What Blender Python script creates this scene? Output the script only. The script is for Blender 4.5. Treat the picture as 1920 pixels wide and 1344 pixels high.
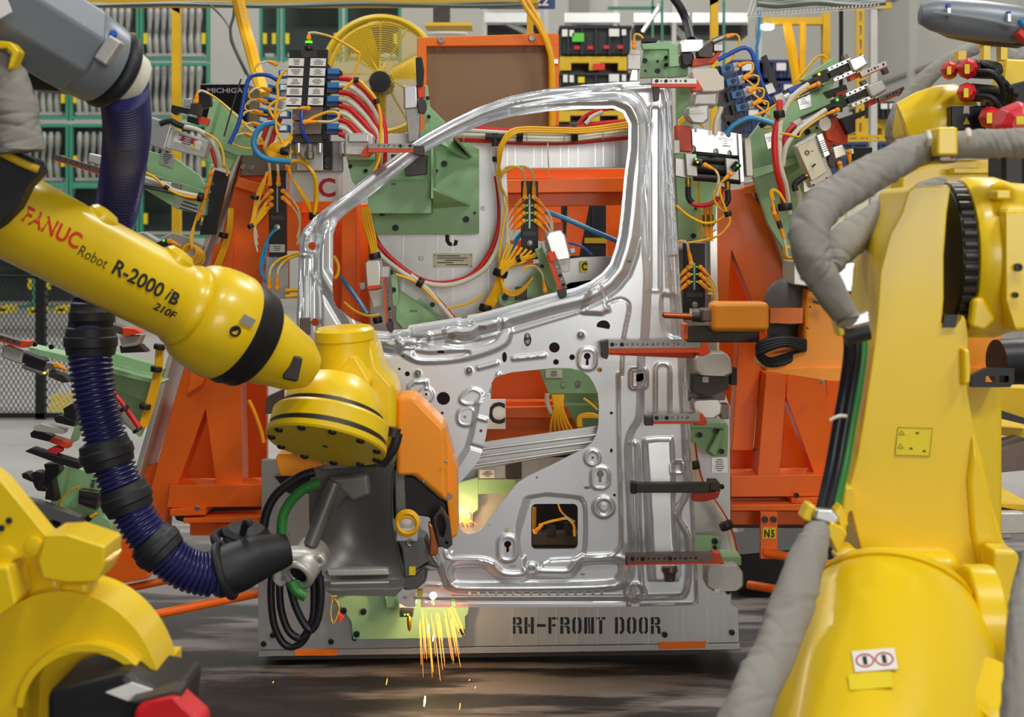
import bpy, bmesh, math, random
import numpy as np
from mathutils import Vector, Matrix
from mathutils.geometry import tessellate_polygon
random.seed(7)
for _o in list(bpy.data.objects): bpy.data.objects.remove(_o)
S = bpy.context.scene
COL = S.collection
# ------------------------------------------------------------ camera, light, exposure
F = 3000.0; CX = 960.0; CY = 420.0; HC = 1.345      # focal length in px, vanishing point, eye height in metres
cam = bpy.data.cameras.new('camera'); co = bpy.data.objects.new('camera', cam); COL.objects.link(co)
cam.sensor_fit = 'HORIZONTAL'; cam.sensor_width = 36; cam.lens = F*36/1920
cam.shift_y = -(672-CY)/1920
co.location = (0, 0, HC); co.rotation_euler = (math.pi/2, 0, 0); cam.clip_end = 200
cam.dof.use_dof = True; cam.dof.focus_distance = 4.5; cam.dof.aperture_fstop = 6.3
S.camera = co
W = bpy.data.worlds.new('hall_light'); S.world = W; W.use_nodes = True
W.node_tree.nodes['Background'].inputs[0].default_value = (.95, .97, 1, 1)
W.node_tree.nodes['Background'].inputs[1].default_value = .13
def area(name, loc, size, size_y, power, target, color=(1, .98, .94)):
    l = bpy.data.lights.new(name, 'AREA'); l.shape = 'RECTANGLE'; l.size = size; l.size_y = size_y
    l.energy = power; l.color = color
    o = bpy.data.objects.new(name, l); COL.objects.link(o); o.location = loc
    o.rotation_euler = (Vector(target)-Vector(loc)).to_track_quat('-Z', 'Y').to_euler()
for i, (x, y, z, e) in enumerate([(-3.4, 2.6, 6.2, 70), (0.6, .4, 6.2, 105), (3.6, .8, 6.2, 190), (-2.6, 7.5, 6.6, 230), (3.0, 7.5, 6.6, 240)]):
    area('bay_lamp', (x, y, z), 1.5, .6, e, (x*.55, y+1.4, 0))
for i, (x, y) in enumerate([(-9, 15), (-3, 15), (4, 15), (9, 14), (-6, 21), (2, 21), (8, 21)]):
    area('far_bay_lamp', (x, y, 8.5), 2.4, 1.2, 230, (x, y+2.4, 0))
area('door_fill_light', (2.0, -4.5, 2.1), 3.4, 2.2, 195, (.6, 4.6, .7), (1, .98, .95))  # added fill from behind the camera, brightens the door metal
S.view_settings.view_transform = 'Standard'; S.view_settings.look = 'None'
S.view_settings.exposure = -0.12; S.view_settings.gamma = 1; S.view_settings.use_curve_mapping = False
S.cycles.max_bounces = 6; S.cycles.sample_clamp_indirect = 4; S.cycles.use_denoising = True

# ------------------------------------------------------------ helpers
def P(px, py, Y): return Vector(((px-CX)*Y/F, Y, HC-(py-CY)*Y/F))
_j = [0]
def jit():
    _j[0] += 1; return ((_j[0]*7) % 11-5)*.0003
def lin(h):
    c = [int(h[i:i+2], 16)/255 for i in (0, 2, 4)]
    return tuple((v/12.92 if v <= .04045 else ((v+.055)/1.055)**2.4) for v in c)+(1,)
MATS = {}
def mat(n, hexc, rough=.5, metal=0., var=.12, vs=6., bump=0., bs=80., emit=0., alpha=1., coat=0., trans=0., stretch=None):
    m = bpy.data.materials.new(n); m.use_nodes = True; nt = m.node_tree; b = nt.nodes['Principled BSDF']
    c = lin(hexc)
    b.inputs['Roughness'].default_value = rough; b.inputs['Metallic'].default_value = metal
    if coat: b.inputs['Coat Weight'].default_value = coat; b.inputs['Coat Roughness'].default_value = .12
    if trans: b.inputs['Transmission Weight'].default_value = trans
    if emit:
        b.inputs['Emission Color'].default_value = c; b.inputs['Emission Strength'].default_value = emit
    tc = nt.nodes.new('ShaderNodeTexCoord'); src = tc.outputs['Object']
    if stretch:
        mp = nt.nodes.new('ShaderNodeMapping'); mp.inputs['Scale'].default_value = stretch
        nt.links.new(src, mp.inputs[0]); src = mp.outputs[0]
    no = nt.nodes.new('ShaderNodeTexNoise'); no.inputs['Scale'].default_value = vs; no.inputs['Detail'].default_value = 5
    nt.links.new(src, no.inputs['Vector'])
    mx = nt.nodes.new('ShaderNodeMix'); mx.data_type = 'RGBA'
    mx.inputs[6].default_value = tuple(v*(1-var) for v in c[:3])+(1,)
    mx.inputs[7].default_value = tuple(min(1, v*(1+var)) for v in c[:3])+(1,)
    nt.links.new(no.outputs[0], mx.inputs[0]); nt.links.new(mx.outputs[2], b.inputs['Base Color'])
    if bump:
        n2 = nt.nodes.new('ShaderNodeTexNoise'); n2.inputs['Scale'].default_value = bs; n2.inputs['Detail'].default_value = 3
        nt.links.new(src, n2.inputs['Vector'])
        bp = nt.nodes.new('ShaderNodeBump'); bp.inputs['Strength'].default_value = bump; bp.inputs['Distance'].default_value = .004
        nt.links.new(n2.outputs[0], bp.inputs['Height']); nt.links.new(bp.outputs[0], b.inputs['Normal'])
    MATS[n] = m; return m
mat('robot_yellow', 'edc80e', .34, 0, .05, 3, .05, 30, coat=.25)
mat('cable_yellow', 'f5b80c', .4, 0, .1)
mat('plug_orange', 'ffa010', .45, 0, .06)
mat('rail_yellow', 'dcae14', .5, 0, .12, 4)
mat('frame_orange', 'f66a02', .45, 0, .1, 4, .06, 40, coat=.1)
mat('box_orange', 'f4780c', .45, 0, .05)
mat('gun_orange', 'f8960f', .42, 0, .04, 5, .08, 60, coat=.3)
mat('arm_orange', 'e2481a', .45, 0, .08)
mat('mint', '93bd8c', .45, 0, .08, 5, .06, 50)
mat('rack_green', '3f9477', .5, 0, .12)
mat('steel', '9a9894', .35, .9, .15, 30, .06, 200)
mat('steel_dark', '4a4643', .45, .7, .2, 20)
mat('steel_brown', '7a6b64', .42, .75, .2, 25)
mat('alu_door', 'dfe2e5', .31, .66, .02, 4, .02, 260)
mat('alu_plate', 'bcbdbb', .34, .75, .1, 3, .05, 100, stretch=(14, 1, .6))
mat('alu_bright', 'd8d8d6', .3, .85, .08, 10)
mat('alu_cast', 'c2c0ba', .42, .45, .1, 40, .1, 250)
mat('black', '121214', .45, 0, .2)
mat('rubber', '1c1c20', .55, 0, .2, 20, .1, 60)
mat('black_gloss', '0b0b0c', .22, 0, .1)
mat('hose_navy', '26265e', .35, 0, .15, 14)
mat('hose_black', '15151d', .4, 0, .15, 14)
mat('hose_red', 'd2201e', .4, 0, .08)
mat('hose_white', 'd6d2c0', .42, 0, .05)
mat('hose_blue', '2f86b8', .35, 0, .06)
mat('cord_blue', '1f4fae', .35, 0, .06)
mat('hose_green', '2c7a30', .4, 0, .1)
mat('valve_blue', '2c74b8', .4, 0, .06)
mat('wire_white', 'd6cfae', .45, 0, .05)
mat('canvas', '8c8880', .8, 0, .1, 7, .7, 26)
mat('paper', 'e9e7e2', .6, 0, .03)
mat('ink', '26241f', .7, 0, .05)
mat('ink_red', 'c02028', .6, 0, .05)
mat('letter_red', 'd8341c', .6, 0, .05)
mat('sticker_yellow', 'e6cf10', .5, 0, .05)
mat('plate_beige', 'd4d0b6', .5, .2, .05)
mat('motor_red', 'd11a22', .4, 0, .08, 8)
mat('gun_grey', '6c6a67', .42, .35, .15, 6, .1, 40)
mat('tank_grey', '7d848b', .4, .2, .08, 4)
mat('brown_board', '8a6c4c', .55, 0, .06, 2)
mat('wall_paint', 'b9b7b0', .7, 0, .05, 1)
mat('wall_dim', '8f8d86', .7, 0, .08, 1)
mat('copper', 'b5653a', .35, .85, .15, 40)
mat('brass', 'a8822a', .35, .9, .15, 30)
mat('bin_black', '1e2026', .5, 0, .2)
mat('bin_blue', '2d3a66', .55, 0, .15)
mat('tag_green', '58c83c', .5, 0, .03)
mat('pallet_yellow', 'd8b21c', .55, 0, .1)
mat('clear_plastic', 'cfd0cb', .15, 0, .02, trans=.35)
mat('led_green', '35ff20', .4, 0, .02, emit=5)
mat('led_amber', 'ffb010', .4, 0, .02, emit=5)
mat('lamp_glow', 'fff2d8', .4, 0, .02, emit=9)
mat('spark', 'ff9030', .4, 0, .02, emit=5)
mat('spark_hot', 'fff0c8', .4, 0, .02, emit=12)
mat('fan_yellow', 'd0ae18', .4, 0, .1)
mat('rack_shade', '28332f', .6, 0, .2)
mat('cable_grey', '5c6458', .5, 0, .1)

class MB:
    def __init__(s): s.v = []; s.f = []
    def add(s, v, f):
        n = len(s.v); s.v += [tuple(p) for p in v]; s.f += [tuple(i+n for i in q) for q in f]; return s
    def box(s, c, size, R=None):
        c = Vector(c); h = [k/2 for k in size]; v = []
        for sx in (-1, 1):
            for sy in (-1, 1):
                for sz in (-1, 1):
                    q = Vector((sx*h[0], sy*h[1], sz*h[2]))
                    v.append(c+(R @ q if R else q))
        return s.add(v, [(0, 1, 3, 2), (4, 6, 7, 5), (0, 4, 5, 1), (2, 3, 7, 6), (0, 2, 6, 4), (1, 5, 7, 3)])
    def prism(s, pts, Y, th, holes=(), dY=None):
        """px polygon at depth Y, front face towards the camera, th metres thick; dY tilts: per-px depth slopes"""
        def dep(x, y): return Y+(dY[0]*(x-pts[0][0])+dY[1]*(y-pts[0][1]) if dY else 0)
        loops = [list(pts)]+[list(h) for h in holes]
        A = sum(a[0]*b[1]-b[0]*a[1] for a, b in zip(loops[0], loops[0][1:]+loops[0][:1]))
        if A < 0: loops[0].reverse()
        for i in range(1, len(loops)):
            h = loops[i]; A = sum(a[0]*b[1]-b[0]*a[1] for a, b in zip(h, h[1:]+h[:1]))
            if A > 0: h.reverse()
        fr = [[P(x, y, dep(x, y)) for x, y in l] for l in loops]
        bk = [[q+Vector((0, th, 0)) for q in l] for l in fr]
        n0 = sum(len(l) for l in loops); allv = [q for l in fr for q in l]+[q for l in bk for q in l]
        if len(loops) == 1 and len(pts) <= 4: F1 = [tuple(range(len(pts)))]
        else: F1 = tessellate_polygon([[Vector((x, -y, 0)) for x, y in l] for l in loops])
        faces = []
        for t in F1:
            t = tuple(t); a = sum(allv[t[i]].x*allv[t[(i+1) % len(t)]].z-allv[t[(i+1) % len(t)]].x*allv[t[i]].z for i in range(len(t)))
            if a < 0: t = t[::-1]
            faces.append(t); faces.append(tuple(i+n0 for i in t[::-1]))
        k = 0
        for l in loops:
            n = len(l)
            for i in range(n):
                a, b = k+i, k+(i+1) % n
                faces.append((a, b, b+n0, a+n0))
            k += n
        return s.add(allv, faces)
    def rect(s, x0, y0, x1, y1, Y, th, holes=()): return s.prism([(x0, y0), (x1, y0), (x1, y1), (x0, y1)], Y, th, holes)
    def tube(s, pts, r, n=10, smooth=True, sub=5, caps=True, closed=False):
        """pts: world vectors; r a number or list"""
        pts = [Vector(p) for p in pts]
        rs = list(r) if hasattr(r, '__len__') else [r]*len(pts)
        if smooth and len(pts) > 2:
            q = []; rr = []; N = len(pts)
            for i in range(N if closed else N-1):
                g = (lambda k: pts[k % N]) if closed else (lambda k: pts[max(0, min(N-1, k))])
                p0, p1, p2, p3 = g(i-1), g(i), g(i+1), g(i+2)
                for j in range(sub):
                    t = j/sub
                    q.append(.5*((2*p1)+(-p0+p2)*t+(2*p0-5*p1+4*p2-p3)*t*t+(-p0+3*p1-3*p2+p3)*t**3))
                    rr.append(rs[i]*(1-t)+rs[(i+1) % N]*t)
            if not closed: q.append(pts[-1]); rr.append(rs[-1])
            pts, rs = q, rr
        N = len(pts); v = []; up = None
        for i in range(N):
            a = pts[(i-1) % N] if closed else pts[max(0, i-1)]; b = pts[(i+1) % N] if closed else pts[min(N-1, i+1)]
            t = (b-a)
            if t.length < 1e-9: t = Vector((0, 0, 1))
            t.normalize()
            if up is None: up = t.orthogonal().normalized()
            up = (up-t*up.dot(t))
            if up.length < 1e-6: up = t.orthogonal()
            up.normalize(); w = t.cross(up)
            for j in range(n):
                an = 2*math.pi*j/n; v.append(pts[i]+(up*math.cos(an)+w*math.sin(an))*rs[i])
        f = []
        for i in range(N if closed else N-1):
            i2 = (i+1) % N
            for j in range(n):
                f.append((i*n+j, i*n+(j+1) % n, i2*n+(j+1) % n, i2*n+j))
        if caps and not closed: f.append(tuple(range(n))[::-1]); f.append(tuple((N-1)*n+j for j in range(n)))
        return s.add(v, f)
    def cyl(s, a, b, r, n=16, r2=None): return s.tube([a, b], [r, r if r2 is None else r2], n, smooth=False)
    def lathe(s, prof, org, axis, n=40, up=None):
        """prof: (t along axis, radius)"""
        org = Vector(org); ax = Vector(axis).normalized(); u = ax.orthogonal().normalized(); w = ax.cross(u); v = []; f = []
        for t, r in prof:
            for j in range(n):
                an = 2*math.pi*j/n; v.append(org+ax*t+(u*math.cos(an)+w*math.sin(an))*max(r, 1e-5))
        for i in range(len(prof)-1):
            for j in range(n): f.append((i*n+j, i*n+(j+1) % n, (i+1)*n+(j+1) % n, (i+1)*n+j))
        f.append(tuple(range(n))[::-1]); f.append(tuple((len(prof)-1)*n+j for j in range(n)))
        return s.add(v, f)
    def torus(s, c, axis, R, r, n=28, m=8, a0=0, a1=360):
        c = Vector(c); ax = Vector(axis).normalized(); u = ax.orthogonal().normalized(); w = ax.cross(u)
        full = a1-a0 >= 360; k = n
        pts = [c+(u*math.cos(math.radians(a0+(a1-a0)*i/(k if full else k-1)))+w*math.sin(math.radians(a0+(a1-a0)*i/(k if full else k-1))))*R for i in range(k)]
        return s.tube(pts, r, m, smooth=False, closed=full)
    def build(s, name, m, parent=None, bevel=0, seg=2, ang=35, sub=0, kind=None, label=None, solid=0):
        off = Vector((0, 0, 0))
        if parent is not None:
            q = parent
            while q: off += q.location; q = q.parent
        arr = np.array(s.v, dtype=np.float32) if s.v else np.zeros((0, 3), np.float32)
        own = Vector((0, 0, 0))
        if parent is None and len(arr):
            mn = arr.min(0); mx = arr.max(0); own = Vector(((mn[0]+mx[0])/2, (mn[1]+mx[1])/2, float(mn[2]))); off = own
        arr = arr-np.array(off, dtype=np.float32)
        me = bpy.data.meshes.new(name); me.from_pydata(arr.tolist(), [], s.f); me.update()
        me.materials.append(MATS[m] if isinstance(m, str) else m)
        me.polygons.foreach_set('use_smooth', [True]*len(me.polygons))
        me.set_sharp_from_angle(angle=math.radians(ang))
        o = bpy.data.objects.new(name, me); COL.objects.link(o); o.location = own
        if parent is not None: o.parent = parent
        if bevel:
            b = o.modifiers.new('b', 'BEVEL'); b.width = bevel; b.segments = seg; b.limit_method = 'ANGLE'; b.angle_limit = math.radians(35)
            if hasattr(b, 'harden_normals'): b.harden_normals = True
        if sub: q = o.modifiers.new('s', 'SUBSURF'); q.levels = sub; q.render_levels = sub
        if solid: q = o.modifiers.new('t', 'SOLIDIFY'); q.thickness = solid; q.offset = -1
        if kind: o['kind'] = kind
        if label: o['label'] = label
        return o
def tag(o, label, cat, group=None, kind=None):
    if label: o['label'] = label
    if cat: o['category'] = cat
    if group: o['group'] = group
    if kind: o['kind'] = kind
    return o
def T(name, label, cat, loc, group=None):
    o = bpy.data.objects.new(name, None); COL.objects.link(o); o.location = loc; o.empty_display_size = .05
    return tag(o, label, cat, group)
def struct(mb, name, m, **k):
    o = mb.build(name, m, **k); o['kind'] = 'structure'; return o
def copy_tree(o, parent=None):
    c = o.copy(); COL.objects.link(c)
    if parent is not None: c.parent = parent
    for ch in list(o.children): copy_tree(ch, c)
    return c
def circ(cx, cy, r, n=12, ry=None): return [(cx+r*math.cos(2*math.pi*i/n), cy+(ry or r)*math.sin(2*math.pi*i/n)) for i in range(n)]
def rrect(x0, y0, x1, y1, r, n=4):
    o = []
    for cx, cy, a0 in ((x1-r, y0+r, -90), (x1-r, y1-r, 0), (x0+r, y1-r, 90), (x0+r, y0+r, 180)):
        for i in range(n+1):
            a = math.radians(a0+90*i/n); o.append((cx+r*math.cos(a), cy+r*math.sin(a)))
    return o
def xf(pts, cx, cy, ang=0, s=1, fx=1):
    a = math.radians(ang); c, n = math.cos(a), math.sin(a)
    return [(cx+(x*fx*c-y*n)*s, cy+(x*fx*n+y*c)*s) for x, y in pts]
def closed_cr(pts, sub=4):
    N = len(pts); o = []
    for i in range(N):
        p0, p1, p2, p3 = (np.array(pts[(i+k) % N], float) for k in (-1, 0, 1, 2))
        for j in range(sub):
            t = j/sub; q = .5*((2*p1)+(-p0+p2)*t+(2*p0-5*p1+4*p2-p3)*t*t+(-p0+3*p1-3*p2+p3)*t**3); o.append((q[0], q[1]))
    return o
_dg = None
def text(body, px, py, Y, h, m, parent, ang=0, name='lettering', bold=0, R=None, at=None, ext=.001, sx=1., space=1., kind=None, shear=0):
    """h = capital height in px at depth Y; anchored at the lower left"""
    cu = bpy.data.curves.new(name, 'FONT'); cu.body = body; u = Y/F
    cu.size = h*u/.69; cu.extrude = ext; cu.offset = bold*u; cu.space_character = space; cu.shear = shear; cu.resolution_u = 3
    o = bpy.data.objects.new(name, cu)
    COL.objects.link(o); dg = bpy.context.evaluated_depsgraph_get(); me = bpy.data.meshes.new_from_object(o.evaluated_get(dg))
    bpy.data.objects.remove(o)
    pos = at if at is not None else P(px, py, Y)
    if R is None: R = Matrix.Rotation(math.radians(ang), 4, 'Y') @ Matrix.Rotation(math.pi/2, 4, 'X')
    me.transform(Matrix.Translation(pos) @ R.to_4x4() @ Matrix.Diagonal((sx, 1, 1, 1)))
    off = Vector((0, 0, 0)); q = parent
    while q: off += q.location; q = q.parent
    me.transform(Matrix.Translation(-off))
    me.materials.clear(); me.materials.append(MATS[m])
    o = bpy.data.objects.new(name, me); COL.objects.link(o); o.parent = parent
    if kind: o['kind'] = kind
    return o
def px(l, Y=None): return [P(*(q if len(q) == 3 else (q[0], q[1], Y))) for q in l]
def U(Y): return Y/F
from mathutils.bvhtree import BVHTree
def surf(o, x, y):
    """where the eye ray through a px position meets a built part: point and normal"""
    off = Vector((0, 0, 0)); q = o
    while q: off += q.location; q = q.parent
    b = BVHTree.FromPolygons([v.co+off for v in o.data.vertices], [tuple(p.vertices) for p in o.data.polygons])
    e = Vector((0, 0, HC)); h = b.ray_cast(e, (P(x, y, 3)-e).normalized()); n = h[1]
    return h[0], (n if n.y < 0 else -n)
def patch(name, m, o, x, y, w, h, parent, lift=.0008, spin=0):
    """a thin rectangular sticker w by h metres lying on the surface of part o"""
    c, n = surf(o, x, y); u = Vector((1, 0, 0)); u = (u-n*u.dot(n)).normalized(); v = n.cross(u); R = Matrix((u, v, n)).transposed() @ Matrix.Rotation(math.radians(spin), 3, 'Z')
    return MB().box(c+n*lift, (w, h, .001), R).build(name, m, parent), c+n*lift, R
# ------------------------------------------------------------ the hall
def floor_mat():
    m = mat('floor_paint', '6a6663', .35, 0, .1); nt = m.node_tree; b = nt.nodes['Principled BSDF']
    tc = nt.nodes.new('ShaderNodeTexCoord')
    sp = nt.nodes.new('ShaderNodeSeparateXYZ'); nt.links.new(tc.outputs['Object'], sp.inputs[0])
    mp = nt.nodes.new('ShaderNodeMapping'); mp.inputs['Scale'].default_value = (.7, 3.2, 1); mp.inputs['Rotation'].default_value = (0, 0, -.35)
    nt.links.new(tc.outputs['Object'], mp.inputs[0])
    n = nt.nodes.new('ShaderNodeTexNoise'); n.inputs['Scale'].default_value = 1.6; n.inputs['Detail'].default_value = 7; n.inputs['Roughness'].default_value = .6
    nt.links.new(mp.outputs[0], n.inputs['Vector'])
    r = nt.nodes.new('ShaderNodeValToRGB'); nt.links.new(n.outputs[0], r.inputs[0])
    e = r.color_ramp.elements; e[0].position = .45; e[0].color = lin('1a1514'); e[1].position = .56; e[1].color = lin('7a726e')  # mottling: partly stain, partly shade and pale light patches painted in
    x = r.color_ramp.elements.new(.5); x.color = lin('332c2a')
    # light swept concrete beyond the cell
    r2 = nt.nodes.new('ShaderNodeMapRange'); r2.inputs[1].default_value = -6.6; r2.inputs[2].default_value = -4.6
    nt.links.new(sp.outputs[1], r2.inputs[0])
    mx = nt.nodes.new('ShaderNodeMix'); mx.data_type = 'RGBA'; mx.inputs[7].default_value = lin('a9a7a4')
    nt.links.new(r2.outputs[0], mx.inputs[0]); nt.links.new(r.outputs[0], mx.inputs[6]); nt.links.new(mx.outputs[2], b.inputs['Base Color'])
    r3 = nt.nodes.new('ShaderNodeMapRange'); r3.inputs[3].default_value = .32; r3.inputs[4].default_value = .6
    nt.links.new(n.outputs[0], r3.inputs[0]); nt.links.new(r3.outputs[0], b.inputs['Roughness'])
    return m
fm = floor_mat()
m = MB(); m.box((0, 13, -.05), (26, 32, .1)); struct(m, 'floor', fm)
# floor object origin sits at its centre in x and y: y = 13
m = MB(); m.box((-3, 26.1, 4.4), (20, .2, 9)); struct(m, 'wall_back', 'wall_paint')
wr = struct(MB().box((6.05, 13, 4.4), (.2, 26, 9)), 'wall_right', 'wall_paint')
for k in range(5):
    MB().box((5.94, 13, 1.1+k*1.25), (.05, 26, .05)).build('panel_seam', 'wall_dim', wr)
for k in range(4):
    MB().box((5.9, 8+k*5.2, 4.4), (.12, .14, 9)).build('wall_stud', 'alu_cast', wr)
struct(MB().box((-9.5, 26.0, 4.4), (.1, .1, 9)).box((1.1, 25.95, 4.4), (.3, .1, 9)), 'trim_1', 'wall_dim')

# ------------------------------------------------------------ green racks with hung silver panels
YR = 20.0
def hung_panel():
    m = MB(); n = 13; v = []; u = U(YR)
    for i in range(n):
        t = i/(n-1); w = u*(5.6+1.0*math.sin(t*11)+(-2.4 if i in (0, n-1) else 0)); dx = u*1.2*math.sin(t*7+.5)
        for a in range(8):
            an = 2*math.pi*a/8; v.append((dx+math.cos(an)*w, math.sin(an)*w*1.6, -t*u*80))
    f = [(i*8+a, i*8+(a+1) % 8, (i+1)*8+(a+1) % 8, (i+1)*8+a) for i in range(n-1) for a in range(8)]
    m.add(v, f+[tuple(range(8))[::-1], tuple((n-1)*8+a for a in range(8))]); return m
hp0 = hung_panel().build('hung_panel', 'alu_cast'); hp0['label'] = ''
hp_me = hp0.data; bpy.data.objects.remove(hp0)
PW = [['top left', 'upper', 'middle', 'lower', 'bottom'], ['far left', 'left', 'right of the hose', 'rightmost']]
def rack(x0, y0, x1, y1, where, n=8, hang=True):
    r = T('storage_rack', 'green steel storage rack '+where, 'storage rack', P((x0+x1)/2, y1, YR), 'green storage racks in the background')
    u = 5
    for xx in (x0, x1-u): MB().rect(xx, y0-2, xx+u, y1+3, YR, .09).build('post', 'rack_green', r)
    MB().rect(x0+u, y0-3, x1-u, y0+3, YR, .07).build('rail', 'rack_green', r)
    MB().rect(x0+u, y1-4, x1-u, y1+1, YR, .07).build('rail', 'rack_green', r)
    MB().rect(x0+u, y0+2, x1-u, y1-2, YR+.85, .03).build('dark_fill', 'rack_shade', r)  # added dark sheet, stands in for the dim depth behind the panels
    MB().rect(x0+u+6, y1-12, x1-u-6, y1-6, YR+.35, .2).build('foam_strip', 'alu_cast', r)
    for xx in (x0+u+2, x1-u-9): MB().rect(xx, y0+(y1-y0)*.52, xx+7, y0+(y1-y0)*.52+20, YR-.02, .04).build('latch', 'sticker_yellow', r)
    if hang:
        for k in range(n):
            nth = 'only' if n == 1 else ['first', 'second', 'third', 'fourth', 'fifth', 'sixth', 'seventh', 'eighth', 'ninth', 'tenth'][k]
            xx = x0+13+(x1-x0-26)*(k+.5)/n
            o = bpy.data.objects.new('hung_panel', hp_me); COL.objects.link(o); o.location = P(xx, y0+4, YR+.42)+Vector((0, 0, .1)); o.scale[2] = (y1-y0-2)/80
            tag(o, nth+' silver panel in the rack '+where, 'metal panel', 'silver panels hung in the green racks')
cols = [(-2, 128, 'at the far left edge'), (130, 260, 'behind the dark blue hose'), (262, 392, 'behind the yellow post')]
rows = [(8, 112, ', top tier'), (120, 222, ', second tier'), (235, 345, ', third tier'), (350, 446, ', fourth tier')]
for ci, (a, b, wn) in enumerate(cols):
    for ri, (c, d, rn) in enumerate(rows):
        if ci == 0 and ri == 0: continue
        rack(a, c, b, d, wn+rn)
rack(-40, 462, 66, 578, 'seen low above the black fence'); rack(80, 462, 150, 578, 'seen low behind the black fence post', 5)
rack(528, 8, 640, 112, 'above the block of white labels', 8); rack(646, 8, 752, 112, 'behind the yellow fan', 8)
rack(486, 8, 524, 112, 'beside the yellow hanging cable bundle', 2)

# ------------------------------------------------------------ shelving, bins, sign far behind
YS = 16.0
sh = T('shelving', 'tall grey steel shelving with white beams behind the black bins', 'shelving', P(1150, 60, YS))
for xx in (905, 1020, 1150, 1260, 1420): MB().rect(xx, -20, xx+8, 300, YS, .1).build('post', 'alu_cast', sh)
for xx in (900, 1050, 1180, 1290): MB().rect(xx+8, 24, xx+112, 42, YS-.02, .1).build('shelf_beam', 'alu_bright', sh)
for xx in (900, 1050, 1180, 1290): MB().rect(xx+10, 46, xx+112, 66, YS+.3, .5).build('dark_opening', 'black', sh)  # black blocks filling the shelf openings, stand in for their dark depth
for a in ((905, 20, 1000, 66), (1060, 40, 1150, 100), (1230, 10, 1290, 80), (1270, 60, 1340, 90)):
    MB().tube(px([(a[0], a[1], YS+.1), (a[2], a[3], YS+.1)]), .03, 6, smooth=False).build('brace', 'alu_bright', sh)
s2 = T('shelving', 'green posted shelving frame between the shelves and the black bins', 'shelving', P(1240, 90, 14))
for xx in (1222, 1240, 1356): MB().rect(xx, 0, xx+4, 150, 14, .05).build('post', 'rack_green', s2)
MB().rect(1140, 12, 1240, 17, 14, .05).build('rail', 'rack_green', s2)
MB().tube(px([(1205, 60, 14), (1235, 15, 14)]), .02, 6, smooth=False).build('brace', 'alu_bright', s2)
def bin_(x0, y0, x1, y1, Y, m, lab, tags=(), red=()):
    b = T('storage_bin', lab, 'bin', P((x0+x1)/2, y1, Y), 'plastic bins stacked in the background')
    MB().rect(x0, y0, x1, y1, Y, .8).build('bin_body', m, b, bevel=.02)
    MB().rect(x0-3, y0, x1+3, y0+5, Y-.03, .86).build('rim', m, b)
    for k in range(5):
        xx = x0+(x1-x0)*(k+.5)/5; MB().rect(xx-2, y0+6, xx+2, y1-2, Y-.03, .03).build('rib', m, b)
    for t in tags: MB().rect(t[0], t[1], t[2], t[3], Y-.05, .02).build('tag', t[4], b)
    return b
def pallet(x0, y0, x1, y1, Y, lab):
    b = T('pallet', lab, 'pallet', P((x0+x1)/2, y1, Y), 'yellow plastic pallets')
    MB().rect(x0, y0, x1, y0+(y1-y0)*.45, Y, 1.0).build('deck', 'pallet_yellow', b)
    for k in (0, .42, .84):
        MB().rect(x0+(x1-x0)*k, y0+(y1-y0)*.45, x0+(x1-x0)*(k+.16), y1, Y, 1.0).build('block', 'pallet_yellow', b)
YB = 12.0
bin_(1052, 48, 1182, 104, YB, 'bin_black', 'black plastic bin with a green tag on the upper yellow pallet', [(1054, 55, 1064, 68, 'paper'), (1068, 56, 1076, 68, 'paper'), (1142, 54, 1161, 68, 'paper'), (1166, 55, 1174, 66, 'paper'), (1073, 62, 1095, 78, 'tag_green'),
     (1077, 86, 1087, 92, 'motor_red'), (1102, 86, 1112, 92, 'motor_red'), (1132, 85, 1142, 91, 'motor_red'), (1158, 85, 1168, 91, 'motor_red')])
pallet(1050, 106, 1180, 132, YB, 'yellow plastic pallet with an orange tag below the upper black bin')
MB().rect(1112, 119, 1134, 131, YB-.03, .02).build('tag', 'letter_red', bpy.data.objects[-1] if 0 else [o for o in COL.objects if o.name.startswith('pallet')][-1])
bin_(1052, 136, 1182, 204, YB, 'bin_black', 'black plastic bin showing just above the door top edge', [(1056, 140, 1064, 154, 'paper'), (1068, 141, 1076, 154, 'paper'), (1142, 139, 1161, 153, 'paper'), (1166, 140, 1174, 152, 'paper'), (1084, 144, 1096, 155, 'sticker_yellow')])
pallet(1048, 207, 1180, 228, YB, 'yellow plastic pallet seen through the top of the window opening')
bin_(1048, 232, 1180, 300, YB, 'bin_black', 'black bin in the stack behind the door window opening')
bin_(1100, 380, 1180, 445, YB, 'bin_black', 'black bin seen beyond the orange frame in the window opening', [(1112, 428, 1124, 434, 'letter_red')])
pallet(1090, 448, 1185, 478, YB, 'yellow pallet low in the door window opening')
for k, (a, b, c, d) in enumerate([(1376, 112, 1426, 150), (1430, 112, 1500, 148), (1376, 156, 1440, 196), (1446, 152, 1512, 196), (1376, 200, 1450, 250), (1456, 200, 1530, 250)]):
    bin_(a, b, c, d, 12.5, 'bin_blue', 'dark blue bin with a white card, '+['top row left', 'top row right', 'second row left', 'second row right', 'bottom row left', 'bottom row right'][k]+', behind the tilted green bracket',
         [((a+c)/2-9, b+6, (a+c)/2+9, b+20, 'paper')])
bin_(1640, 190, 1690, 222, 12, 'bin_black', 'black bin with white cards left of the back robot, upper', [(1652, 194, 1664, 204, 'paper'), (1668, 194, 1678, 204, 'paper')])
pallet(1620, 222, 1700, 262, 12.1, 'yellow pallet beneath the black bin beside the grey sleeve')
bin_(1560, 266, 1690, 330, 11, 'bin_blue', 'long dark blue bin low behind the tilted clamps')
bin_(1480, 335, 1700, 480, 10.5, 'plate_beige', 'beige crate behind the crossing grey sleeves')
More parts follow.
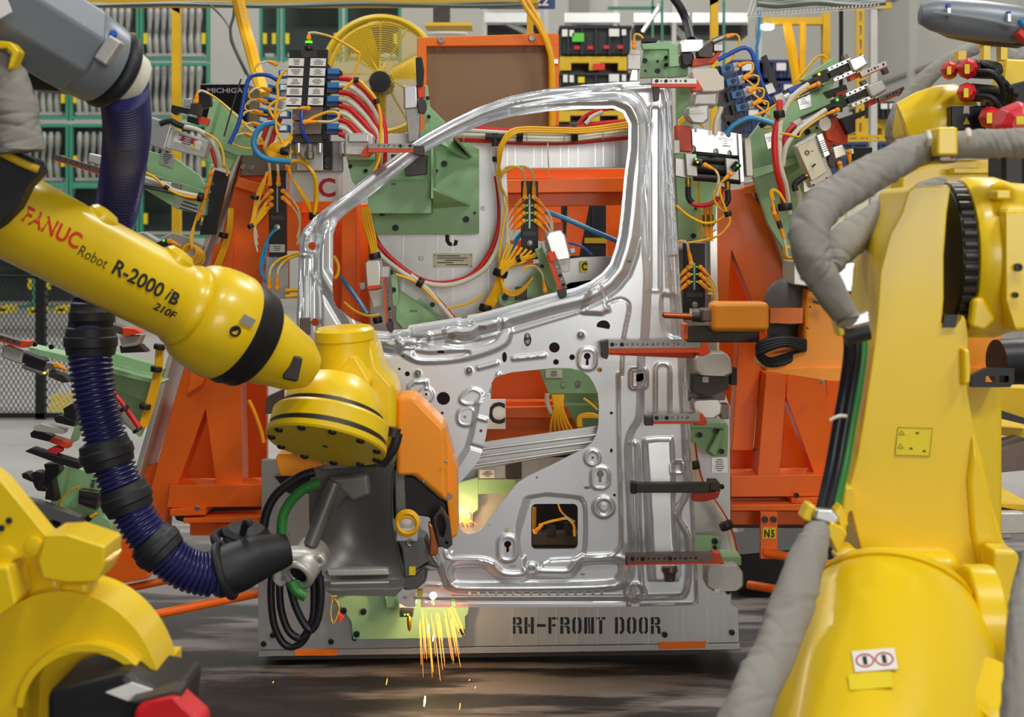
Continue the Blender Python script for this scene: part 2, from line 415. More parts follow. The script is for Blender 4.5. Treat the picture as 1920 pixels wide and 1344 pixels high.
g = T('hanging_sign', 'dark blue hanging aisle sign with pale lettering, cut by the top edge', 'sign', P(970, 18, 11))
MB().rect(900, -18, 1041, 16, 11, .03).build('sign_board', 'bin_blue', g)
text('JB03C-622', 909, 10, 10.97, 17, 'alu_cast', g, bold=.5, sx=1.12)
# ------------------------------------------------------------ overhead beam, posts, trays
b = T('overhead_beam', 'yellow overhead beam with grey cables running along the top edge', 'beam', P(560, 8, 8))
MB().rect(150, -12, 1010, 5, 8, .2).build('beam', 'rail_yellow', b)
MB().tube([P(150+k*60, 8+2*math.sin(k*1.3), 7.95) for k in range(15)], .012, 6).tube([P(150+k*60, 10+2*math.sin(k+2), 7.93) for k in range(15)], .01, 6).build('cable_run', 'cable_grey', b)
MB().rect(0, -4, 300, 3, 8.6, .1).build('beam', 'rail_yellow', b)
y = T('yellow_post', 'yellow steel post with a top bracket left of the white-labelled block', 'post', P(330, 480, 9))
MB().rect(322, 5, 337, 868, 9, .06).build('post', 'rail_yellow', y)
MB().prism([(290, 0), (300, -4), (338, 14), (338, 26)], 9, .06).build('bracket', 'rail_yellow', y)
y = T('yellow_post', 'yellow steel post directly right of the grey clamp above the door corner', 'post', P(1340, 240, 9))
MB().rect(1333, -20, 1347, 868, 9, .06).build('post', 'rail_yellow', y); MB().prism([(1333, 10), (1352, 0), (1352, -14), (1333, -6)], 9, .05).build('bracket', 'rail_yellow', y)
y = T('yellow_gantry', 'yellow square frame with hanging cable bundles under the wire tray', 'frame', P(1500, 240, 9))
MB().rect(1430, 32, 1556, 45, 9, .08).build('crossbar', 'rail_yellow', y); MB().rect(1544, 24, 1557, 868, 8.995, .08).build('post', 'rail_yellow', y)
MB().tube(px([(1475, 45, 9), (1482, 90, 8.98), (1492, 150, 8.98), (1500, 210, 9)]), .022, 8).tube(px([(1479, 45, 9), (1488, 90, 8.98), (1496, 150, 8.98), (1506, 210, 9)]), .016, 8).build('cable_bundle', 'cable_yellow', y)
MB().tube(px([(1505, 45, 9), (1504, 120, 8.98), (1502, 210, 9)]), .02, 8).build('cable_bundle', 'cable_yellow', y)
y = T('slotted_stand', 'yellow slotted steel stand with a foot bar, right of the upper tilted clamps', 'stand', P(1615, 262, 8.5))
sl = [rrect(1610.5, 22+k*26, 1615.5, 40+k*26, 2, 2) for k in range(9)]
MB().prism([(1606, 12), (1621, 12), (1621, 256), (1606, 256)], 8.5, .03, holes=sl).build('post', 'rail_yellow', y)
MB().rect(1560, 4, 1672, 16, 8.52, .03).build('top_bar', 'rail_yellow', y)
MB().prism([(1586, 254), (1676, 252), (1676, 264), (1586, 266)], 8.48, .03, holes=[rrect(1592+k*21, 258, 1606+k*21, 261, 1, 1) for k in range(4)]).build('foot_bar', 'rail_yellow', y)
tag(MB().tube(px([(1577, 15, 8.8), (1577, 130, 8.8), (1576, 210, 8.8)]), .012, 8).build('drop_pipe', 'black'), 'thin black vertical pipe left of the yellow slotted stand', 'pipe')
tag(MB().rect(1633, -40, 1645, 872, 8.9, .06).build('grey_column', 'alu_cast'), 'slim grey galvanised column right of the yellow slotted stand', 'column')
tag(MB().tube(px([(1424, 20, 9), (1424, 60, 9), (1419, 90, 9), (1421, 130, 9)]), .01, 8).build('teal_cable', 'hose_blue'), 'teal cord dropping beside the hanging lamp', 'cord')
l = T('pendant_lamp', 'small lit lamp under the yellow gantry at the upper right', 'lamp', P(1439, 52, 9))
MB().lathe([(0, .012), (.01, .03), (.03, .036)], P(1439, 40, 9), (0, 0, -1), 16).build('shade', 'alu_bright', l)
MB().lathe([(0, .036), (.02, .036), (.028, .02)], P(1439, 50, 9)+Vector((0, 0, .01)), (0, 0, -1), 16).build('bulb', 'lamp_glow', l)
t = T('wire_tray', 'galvanised wire mesh cable tray crossing the top right corner', 'cable tray', P(1530, 20, 7))
m = MB()
for k in range(36):
    a = 1405+k*7; m.tube(px([(a-4, 30-k*.55, 7), (a+8, -8, 7.6)]), .0025, 4, smooth=False)
for k in range(9): m.tube(px([(1402+k, 32-k*4.6, 7+k*.07), (1660, 14-k*3, 7+k*.07)]), .0025, 4, smooth=False)
m.build('wire_mesh', 'alu_cast', t, kind='stuff')
m = MB()
for k in range(7): m.tube([P(1420+j*40, 8-k*2+3*math.sin(j*1.7+k), 7.1+k*.06) for j in range(7)], .012, 6)
m.build('tray_cables', 'cable_grey', t, kind='stuff')
# cables hanging from the beam
for k, (l_, pts, r, mm) in enumerate([
    ('thick yellow cable bundle hanging from the beam left of the labelled block', [(446, 0, 7.2), (458, 50, 7.2), (468, 84, 7.15), (480, 130, 7.1), (494, 180, 7)], .028, 'cable_yellow'),
    ('thin grey-green cables fanning down beside the yellow bundle', [(440, 0, 7.4), (438, 30, 7.4), (432, 56, 7.4), (440, 90, 7.4), (470, 150, 7.4)], .007, 'cable_grey'),
    ('thin grey cable joining the fan of cables at the wall', [(392, 8, 7.5), (415, 30, 7.5), (432, 56, 7.45), (434, 80, 7.4), (462, 140, 7.4)], .005, 'cable_grey')]):
    o = MB().tube(px(pts), r, 8).build('hanging_cable', mm); tag(o, l_, 'cable', 'cables hanging at the back')
tag(MB().tube(px([(1262, -5, 6), (1276, 15, 6), (1287, 40, 6), (1296, 75, 5.9)]), .016, 10).build('black_hose', 'rubber'), 'thick black hose curving down behind the top clamp', 'hose')
# fan
YF = 9.0; fan = T('drum_fan', 'large yellow industrial fan with a round wire guard', 'fan', P(715, 262, YF))
R = 107*U(YF); c = P(714, 140, YF)
m = MB()
for k in range(22): m.torus(c+Vector((0, -.05+.05*(k/22)**2, 0)), (0, 1, 0), R*(.1+.9*k/22), .0035, 48, 4)
for k in range(12):
    a = math.pi*k/6; m.tube([c+Vector((0, -.06, 0)), c+Vector((R*math.cos(a), 0, R*math.sin(a)))], .006, 4, smooth=False)
m.build('guard', 'fan_yellow', fan)
MB().torus(c, (0, 1, 0), R, .02, 60, 8).torus(c+Vector((0, .25, 0)), (0, 1, 0), R, .015, 60, 8).build('hoop', 'fan_yellow', fan)
for a in (118, 12, 250):
    a = math.radians(a); d = Vector((math.cos(a), 0, math.sin(a))); n = Vector((-math.sin(a), 0, math.cos(a)))
    v = [c+d*.05+n*.03, c+d*.05-n*.03, c+d*R*.86-n*.075, c+d*R*.92+n*.02, c+d*R*.86+n*.10]
    v = [q+Vector((0, .1+(.05 if i in (0, 3, 4) else -.02), 0)) for i, q in enumerate(v)]
    MB().add(v+[q+Vector((0, .006, 0)) for q in v], [(0, 1, 2, 3, 4), (9, 8, 7, 6, 5), (0, 5, 6, 1), (1, 6, 7, 2), (2, 7, 8, 3), (3, 8, 9, 4), (4, 9, 5, 0)]).build('blade', 'fan_yellow', fan)
MB().lathe([(-.08, .02), (-.08, .06), (.12, .07), (.12, .02)], P(714, 155, YF), (0, 1, 0), 20).build('hub', 'black', fan)
MB().tube([P(714, 160, YF+.2), P(714, 858, YF+.2)], .03, 10, smooth=False).build('stand', 'fan_yellow', fan)
sh = T('wall_unit', 'grey unit with a yellow ledge and white drum above the orange box', 'equipment', P(838, 66, 10))
MB().rect(796, 42, 884, 48, 10, .3).build('ledge', 'rail_yellow', sh); MB().lathe([(0, .14), (.05, .145), (.06, .13)], P(838, 66, 11.05), (0, 0, 1), 24).build('drum', 'paper', sh)
MB().rect(812, -20, 842, 42, 10.1, .2).build('duct', 'steel_dark', sh)
s = T('dark_machine_panel', 'black machine panel with silver lettering beside the blue cord', 'machine', P(430, 195, 6.5))
MB().rect(375, 157, 466, 230, 6.5, .3).build('panel', 'black_gloss', s, bevel=.006)
text('MICHIGAN', 388, 174, 6.49, 9, 'alu_bright', s, bold=.2, sx=1.25)
# fence
fn = T('mesh_fence', 'black fence of diamond wire mesh at the left edge', 'fence', P(30, 785, 11.05))
m = MB()
for k in range(-26, 34):
    for sg in (1, -1):
        x0_ = -60+k*9; y0_, y1_ = 520, 778; xa, xb = x0_, x0_+sg*(y1_-y0_)*.62
        ca, cb = -30, 196
        t0, t1 = 0., 1.
        dx = xb-xa
        for lo, hi in ((ca, cb),):
            ta = (lo-xa)/dx; tb = (hi-xa)/dx; t0 = max(t0, min(ta, tb)); t1 = min(t1, max(ta, tb))
        if t1 > t0: m.tube([P(xa+dx*t0, y0_+(y1_-y0_)*t0, 11.05), P(xa+dx*t1, y0_+(y1_-y0_)*t1, 11.05)], .0032, 4, smooth=False, caps=False)
m.build('wire_mesh', 'black', fn, kind='stuff')
for x in (66, 196): MB().rect(x, 470, x+17, 786, 11.0, .06).build('post', 'black', fn)
MB().rect(-40, 775, 205, 784, 11.0, .05).build('rail', 'black', fn); MB().rect(-40, 516, 205, 522, 11.0, .05).build('rail', 'black', fn)
for k, (x, y) in enumerate(((0, 575), (60, 578), (110, 575))):
    tag(MB().rect(x-8, y, x+14, y+12, 19, .4, holes=[rrect(x-4, y+3, x+10, y+9, 1, 1)]).build('rack_foot', 'sticker_yellow'), 'yellow fork pocket under the low green rack', 'rack foot', 'yellow fork pockets of the low racks')
# ------------------------------------------------------------ the pressed door panel: a relief grid cut along its outline and holes
YD = 4.5
def sdf(poly, X, Z, lim=70):
    """signed distance in px, negative inside"""
    p = np.array(poly, float); d = np.full(X.shape, 1e9, np.float32)
    x0, y0 = p.min(0)-lim; x1, y1 = p.max(0)+lim
    m = (X >= x0) & (X <= x1) & (Z >= y0) & (Z <= y1); x = X[m]; z = Z[m]
    if not len(x): return d
    dd = np.full(x.shape, 1e18); ins = np.zeros(x.shape, bool); n = len(p)
    for i in range(n):
        ax, ay = p[i]; bx, by = p[(i+1) % n]; ex, ey = bx-ax, by-ay; L = ex*ex+ey*ey
        if L < 1e-9: continue
        t = np.clip(((x-ax)*ex+(z-ay)*ey)/L, 0, 1)
        dd = np.minimum(dd, (x-ax-t*ex)**2+(z-ay-t*ey)**2)
        if ay != by: ins ^= ((ay > z) != (by > z)) & (x < ex*(z-ay)/(by-ay)+ax)
    dd = np.sqrt(dd); d[m] = np.where(ins, -dd, dd); return d
def pdist(line, X, Z, lim=30):
    p = np.array(line, float); d = np.full(X.shape, 1e9, np.float32)
    x0, y0 = p.min(0)-lim; x1, y1 = p.max(0)+lim
    m = (X >= x0) & (X <= x1) & (Z >= y0) & (Z <= y1); x = X[m]; z = Z[m]; dd = np.full(x.shape, 1e18)
    for i in range(len(p)-1):
        ax, ay = p[i]; ex, ey = p[i+1]-p[i]; L = ex*ex+ey*ey
        if L < 1e-9: continue
        t = np.clip(((x-ax)*ex+(z-ay)*ey)/L, 0, 1); dd = np.minimum(dd, (x-ax-t*ex)**2+(z-ay-t*ey)**2)
    d[m] = np.sqrt(dd); return d
def sst(x, a, b): t = np.clip((x-a)/(b-a), 0, 1); return t*t*(3-2*t)
OUT = [(562,470),(560,452),(570,428),(592,404),(640,368),(700,322),(762,276),(800,252),(850,224),(900,200),(960,179),(1020,167),(1100,158),(1160,154),(1222,152),(1254,156),(1260,175),
       (1263,300),(1269,420),(1277,560),(1284,640),(1290,740),(1296,830),(1300,920),(1304,1000),(1308,1080),(1310,1130),(1300,1135),(1200,1137),(1120,1138),(760,1138),(747,1128),(745,1104),
       (700,1000),(650,860),(610,740),(592,690),(562,672),(556,640),(556,590),(559,540)]
WIN = [(625,500),(625,440),(634,414),(652,398),(676,382),(706,359),(774,304),(795,286),(836,264),(878,244),(918,229),(959,219),(1027,209),(1090,205),(1149,204),(1167,212),(1178,234),(1177,280),(1170,330),(1164,399),(1159,440),
       (1153,465),(1143,494),(1128,512),(1107,527),(1078,539),(1027,551),(944,575),(899,587),(878,590),(876,596),(866,597),(864,594),(780,607),(767,609),(765,616),(738,618),(734,621),(705,619),(691,612),(660,595),(632,574),(627,560)]
SVC = [(938,702),(960,696),(1018,690),(1045,687),(1066,688),(1089,693),(1103,703),(1112,716),(1120,735),(1122,759),(1121,795),(1116,815),(1108,828),(1095,838),(1039,866),(988,890),(970,902),(953,923),(929,955),(908,982),
       (900,990),(890,995),(878,997),(868,993),(862,985),(856,960),(854,925),(858,906),(876,886),(899,858),(907,835),(912,812),(918,770),(921,738),(922,716),(928,706)]
SQ = rrect(996,942,1083,1027,9)
HOLES = [WIN, SVC, SQ, circ(720,716,28,20), closed_cr([(790,757),(814,765),(832,795),(842,840),(832,880),(790,900),(742,860),(728,810),(745,770)],3),
    circ(1039,650,10,16), circ(1072,668,5.6), circ(1042,677,5.6), circ(1123,691,5), circ(1100,666,6.5), circ(1100,677,2.8,8,7), circ(832,745,12.5,18), circ(946,668,4.6,12,10),
    circ(1124,885,7), circ(1124,896,3,8,6), circ(952,1016,7), circ(952,1027,3,8,6), circ(1145,772,3.2,8), circ(1145,842,2.6,8,5), circ(1100,911,7.5,10,3), circ(1151,925,3.2,8),
    rrect(1191,699,1207,714,2,2), [(1117,610),(1119,604),(1125,600),(1130,599),(1136,600),(1141,604),(1143,610),(1141,616),(1119,612)], circ(989,636,7,14,12), circ(848,628,7.5,14), rrect(897,608,912,617,2,2),
    rrect(821,655,834,661,1.5,2), circ(765,699,5), circ(750,690,2.6,8), circ(757,666,2.6,8), circ(872,779,3,8), circ(830,772,2.8,8), circ(902,804,3.2,8), circ(950,989,4.8), circ(848,1030,2.6,8),
    circ(961,1057,8,10,3), circ(1092,1075,5,8,2.6), circ(585,461,7.5,14), circ(591,604,7.5,14), circ(1179,490,5,8,3), circ(1190,1108,6), circ(1190,1116,2.8,8,6), circ(812,1116,7,14), circ(812,1128,3,8,7),
    rrect(780,1123,789,1138,1,1), rrect(845,1123,853,1136,1,1), circ(1110,855,2.8,8), circ(800,737,2.8,8), circ(917,979,2.5,6), circ(1006,892,2.5,6), circ(1287,988,2.8,8), rrect(1020,1137,1026,1142,1,1)]
HOLES += [rrect(878+16.5*k, 1106, 883.5+16.5*k, 1115, 1, 1) for k in range(16)]
PERIM = closed_cr([(1148,180),(1182,186),(1202,205),(1209,240),(1210,310),(1212,429),(1219,500),(1219,548),(1214,637),(1208,670),(1206,759),(1202,788),(1188,812),(1183,842),(1186,908),(1189,980),(1191,1050),(1184,1090),
       (1150,1107),(1018,1111),(900,1111),(854,1109),(836,1098),(828,1080),(800,1030),(720,900),(640,720),(600,660),(594,560),(592,480),(600,440),(620,415),(700,345),(780,288),(860,246),(950,208),(1050,188)], 3)
Cham = closed_cr([(846,1066),(858,1055),(905,1055),(922,1064),(938,1078),(962,1082),(986,1079),(996,1066),(1000,1074),(1040,1076),(1068,1075),(1080,1064),(1090,1052),(1110,1049),(1158,1049),(1167,1062),(1161,1080),(1137,1091),(1000,1094),(860,1094),(847,1083)], 3)
def relief(X, Z):
    h = np.zeros(X.shape); dw = sdf(closed_cr(WIN[:40:1], 1), X, Z, 90); dp = sdf(PERIM, X, Z, 60)
    h += .030*sst(-dp, -2, 15)                                    # inner field stands proud of the flange
    h += -.014*sst(-dw, -13, -7)*(dw < 400)+0                     # flange around the window opening
    h += .010*sst(dw, 9, 16)*(1-sst(dw, 24, 33))
    h += -.006*np.exp(-((dw-40)/3.2)**2)
    do = -sdf(OUT, X, Z, 60)
    top = (Z < 480) | (X < 640)
    h += np.where(top, .007*np.exp(-((do-13)/4.)**2)+.003*np.exp(-((do-4)/2.)**2), 0)
    h += .004*np.exp(-((do-3)/2.)**2)*(X > 1200)
    dch = sdf(Cham, X, Z, 30); h += -.020*sst(-dch, -6, 8)        # long pressed trough near the bottom
    h += .006*np.exp(-((dch-10)/4.)**2)
    R3 = closed_cr([(975,932),(1076,929),(1090,936),(1096,950),(1096,1020),(1088,1036),(1070,1044),(1030,1046),(1012,1058),(1000,1072),(985,1060),(985,1040),(975,1030)], 2)
    h += -.009*sst(-sdf(R3, X, Z, 30), -4, 3)*sst(X+Z*.3, 1255, 1280)
    R5 = [(1090,690),(1157,560),(1160,700),(1164,990),(1158,1025),(1138,1039),(1095,1040),(1040,1100),(700,1100),(640,700),(800,560),(1000,560)]
    def bead(line, w, a, smooth=True, lim=30):
        nonlocal h
        if smooth and len(line) > 2:
            L = [line[0]]+line+[line[-1]]; q = []
            for i in range(1, len(L)-2):
                p0, p1, p2, p3 = (np.array(k, float) for k in L[i-1:i+3])
                for j in range(4):
                    t = j/4; q.append(tuple(.5*((2*p1)+(-p0+p2)*t+(2*p0-5*p1+4*p2-p3)*t*t+(-p0+3*p1-3*p2+p3)*t**3)))
            q.append(line[-1]); line = q
        d = pdist(line, X, Z, lim); h += a*np.exp(-(d/w)**2)
    bead([(1158,700),(1160,850),(1164,997),(1158,1025),(1138,1039),(1096,1040)], 2.2, .004)
    bead([(835,1030),(845,1043),(899,1045),(925,1052)], 2.4, .004)
    bead([(1139,567),(1161,560),(1175,566),(1178,580),(1172,610),(1167,640),(1164,700)], 2, -.0035)
    bead([(959,622),(1090,582)], 2, .003); bead([(1091,583),(1098,560),(1107,539)], 2.5, .005); bead([(1122,533),(1130,555),(1139,580)], 3, .007)
    h += .010*sst(-sdf([(1107,536),(1120,533),(1139,580),(1128,588),(1092,586)], X, Z, 20), -3, 5)
    bead([(963,671),(1020,665)], 3, .006); bead([(898,688),(932,679)], 3, .006)
    bead([(768,745),(768,722),(778,714),(800,713),(801,725)], 2.4, .005, False)
    def ring(pts, w, a, inner=0.): # raised ring and optional raised or sunk middle
        nonlocal h
        d = sdf(pts, X, Z, 20); h += a*np.exp(-(d/w)**2)+inner*sst(-d, 0, 5)
    ring(rrect(1085,653,1115,690,12), 2.5, .005, .003); ring(rrect(1109,873,1140,912,12), 2.5, .005, .003); ring(rrect(936,1001,968,1046,14), 3, .005, .003)
    ring(circ(1110,855,13,20), 2.4, .005, .002); ring(circ(1131,947,17,20), 3.2, .007, .004); ring(circ(800,738,12,18), 2.2, .004, .003); ring(circ(1131,947,11,18), 2, -.003)
    ring(rrect(1181,691,1212,726,5), 2.4, .005); ring(circ(1190,1110,16,18), 3, .004)
    ring(closed_cr([(868,740),(885,728),(902,735),(898,752),(878,756),(865,750)], 3), 2.5, .005, .003)
    ring(closed_cr([(862,770),(884,762),(890,780),(880,794),(862,790)], 3), 2.5, .005, .004)
    for c in ((1089,627), (784,699), (880,694), (812,1116)): h += .005*np.exp(-(((X-c[0])**2+(Z-c[1])**2)/18.))
    # beads below the window
    ring(rrect(748,624,809,641,8), 3, .007, -.002)
    P1 = closed_cr([(838,612),(870,604),(925,596),(936,604),(934,622),(915,632),(860,641),(842,638),(834,626)], 3)
    d = sdf(P1, X, Z, 20); h += .008*sst(-d, -4, 4)
    P2 = closed_cr([(722,640),(745,628),(760,646),(800,650),(830,645),(870,650),(920,640),(938,620),(945,600),(958,612),(955,636),(940,650),(905,664),(860,674),(800,678),(772,672),(745,655)], 3)
    d = sdf(P2, X, Z, 20); h += .008*sst(-d, -5, 4)
    P3 = closed_cr([(778,656),(810,660),(870,656),(880,662),(850,670),(800,672),(780,668)], 3); h += -.006*sst(-sdf(P3, X, Z, 20), -3, 3)
    # the strap beside the service opening
    ST = [(921,738),(907,742),(896,752),(892,775),(886,806),(878,836),(862,862),(846,884),(852,925),(870,905),(912,880),(935,700)]
    h += .014*sst(-sdf(ST, X, Z, 20), -5, 4); bead([(897,780),(912,784)], 3, .004); bead([(884,832),(905,838)], 3, -.004)
    # lock pillar: ribs, long closed loops and steps
    def loop(pts, w=2.4, a=.005): ring(pts, w, a)
    ring(rrect(1219,200,1238,545,5), 2.2, .005, .001); bead([(1250,190),(1255,400),(1262,560),(1268,640)], 2.5, .005)
    bead([(1243,190),(1247,400),(1252,540)], 1.8, -.004)
    loop(rrect(1229,682,1256,785,10)); bead([(1277,640),(1279,720),(1283,800),(1287,870),(1289,905),(1286,930),(1275,950),(1272,970),(1283,990),(1291,1010),(1292,1060),(1290,1095),(1284,1112),(1270,1118),(1180,1120)], 3.2, .008)
    POD = closed_cr([(1240,555),(1254,552),(1268,556),(1274,600),(1276,632),(1262,634),(1248,624),(1240,600)], 3); h += -.014*sst(-sdf(POD, X, Z, 20), -2, 5)
    BOX = closed_cr([(1206,832),(1212,822),(1254,820),(1262,826),(1264,900),(1266,1000),(1272,1078),(1262,1086),(1224,1086),(1217,1074),(1212,960),(1208,880)], 2)
    h += (.010+.048*np.clip((Z-830)/255., 0, 1))*sst(-sdf(BOX, X, Z, 20), -3, 9)  # box face tilted towards its foot so it catches the frontal light
    ring(rrect(1258,866,1280,886,3), 2.4, .004); bead([(1190,830),(1196,850),(1198,980),(1204,1100)], 3, .006); bead([(1263,930),(1270,1000),(1272,1080)], 2.2, -.004)
    bead([(1180,1140),(1180,1120),(1190,1095),(1205,1098),(1212,1118)], 2.5, .005)
    bead([(575,440),(570,475),(570,520),(572,600),(570,640)], 4, .008); ring(rrect(562,478,584,640,6), 3, .006)
    bead([(574,470),(594,474)], 3, .006, False)
    bead([(780,1118),(1180,1118)], 3, .004); bead([(800,1126),(1180,1128)], 2, -.003)
    bead([(760,1118),(790,1100),(800,1095),(826,1096)], 2.5, .004)
    h += .0025*np.sin(X*.011+1)*np.cos(Z*.009)                    # a faint, springy unevenness
    return h
def build_door():
    st = 2.0; xs = np.arange(552, 1316, st); zs = np.arange(148, 1144, st); X, Z = np.meshgrid(xs, zs)
    s = sdf(OUT, X, Z, 900)
    for hl in HOLES: s = np.maximum(s, -sdf(hl, X, Z, 60))
    s = np.where(np.abs(s) < .02, .02, s)
    nz, nx = X.shape; ins = s < 0
    vid = -np.ones(X.shape, int); V = []; Fc = []
    idx = np.argwhere(ins); vid[ins] = np.arange(len(idx)); V = [(X[a, b], Z[a, b]) for a, b in idx]
    ed = {}
    def cut(a, b):
        k = (a, b) if a < b else (b, a)
        if k not in ed:
            sa, sb = s[a], s[b]; t = sa/(sa-sb); ed[k] = len(V)
            V.append((X[a]+(X[b]-X[a])*t, Z[a]+(Z[b]-Z[a])*t))
        return ed[k]
    c = ins[:-1, :-1].astype(int)+ins[:-1, 1:]+ins[1:, :-1]+ins[1:, 1:]
    full = np.argwhere(c == 4)
    Fc = [(int(vid[i, j]), int(vid[i+1, j]), int(vid[i+1, j+1]), int(vid[i, j+1])) for i, j in full]
    rim = []
    for i, j in np.argwhere((c > 0) & (c < 4)):
        q = [(i, j), (i+1, j), (i+1, j+1), (i, j+1)]; poly = []; cuts = []
        for k in range(4):
            a, b = q[k], q[(k+1) % 4]
            if ins[a]: poly.append(int(vid[a]))
            if ins[a] != ins[b]: e = cut(a, b); poly.append(e); cuts.append(e)
        if len(poly) >= 3: Fc.append(tuple(poly))
        if len(cuts) == 2:
            rim.append(tuple(cuts) if ins[q[0]] or True else cuts)
    V = np.array(V); h = relief(V[:, 0], V[:, 1])
    x = (V[:, 0]-CX)*YD/F; z = HC-(V[:, 1]-CY)*YD/F; vv = np.stack([x, YD-h, z], 1)
    n = len(vv); rv = sorted({k for r in rim for k in r}); mp = {k: n+i for i, k in enumerate(rv)}
    bk = vv[rv].copy(); bk[:, 1] += .012
    m = MB(); m.v = [tuple(q) for q in np.concatenate([vv, bk])]; m.f = Fc+[(a, b, mp[b], mp[a]) for a, b in rim]
    return m
door = T('car_door_panel', 'large bare pressed aluminium car door inner panel clamped upright in the middle', 'car door', P(930, 1138, YD))
build_door().build('door_skin', 'alu_door', door, ang=60)
m = MB()
m.prism([(884,832),(1124,798),(1124,836),(1100,846),(872,884)], 4.545, .012)
m.prism([(880,842),(1124,812),(1124,818),(880,848)], 4.53, .012).prism([(880,856),(1124,824),(1124,830),(880,862)], 4.53, .012).prism([(880,870),(1110,838),(1110,843),(880,877)], 4.53, .012)
m.build('side_beam', 'alu_bright', door, bevel=.004)
for x, y in ((1089,627), (784,699), (880,694), (989,630), (989,641)):
    MB().lathe([(0, .004), (.004, .0075), (.006, .0085), (.007, .003)], P(x, y, YD-.045), (0, 1, 0), 14).build('rivet', 'steel', door)
# ------------------------------------------------------------ fixture plate and orange frame
YP = 4.86
def bolt(parent, x, y, Y, r=5.5, m='black', name='bolt', hx=1):
    u = U(Y); c = P(x, y, Y); b = MB(); b.lathe([(0, r*u*.98), (-r*u*.9, r*u*.98), (-r*u, r*u*.85), (-r*u, r*u*.5), (-r*u*.4, r*u*.45)], c, (0, 1, 0), 12)
    return b.build(name, m, parent)
pl = T('fixture_plate', 'big machined aluminium fixture plate behind the door, with black stencilled lettering along its foot', 'plate', P(935, 1218, YP))
out = [(490,862),(606,862),(694,800),(694,250),(1345,250),(1345,700),(1368,760),(1371,1132),(1384,1140),(1386,1204),(484,1218),(484,1085),(490,1084)]
hs = [[(950,316),(1180,314),(1180,480),(1092,482),(958,500)], [(880,628),(960,606),(1180,560),(1180,935),(1132,935),(1132,860),(905,860)], circ(789,484,4.5), circ(915,490,0.1,3), rrect(985,938,1100,1030,6), circ(905,391,4)]
hs = [hs[0], hs[1], hs[2], hs[4], hs[5], [(700,640),(868,640),(868,820),(700,850)], circ(952,1020,22,14)]  # wide cut-outs and round hole added so the door holes look dark
MB().prism(out, YP, .03, holes=hs).build('plate', 'alu_plate', pl, bevel=.002)
for x, y in ((495,1206),(621,1202),(665,1195),(512,1190),(1246,1189),(1372,1185),(1365,1108)): bolt(pl, x, y, YP)
# machining ridges of the upper strip
for x in [950, 965, 1000, 1015, 1050, 1065, 1083, 1115, 1130, 1150, 1165, 755, 820, 848, 915]:
    y0, y1 = (266, 312) if x >= 950 else (440, 600)
    MB().prism([(x, y0), (x+1.6, y0), (x+1.6, y1), (x, y1)], YP-.0025, .004).build('ridge', 'alu_bright', pl)
for x in (960, 1005, 1042, 1080, 1120, 1160, 1215, 1280, 1325): MB().rect(x, 1142, x+1.5, 1208, YP-.0025, .004).build('ridge', 'alu_bright', pl)
mp = MB().rect(812,475,886,502,YP-.003,.003).build('maker_plate', 'plate_beige', pl, label='riveted pale yellow name plate')
m = MB()
for r_, (a, b) in enumerate([(820,862),(820,876),(834,870),(820,850),(836,878)]): m.rect(a, 479+r_*4.2, b, 480.4+r_*4.2, YP-.0042, .001)
m.build('print', 'ink', mp)
for x, y in ((815,478),(883,478),(815,499),(883,499)): MB().lathe([(0,.002),(-.001,.002)], P(x,y,YP-.003), (0,1,0), 8).build('rivet','steel_dark',mp)
# stencil lettering, each letter a flat painted shape broken by its stencil bridges
def stencil(word, x, y, w, h, gap, Y, parent, m='black'):
    k = w*.32; b = 1.6
    for ch in word:
        B = MB(); a = []
        L = lambda x0, y0, x1, y1: B.rect(x+x0, y+y0, x+x1, y+y1, Y, .0015)
        Q = lambda p: B.prism([(x+i, y+j) for i, j in p], Y, .0015)
        if ch == 'R': L(0,0,k,h*.44); L(0,h*.5,k,h); Q([(k+b,0),(w-3,0),(w,4),(w,h*.38),(w-3,h*.46),(k+b,h*.46),(k+b,h*.36),(w-k,h*.34),(w-k,h*.12),(k+b,h*.1)]); Q([(k+b+1,h*.52),(w-3,h*.52),(w,h*.6),(w+1,h),(w-k+1,h),(w-k,h*.62),(k+b+1,h*.6)])
        elif ch == 'H': L(0,0,k,h); L(w-k,0,w,h); L(k+b,h*.42,w-k-b,h*.58)
        elif ch == '-': L(0,h*.42,w,h*.58)
        elif ch == 'F': L(0,0,k,h); L(k+b,0,w,h*.14); L(k+b,h*.42,w-2,h*.56)
        elif ch == 'O': Q([(0,5),(4,0),(w/2-b,0),(w/2-b,h*.12),(k,h*.16),(k,h*.84),(w/2-b,h*.88),(w/2-b,h),(4,h),(0,h-5)]); Q([(w,5),(w-4,0),(w/2+b,0),(w/2+b,h*.12),(w-k,h*.16),(w-k,h*.84),(w/2+b,h*.88),(w/2+b,h),(w-4,h),(w,h-5)])
        elif ch == 'N': L(0,0,k,h); L(w-k+1,0,w+1,h); Q([(k+b,0),(k+b+3,0),(w-k-b+1,h*.8),(w-k-b+1,h),(w-k-b-2,h),(k+b,h*.25)])
        elif ch == 'T': L((w-k)/2,h*.18,(w+k)/2,h); L(0,0,w/2-b,h*.14); L(w/2+b,0,w,h*.14)
        elif ch == 'D': L(0,0,k,h); Q([(k+b,0),(w-4,0),(w,6),(w,h-6),(w-4,h),(k+b,h),(k+b,h*.88),(w-k,h*.84),(w-k,h*.16),(k+b,h*.12)])
        if ch != ' ': B.build('stencil_letter', m, parent)
        x += w+gap if ch != ' ' else w*.75
    return x
stencil('RH-FRONT DOOR', 961, 1157, 17.4, 31, 5.0, YP-.0016, pl)
mk = T('letter_mark', 'black stencilled letter C on the plate above the name plate', 'letter', P(845, 462, YP))
